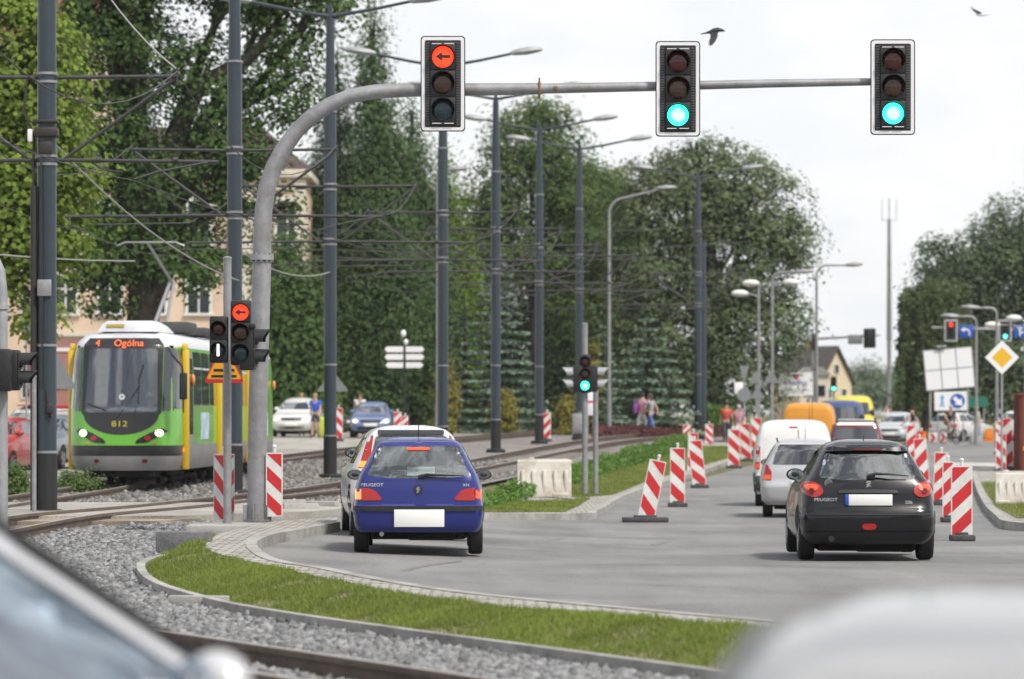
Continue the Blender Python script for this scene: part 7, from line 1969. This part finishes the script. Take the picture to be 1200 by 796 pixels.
mb = MB(); mb.tube([(-.16, -.13, .18), (-.09, -.13, .18), (-.07, -.05, .30), (.07, -.05, .30), (.09, .03, .42), (.16, .03, .42)], .014, 6); mb.build('crank', M_rim, CY)
J = {'hip': (0, -.2, 1.0), 'chest': (0, -.02, 1.36), 'neck': (0, .05, 1.52), 'head': (0, .10, 1.65), 'shL': (-.19, 0, 1.46), 'shR': (.19, 0, 1.46), 'elL': (-.30, .10, 1.22), 'elR': (.30, .10, 1.22), 'haL': (-.27, .24, 1.07), 'haR': (.27, .24, 1.07),
     'knL': (-.13, .20, .72), 'knR': (.14, .24, .88), 'anL': (-.12, -.08, .27), 'anR': (.12, .06, .50), 'toL': (-.12, .06, .22), 'toR': (.12, .20, .46)}
person('cyclist in dark t-shirt and brown shorts riding towards us', cq, R(180 + 28), J, black, olive, H_grey, shorts=True)
# seated drivers
def seated(label, car, x, y, z, shirt, hair, rot=0.0):
    J = {'hip': (0, 0, .16), 'chest': (0, -.06, .52), 'neck': (0, -.05, .69), 'head': (0, -.02, .82), 'shL': (-.19, -.05, .63), 'shR': (.19, -.05, .63), 'elL': (-.25, .14, .42), 'elR': (.25, .14, .42), 'haL': (-.15, .38, .50), 'haR': (.15, .38, .50), 'knL': (-.14, .44, .20), 'knR': (.14, .44, .20), 'anL': (-.13, .70, -.05), 'anR': (.13, .70, -.05), 'toL': (-.13, .82, -.08), 'toR': (.13, .82, -.08)}
    M_ = Matrix.Translation(car.t.location) @ Matrix.Rotation(car.t.rotation_euler.z, 4, 'Z')
    person(label, M_ @ Vector((x, y, z)), car.t.rotation_euler.z + rot, J, shirt, dgrey, hair)
seated('driver seen from behind in the dark blue hatchback', BLUE, -.33, 1.78, .34, dgrey, H_dark)
seated('tram driver in light blue shirt behind the windscreen', TRAM, .42, 1.25, 1.12, lblue, H_grey, R(180))

def bird(name, label, px, py, D, col, kind):
    q = P(px, py, D); t = thing(name, label, 'bird', q); mb = MB()
    if kind == 'crow':
        mb.tube([(-.22, 0, -.02), (-.12, 0, .0), (-.03, 0, .03), (.06, 0, .05), (.12, 0, .045), (.15, 0, .04), (.18, 0, .032), (.215, 0, .02)], [.012, .035, .055, .055, .035, .034, .018, .003], 10)
        mb.prism([(-.30, -.03), (-.13, .015), (-.10, -.02), (-.30, -.045)], -.03, .03)
        o = mb.build('body', col, t, smooth=60)
        for sg in (-1, 1):
            m2 = MB(); pl = [(-.10, .0), (.06, .03), (.05, -.10), (.0, -.20), (-.05, -.25), (-.11, -.285), (-.105, -.24), (-.14, -.25), (-.11, -.19), (-.13, -.18), (-.095, -.11)]
            m2.prism(pl, -.006, .006); m2.v = [(v[0], v[1] + sg * (.03 + .25 * abs(v[2]) ), v[2]) for v in m2.v]; m2.build('wing', col, t, smooth=0)
    else:
        mb.tube([(-.14, 0, 0), (-.06, 0, -.012), (.04, 0, -.008), (.11, 0, .005), (.16, 0, .012), (.20, 0, .012)], [.008, .03, .04, .03, .02, .004], 10); mb.prism([(.12, .0), (.24, .02), (.24, .0)], -.02, .02); o = mb.build('body', [M_signw], t, smooth=60)
        for sg in (-1, 1):
            m2 = MB(); m2.prism([(.03, .0), (-.08, -.005), (-.17, .07), (-.27, .19), (-.19, .125), (-.10, .085), (-.01, .045)], -.005, .005); m2.v = [(v[0], v[1] + sg * (.02 + .5 * max(0, v[2])), v[2]) for v in m2.v]; m2.build('wing', col, t, smooth=0)
bird('crow', 'dark crow flying beside the middle gantry signal', 838, 38, 80, mat('feather_black', (.02, .022, .03), .6), 'crow')
bird('gull', 'pale gull with grey wings in the top right sky', 1150, 17, 90, mat('feather_grey', (.16, .17, .19), .7), 'gull')

# ================================================================== sky, sun, camera
w = bpy.data.worlds.new('World'); scene.world = w; w.use_nodes = True
nt = w.node_tree; N = nt.nodes; L = nt.links; bg = N['Background']
SUN_EL, SUN_AZ = R(52), R(138)        # azimuth measured clockwise from +Y (the way we look)
sky = N.new('ShaderNodeTexSky'); sky.sky_type = 'NISHITA'; sky.sun_disc = False; sky.sun_elevation = SUN_EL; sky.sun_rotation = SUN_AZ; sky.dust_density = 3.0; sky.ozone_density = 1.0
tc = N.new('ShaderNodeTexCoord'); mp = N.new('ShaderNodeMapping'); mp.inputs['Scale'].default_value = (1, 1, 2.2)
n1 = N.new('ShaderNodeTexNoise'); n1.inputs['Scale'].default_value = 4.2; n1.inputs['Detail'].default_value = 9; n1.inputs['Roughness'].default_value = .6; n1.inputs['Distortion'].default_value = .4
L.new(tc.outputs['Generated'], mp.inputs['Vector']); L.new(mp.outputs['Vector'], n1.inputs['Vector'])
cr = N.new('ShaderNodeValToRGB'); cr.color_ramp.elements[0].position = .45; cr.color_ramp.elements[1].position = .58
cr.color_ramp.elements[0].color = (.10, .10, .10, 1); cr.color_ramp.elements[1].color = (1, 1, 1, 1)
L.new(n1.outputs['Fac'], cr.inputs['Fac'])
# veil: thick towards the horizon
sx = N.new('ShaderNodeSeparateXYZ'); L.new(tc.outputs['Generated'], sx.inputs[0])
mr = N.new('ShaderNodeMapRange'); mr.inputs['From Min'].default_value = .10; mr.inputs['From Max'].default_value = .55; mr.inputs['To Min'].default_value = .93; mr.inputs['To Max'].default_value = .0
L.new(sx.outputs['Z'], mr.inputs['Value'])
mxf = N.new('ShaderNodeMath'); mxf.operation = 'MAXIMUM'; L.new(mr.outputs[0], mxf.inputs[0]); L.new(cr.outputs['Color'], mxf.inputs[1])
n2 = N.new('ShaderNodeTexNoise'); n2.inputs['Scale'].default_value = 26; n2.inputs['Detail'].default_value = 6; L.new(mp.outputs['Vector'], n2.inputs['Vector'])
c2 = N.new('ShaderNodeValToRGB'); c2.color_ramp.elements[0].position = .40; c2.color_ramp.elements[1].position = .66; c2.color_ramp.elements[0].color = (12.0, 12.3, 12.6, 1); c2.color_ramp.elements[1].color = (13.2, 13.2, 13.2, 1)
L.new(n2.outputs['Fac'], c2.inputs['Fac'])
mx = N.new('ShaderNodeMix'); mx.data_type = 'RGBA'
mr2 = N.new('ShaderNodeMapRange'); mr2.inputs['From Min'].default_value = .35; mr2.inputs['From Max'].default_value = .8; mr2.inputs['To Min'].default_value = 1.0; mr2.inputs['To Max'].default_value = 1.7
L.new(sx.outputs['Z'], mr2.inputs['Value'])
vm_ = N.new('ShaderNodeVectorMath'); vm_.operation = 'SCALE'; L.new(c2.outputs['Color'], vm_.inputs[0]); L.new(mr2.outputs[0], vm_.inputs['Scale'])
L.new(mxf.outputs[0], mx.inputs['Factor']); L.new(sky.outputs[0], mx.inputs['A']); L.new(vm_.outputs[0], mx.inputs['B'])
L.new(mx.outputs['Result'], bg.inputs['Color']); bg.inputs['Strength'].default_value = .068
sl = bpy.data.lights.new('sun', 'SUN'); sl.energy = 2.9; sl.angle = R(7); sl.color = (1, .95, .87)
so = link(bpy.data.objects.new('sun', sl))
d = Vector((math.sin(SUN_AZ) * math.cos(SUN_EL), math.cos(SUN_AZ) * math.cos(SUN_EL), math.sin(SUN_EL)))
so.rotation_euler = d.to_track_quat('Z', 'Y').to_euler()

cam = bpy.data.cameras.new('camera'); co = link(bpy.data.objects.new('camera', cam))
co.location = (0, 0, CZ); co.rotation_euler = (R(90), 0, 0)
cam.sensor_width = 36; cam.lens = 36 * F / 1200; cam.shift_y = (HY - 398) / 1200
cam.clip_start = .1; cam.clip_end = 9000
cam.dof.use_dof = True; cam.dof.focus_distance = 48; cam.dof.aperture_fstop = 2.6
scene.camera = co
vs_ = scene.view_settings; vs_.view_transform = 'Standard'; vs_.look = 'None'; vs_.exposure = 0.30; vs_.gamma = 1.0; vs_.use_curve_mapping = False
scene.cycles.max_bounces = 8; scene.cycles.transparent_max_bounces = 16; scene.cycles.caustics_reflective = False; scene.cycles.caustics_refractive = False
scene.cycles.use_denoising = True; scene.cycles.use_adaptive_sampling = True; scene.cycles.adaptive_threshold = .02
scene.render.film_transparent = False
# thin summer haze over the whole place
def haze():
    mb = MB(); lo, hi = -14.0, 34.0
    x0, x1, y0, y1 = -1800, 1800, -80, 4200
    mb.add([(x, y, z) for z in (lo, hi) for x, y in ((x0, y0), (x1, y0), (x1, y1), (x0, y1))], [(3, 2, 1, 0), (4, 5, 6, 7), (0, 1, 5, 4), (1, 2, 6, 5), (2, 3, 7, 6), (3, 0, 4, 7)])
    m = bpy.data.materials.new('haze_air'); m.use_nodes = True; nt = m.node_tree
    nt.nodes.remove(nt.nodes['Principled BSDF'])
    pv = nt.nodes.new('ShaderNodeVolumePrincipled'); pv.inputs['Color'].default_value = (.93, .95, 1, 1); pv.inputs['Density'].default_value = .00012
    nt.links.new(pv.outputs[0], nt.nodes['Material Output'].inputs['Volume'])
    o = mb.build('haze', m, smooth=0); o['kind'] = 'stuff'
haze()
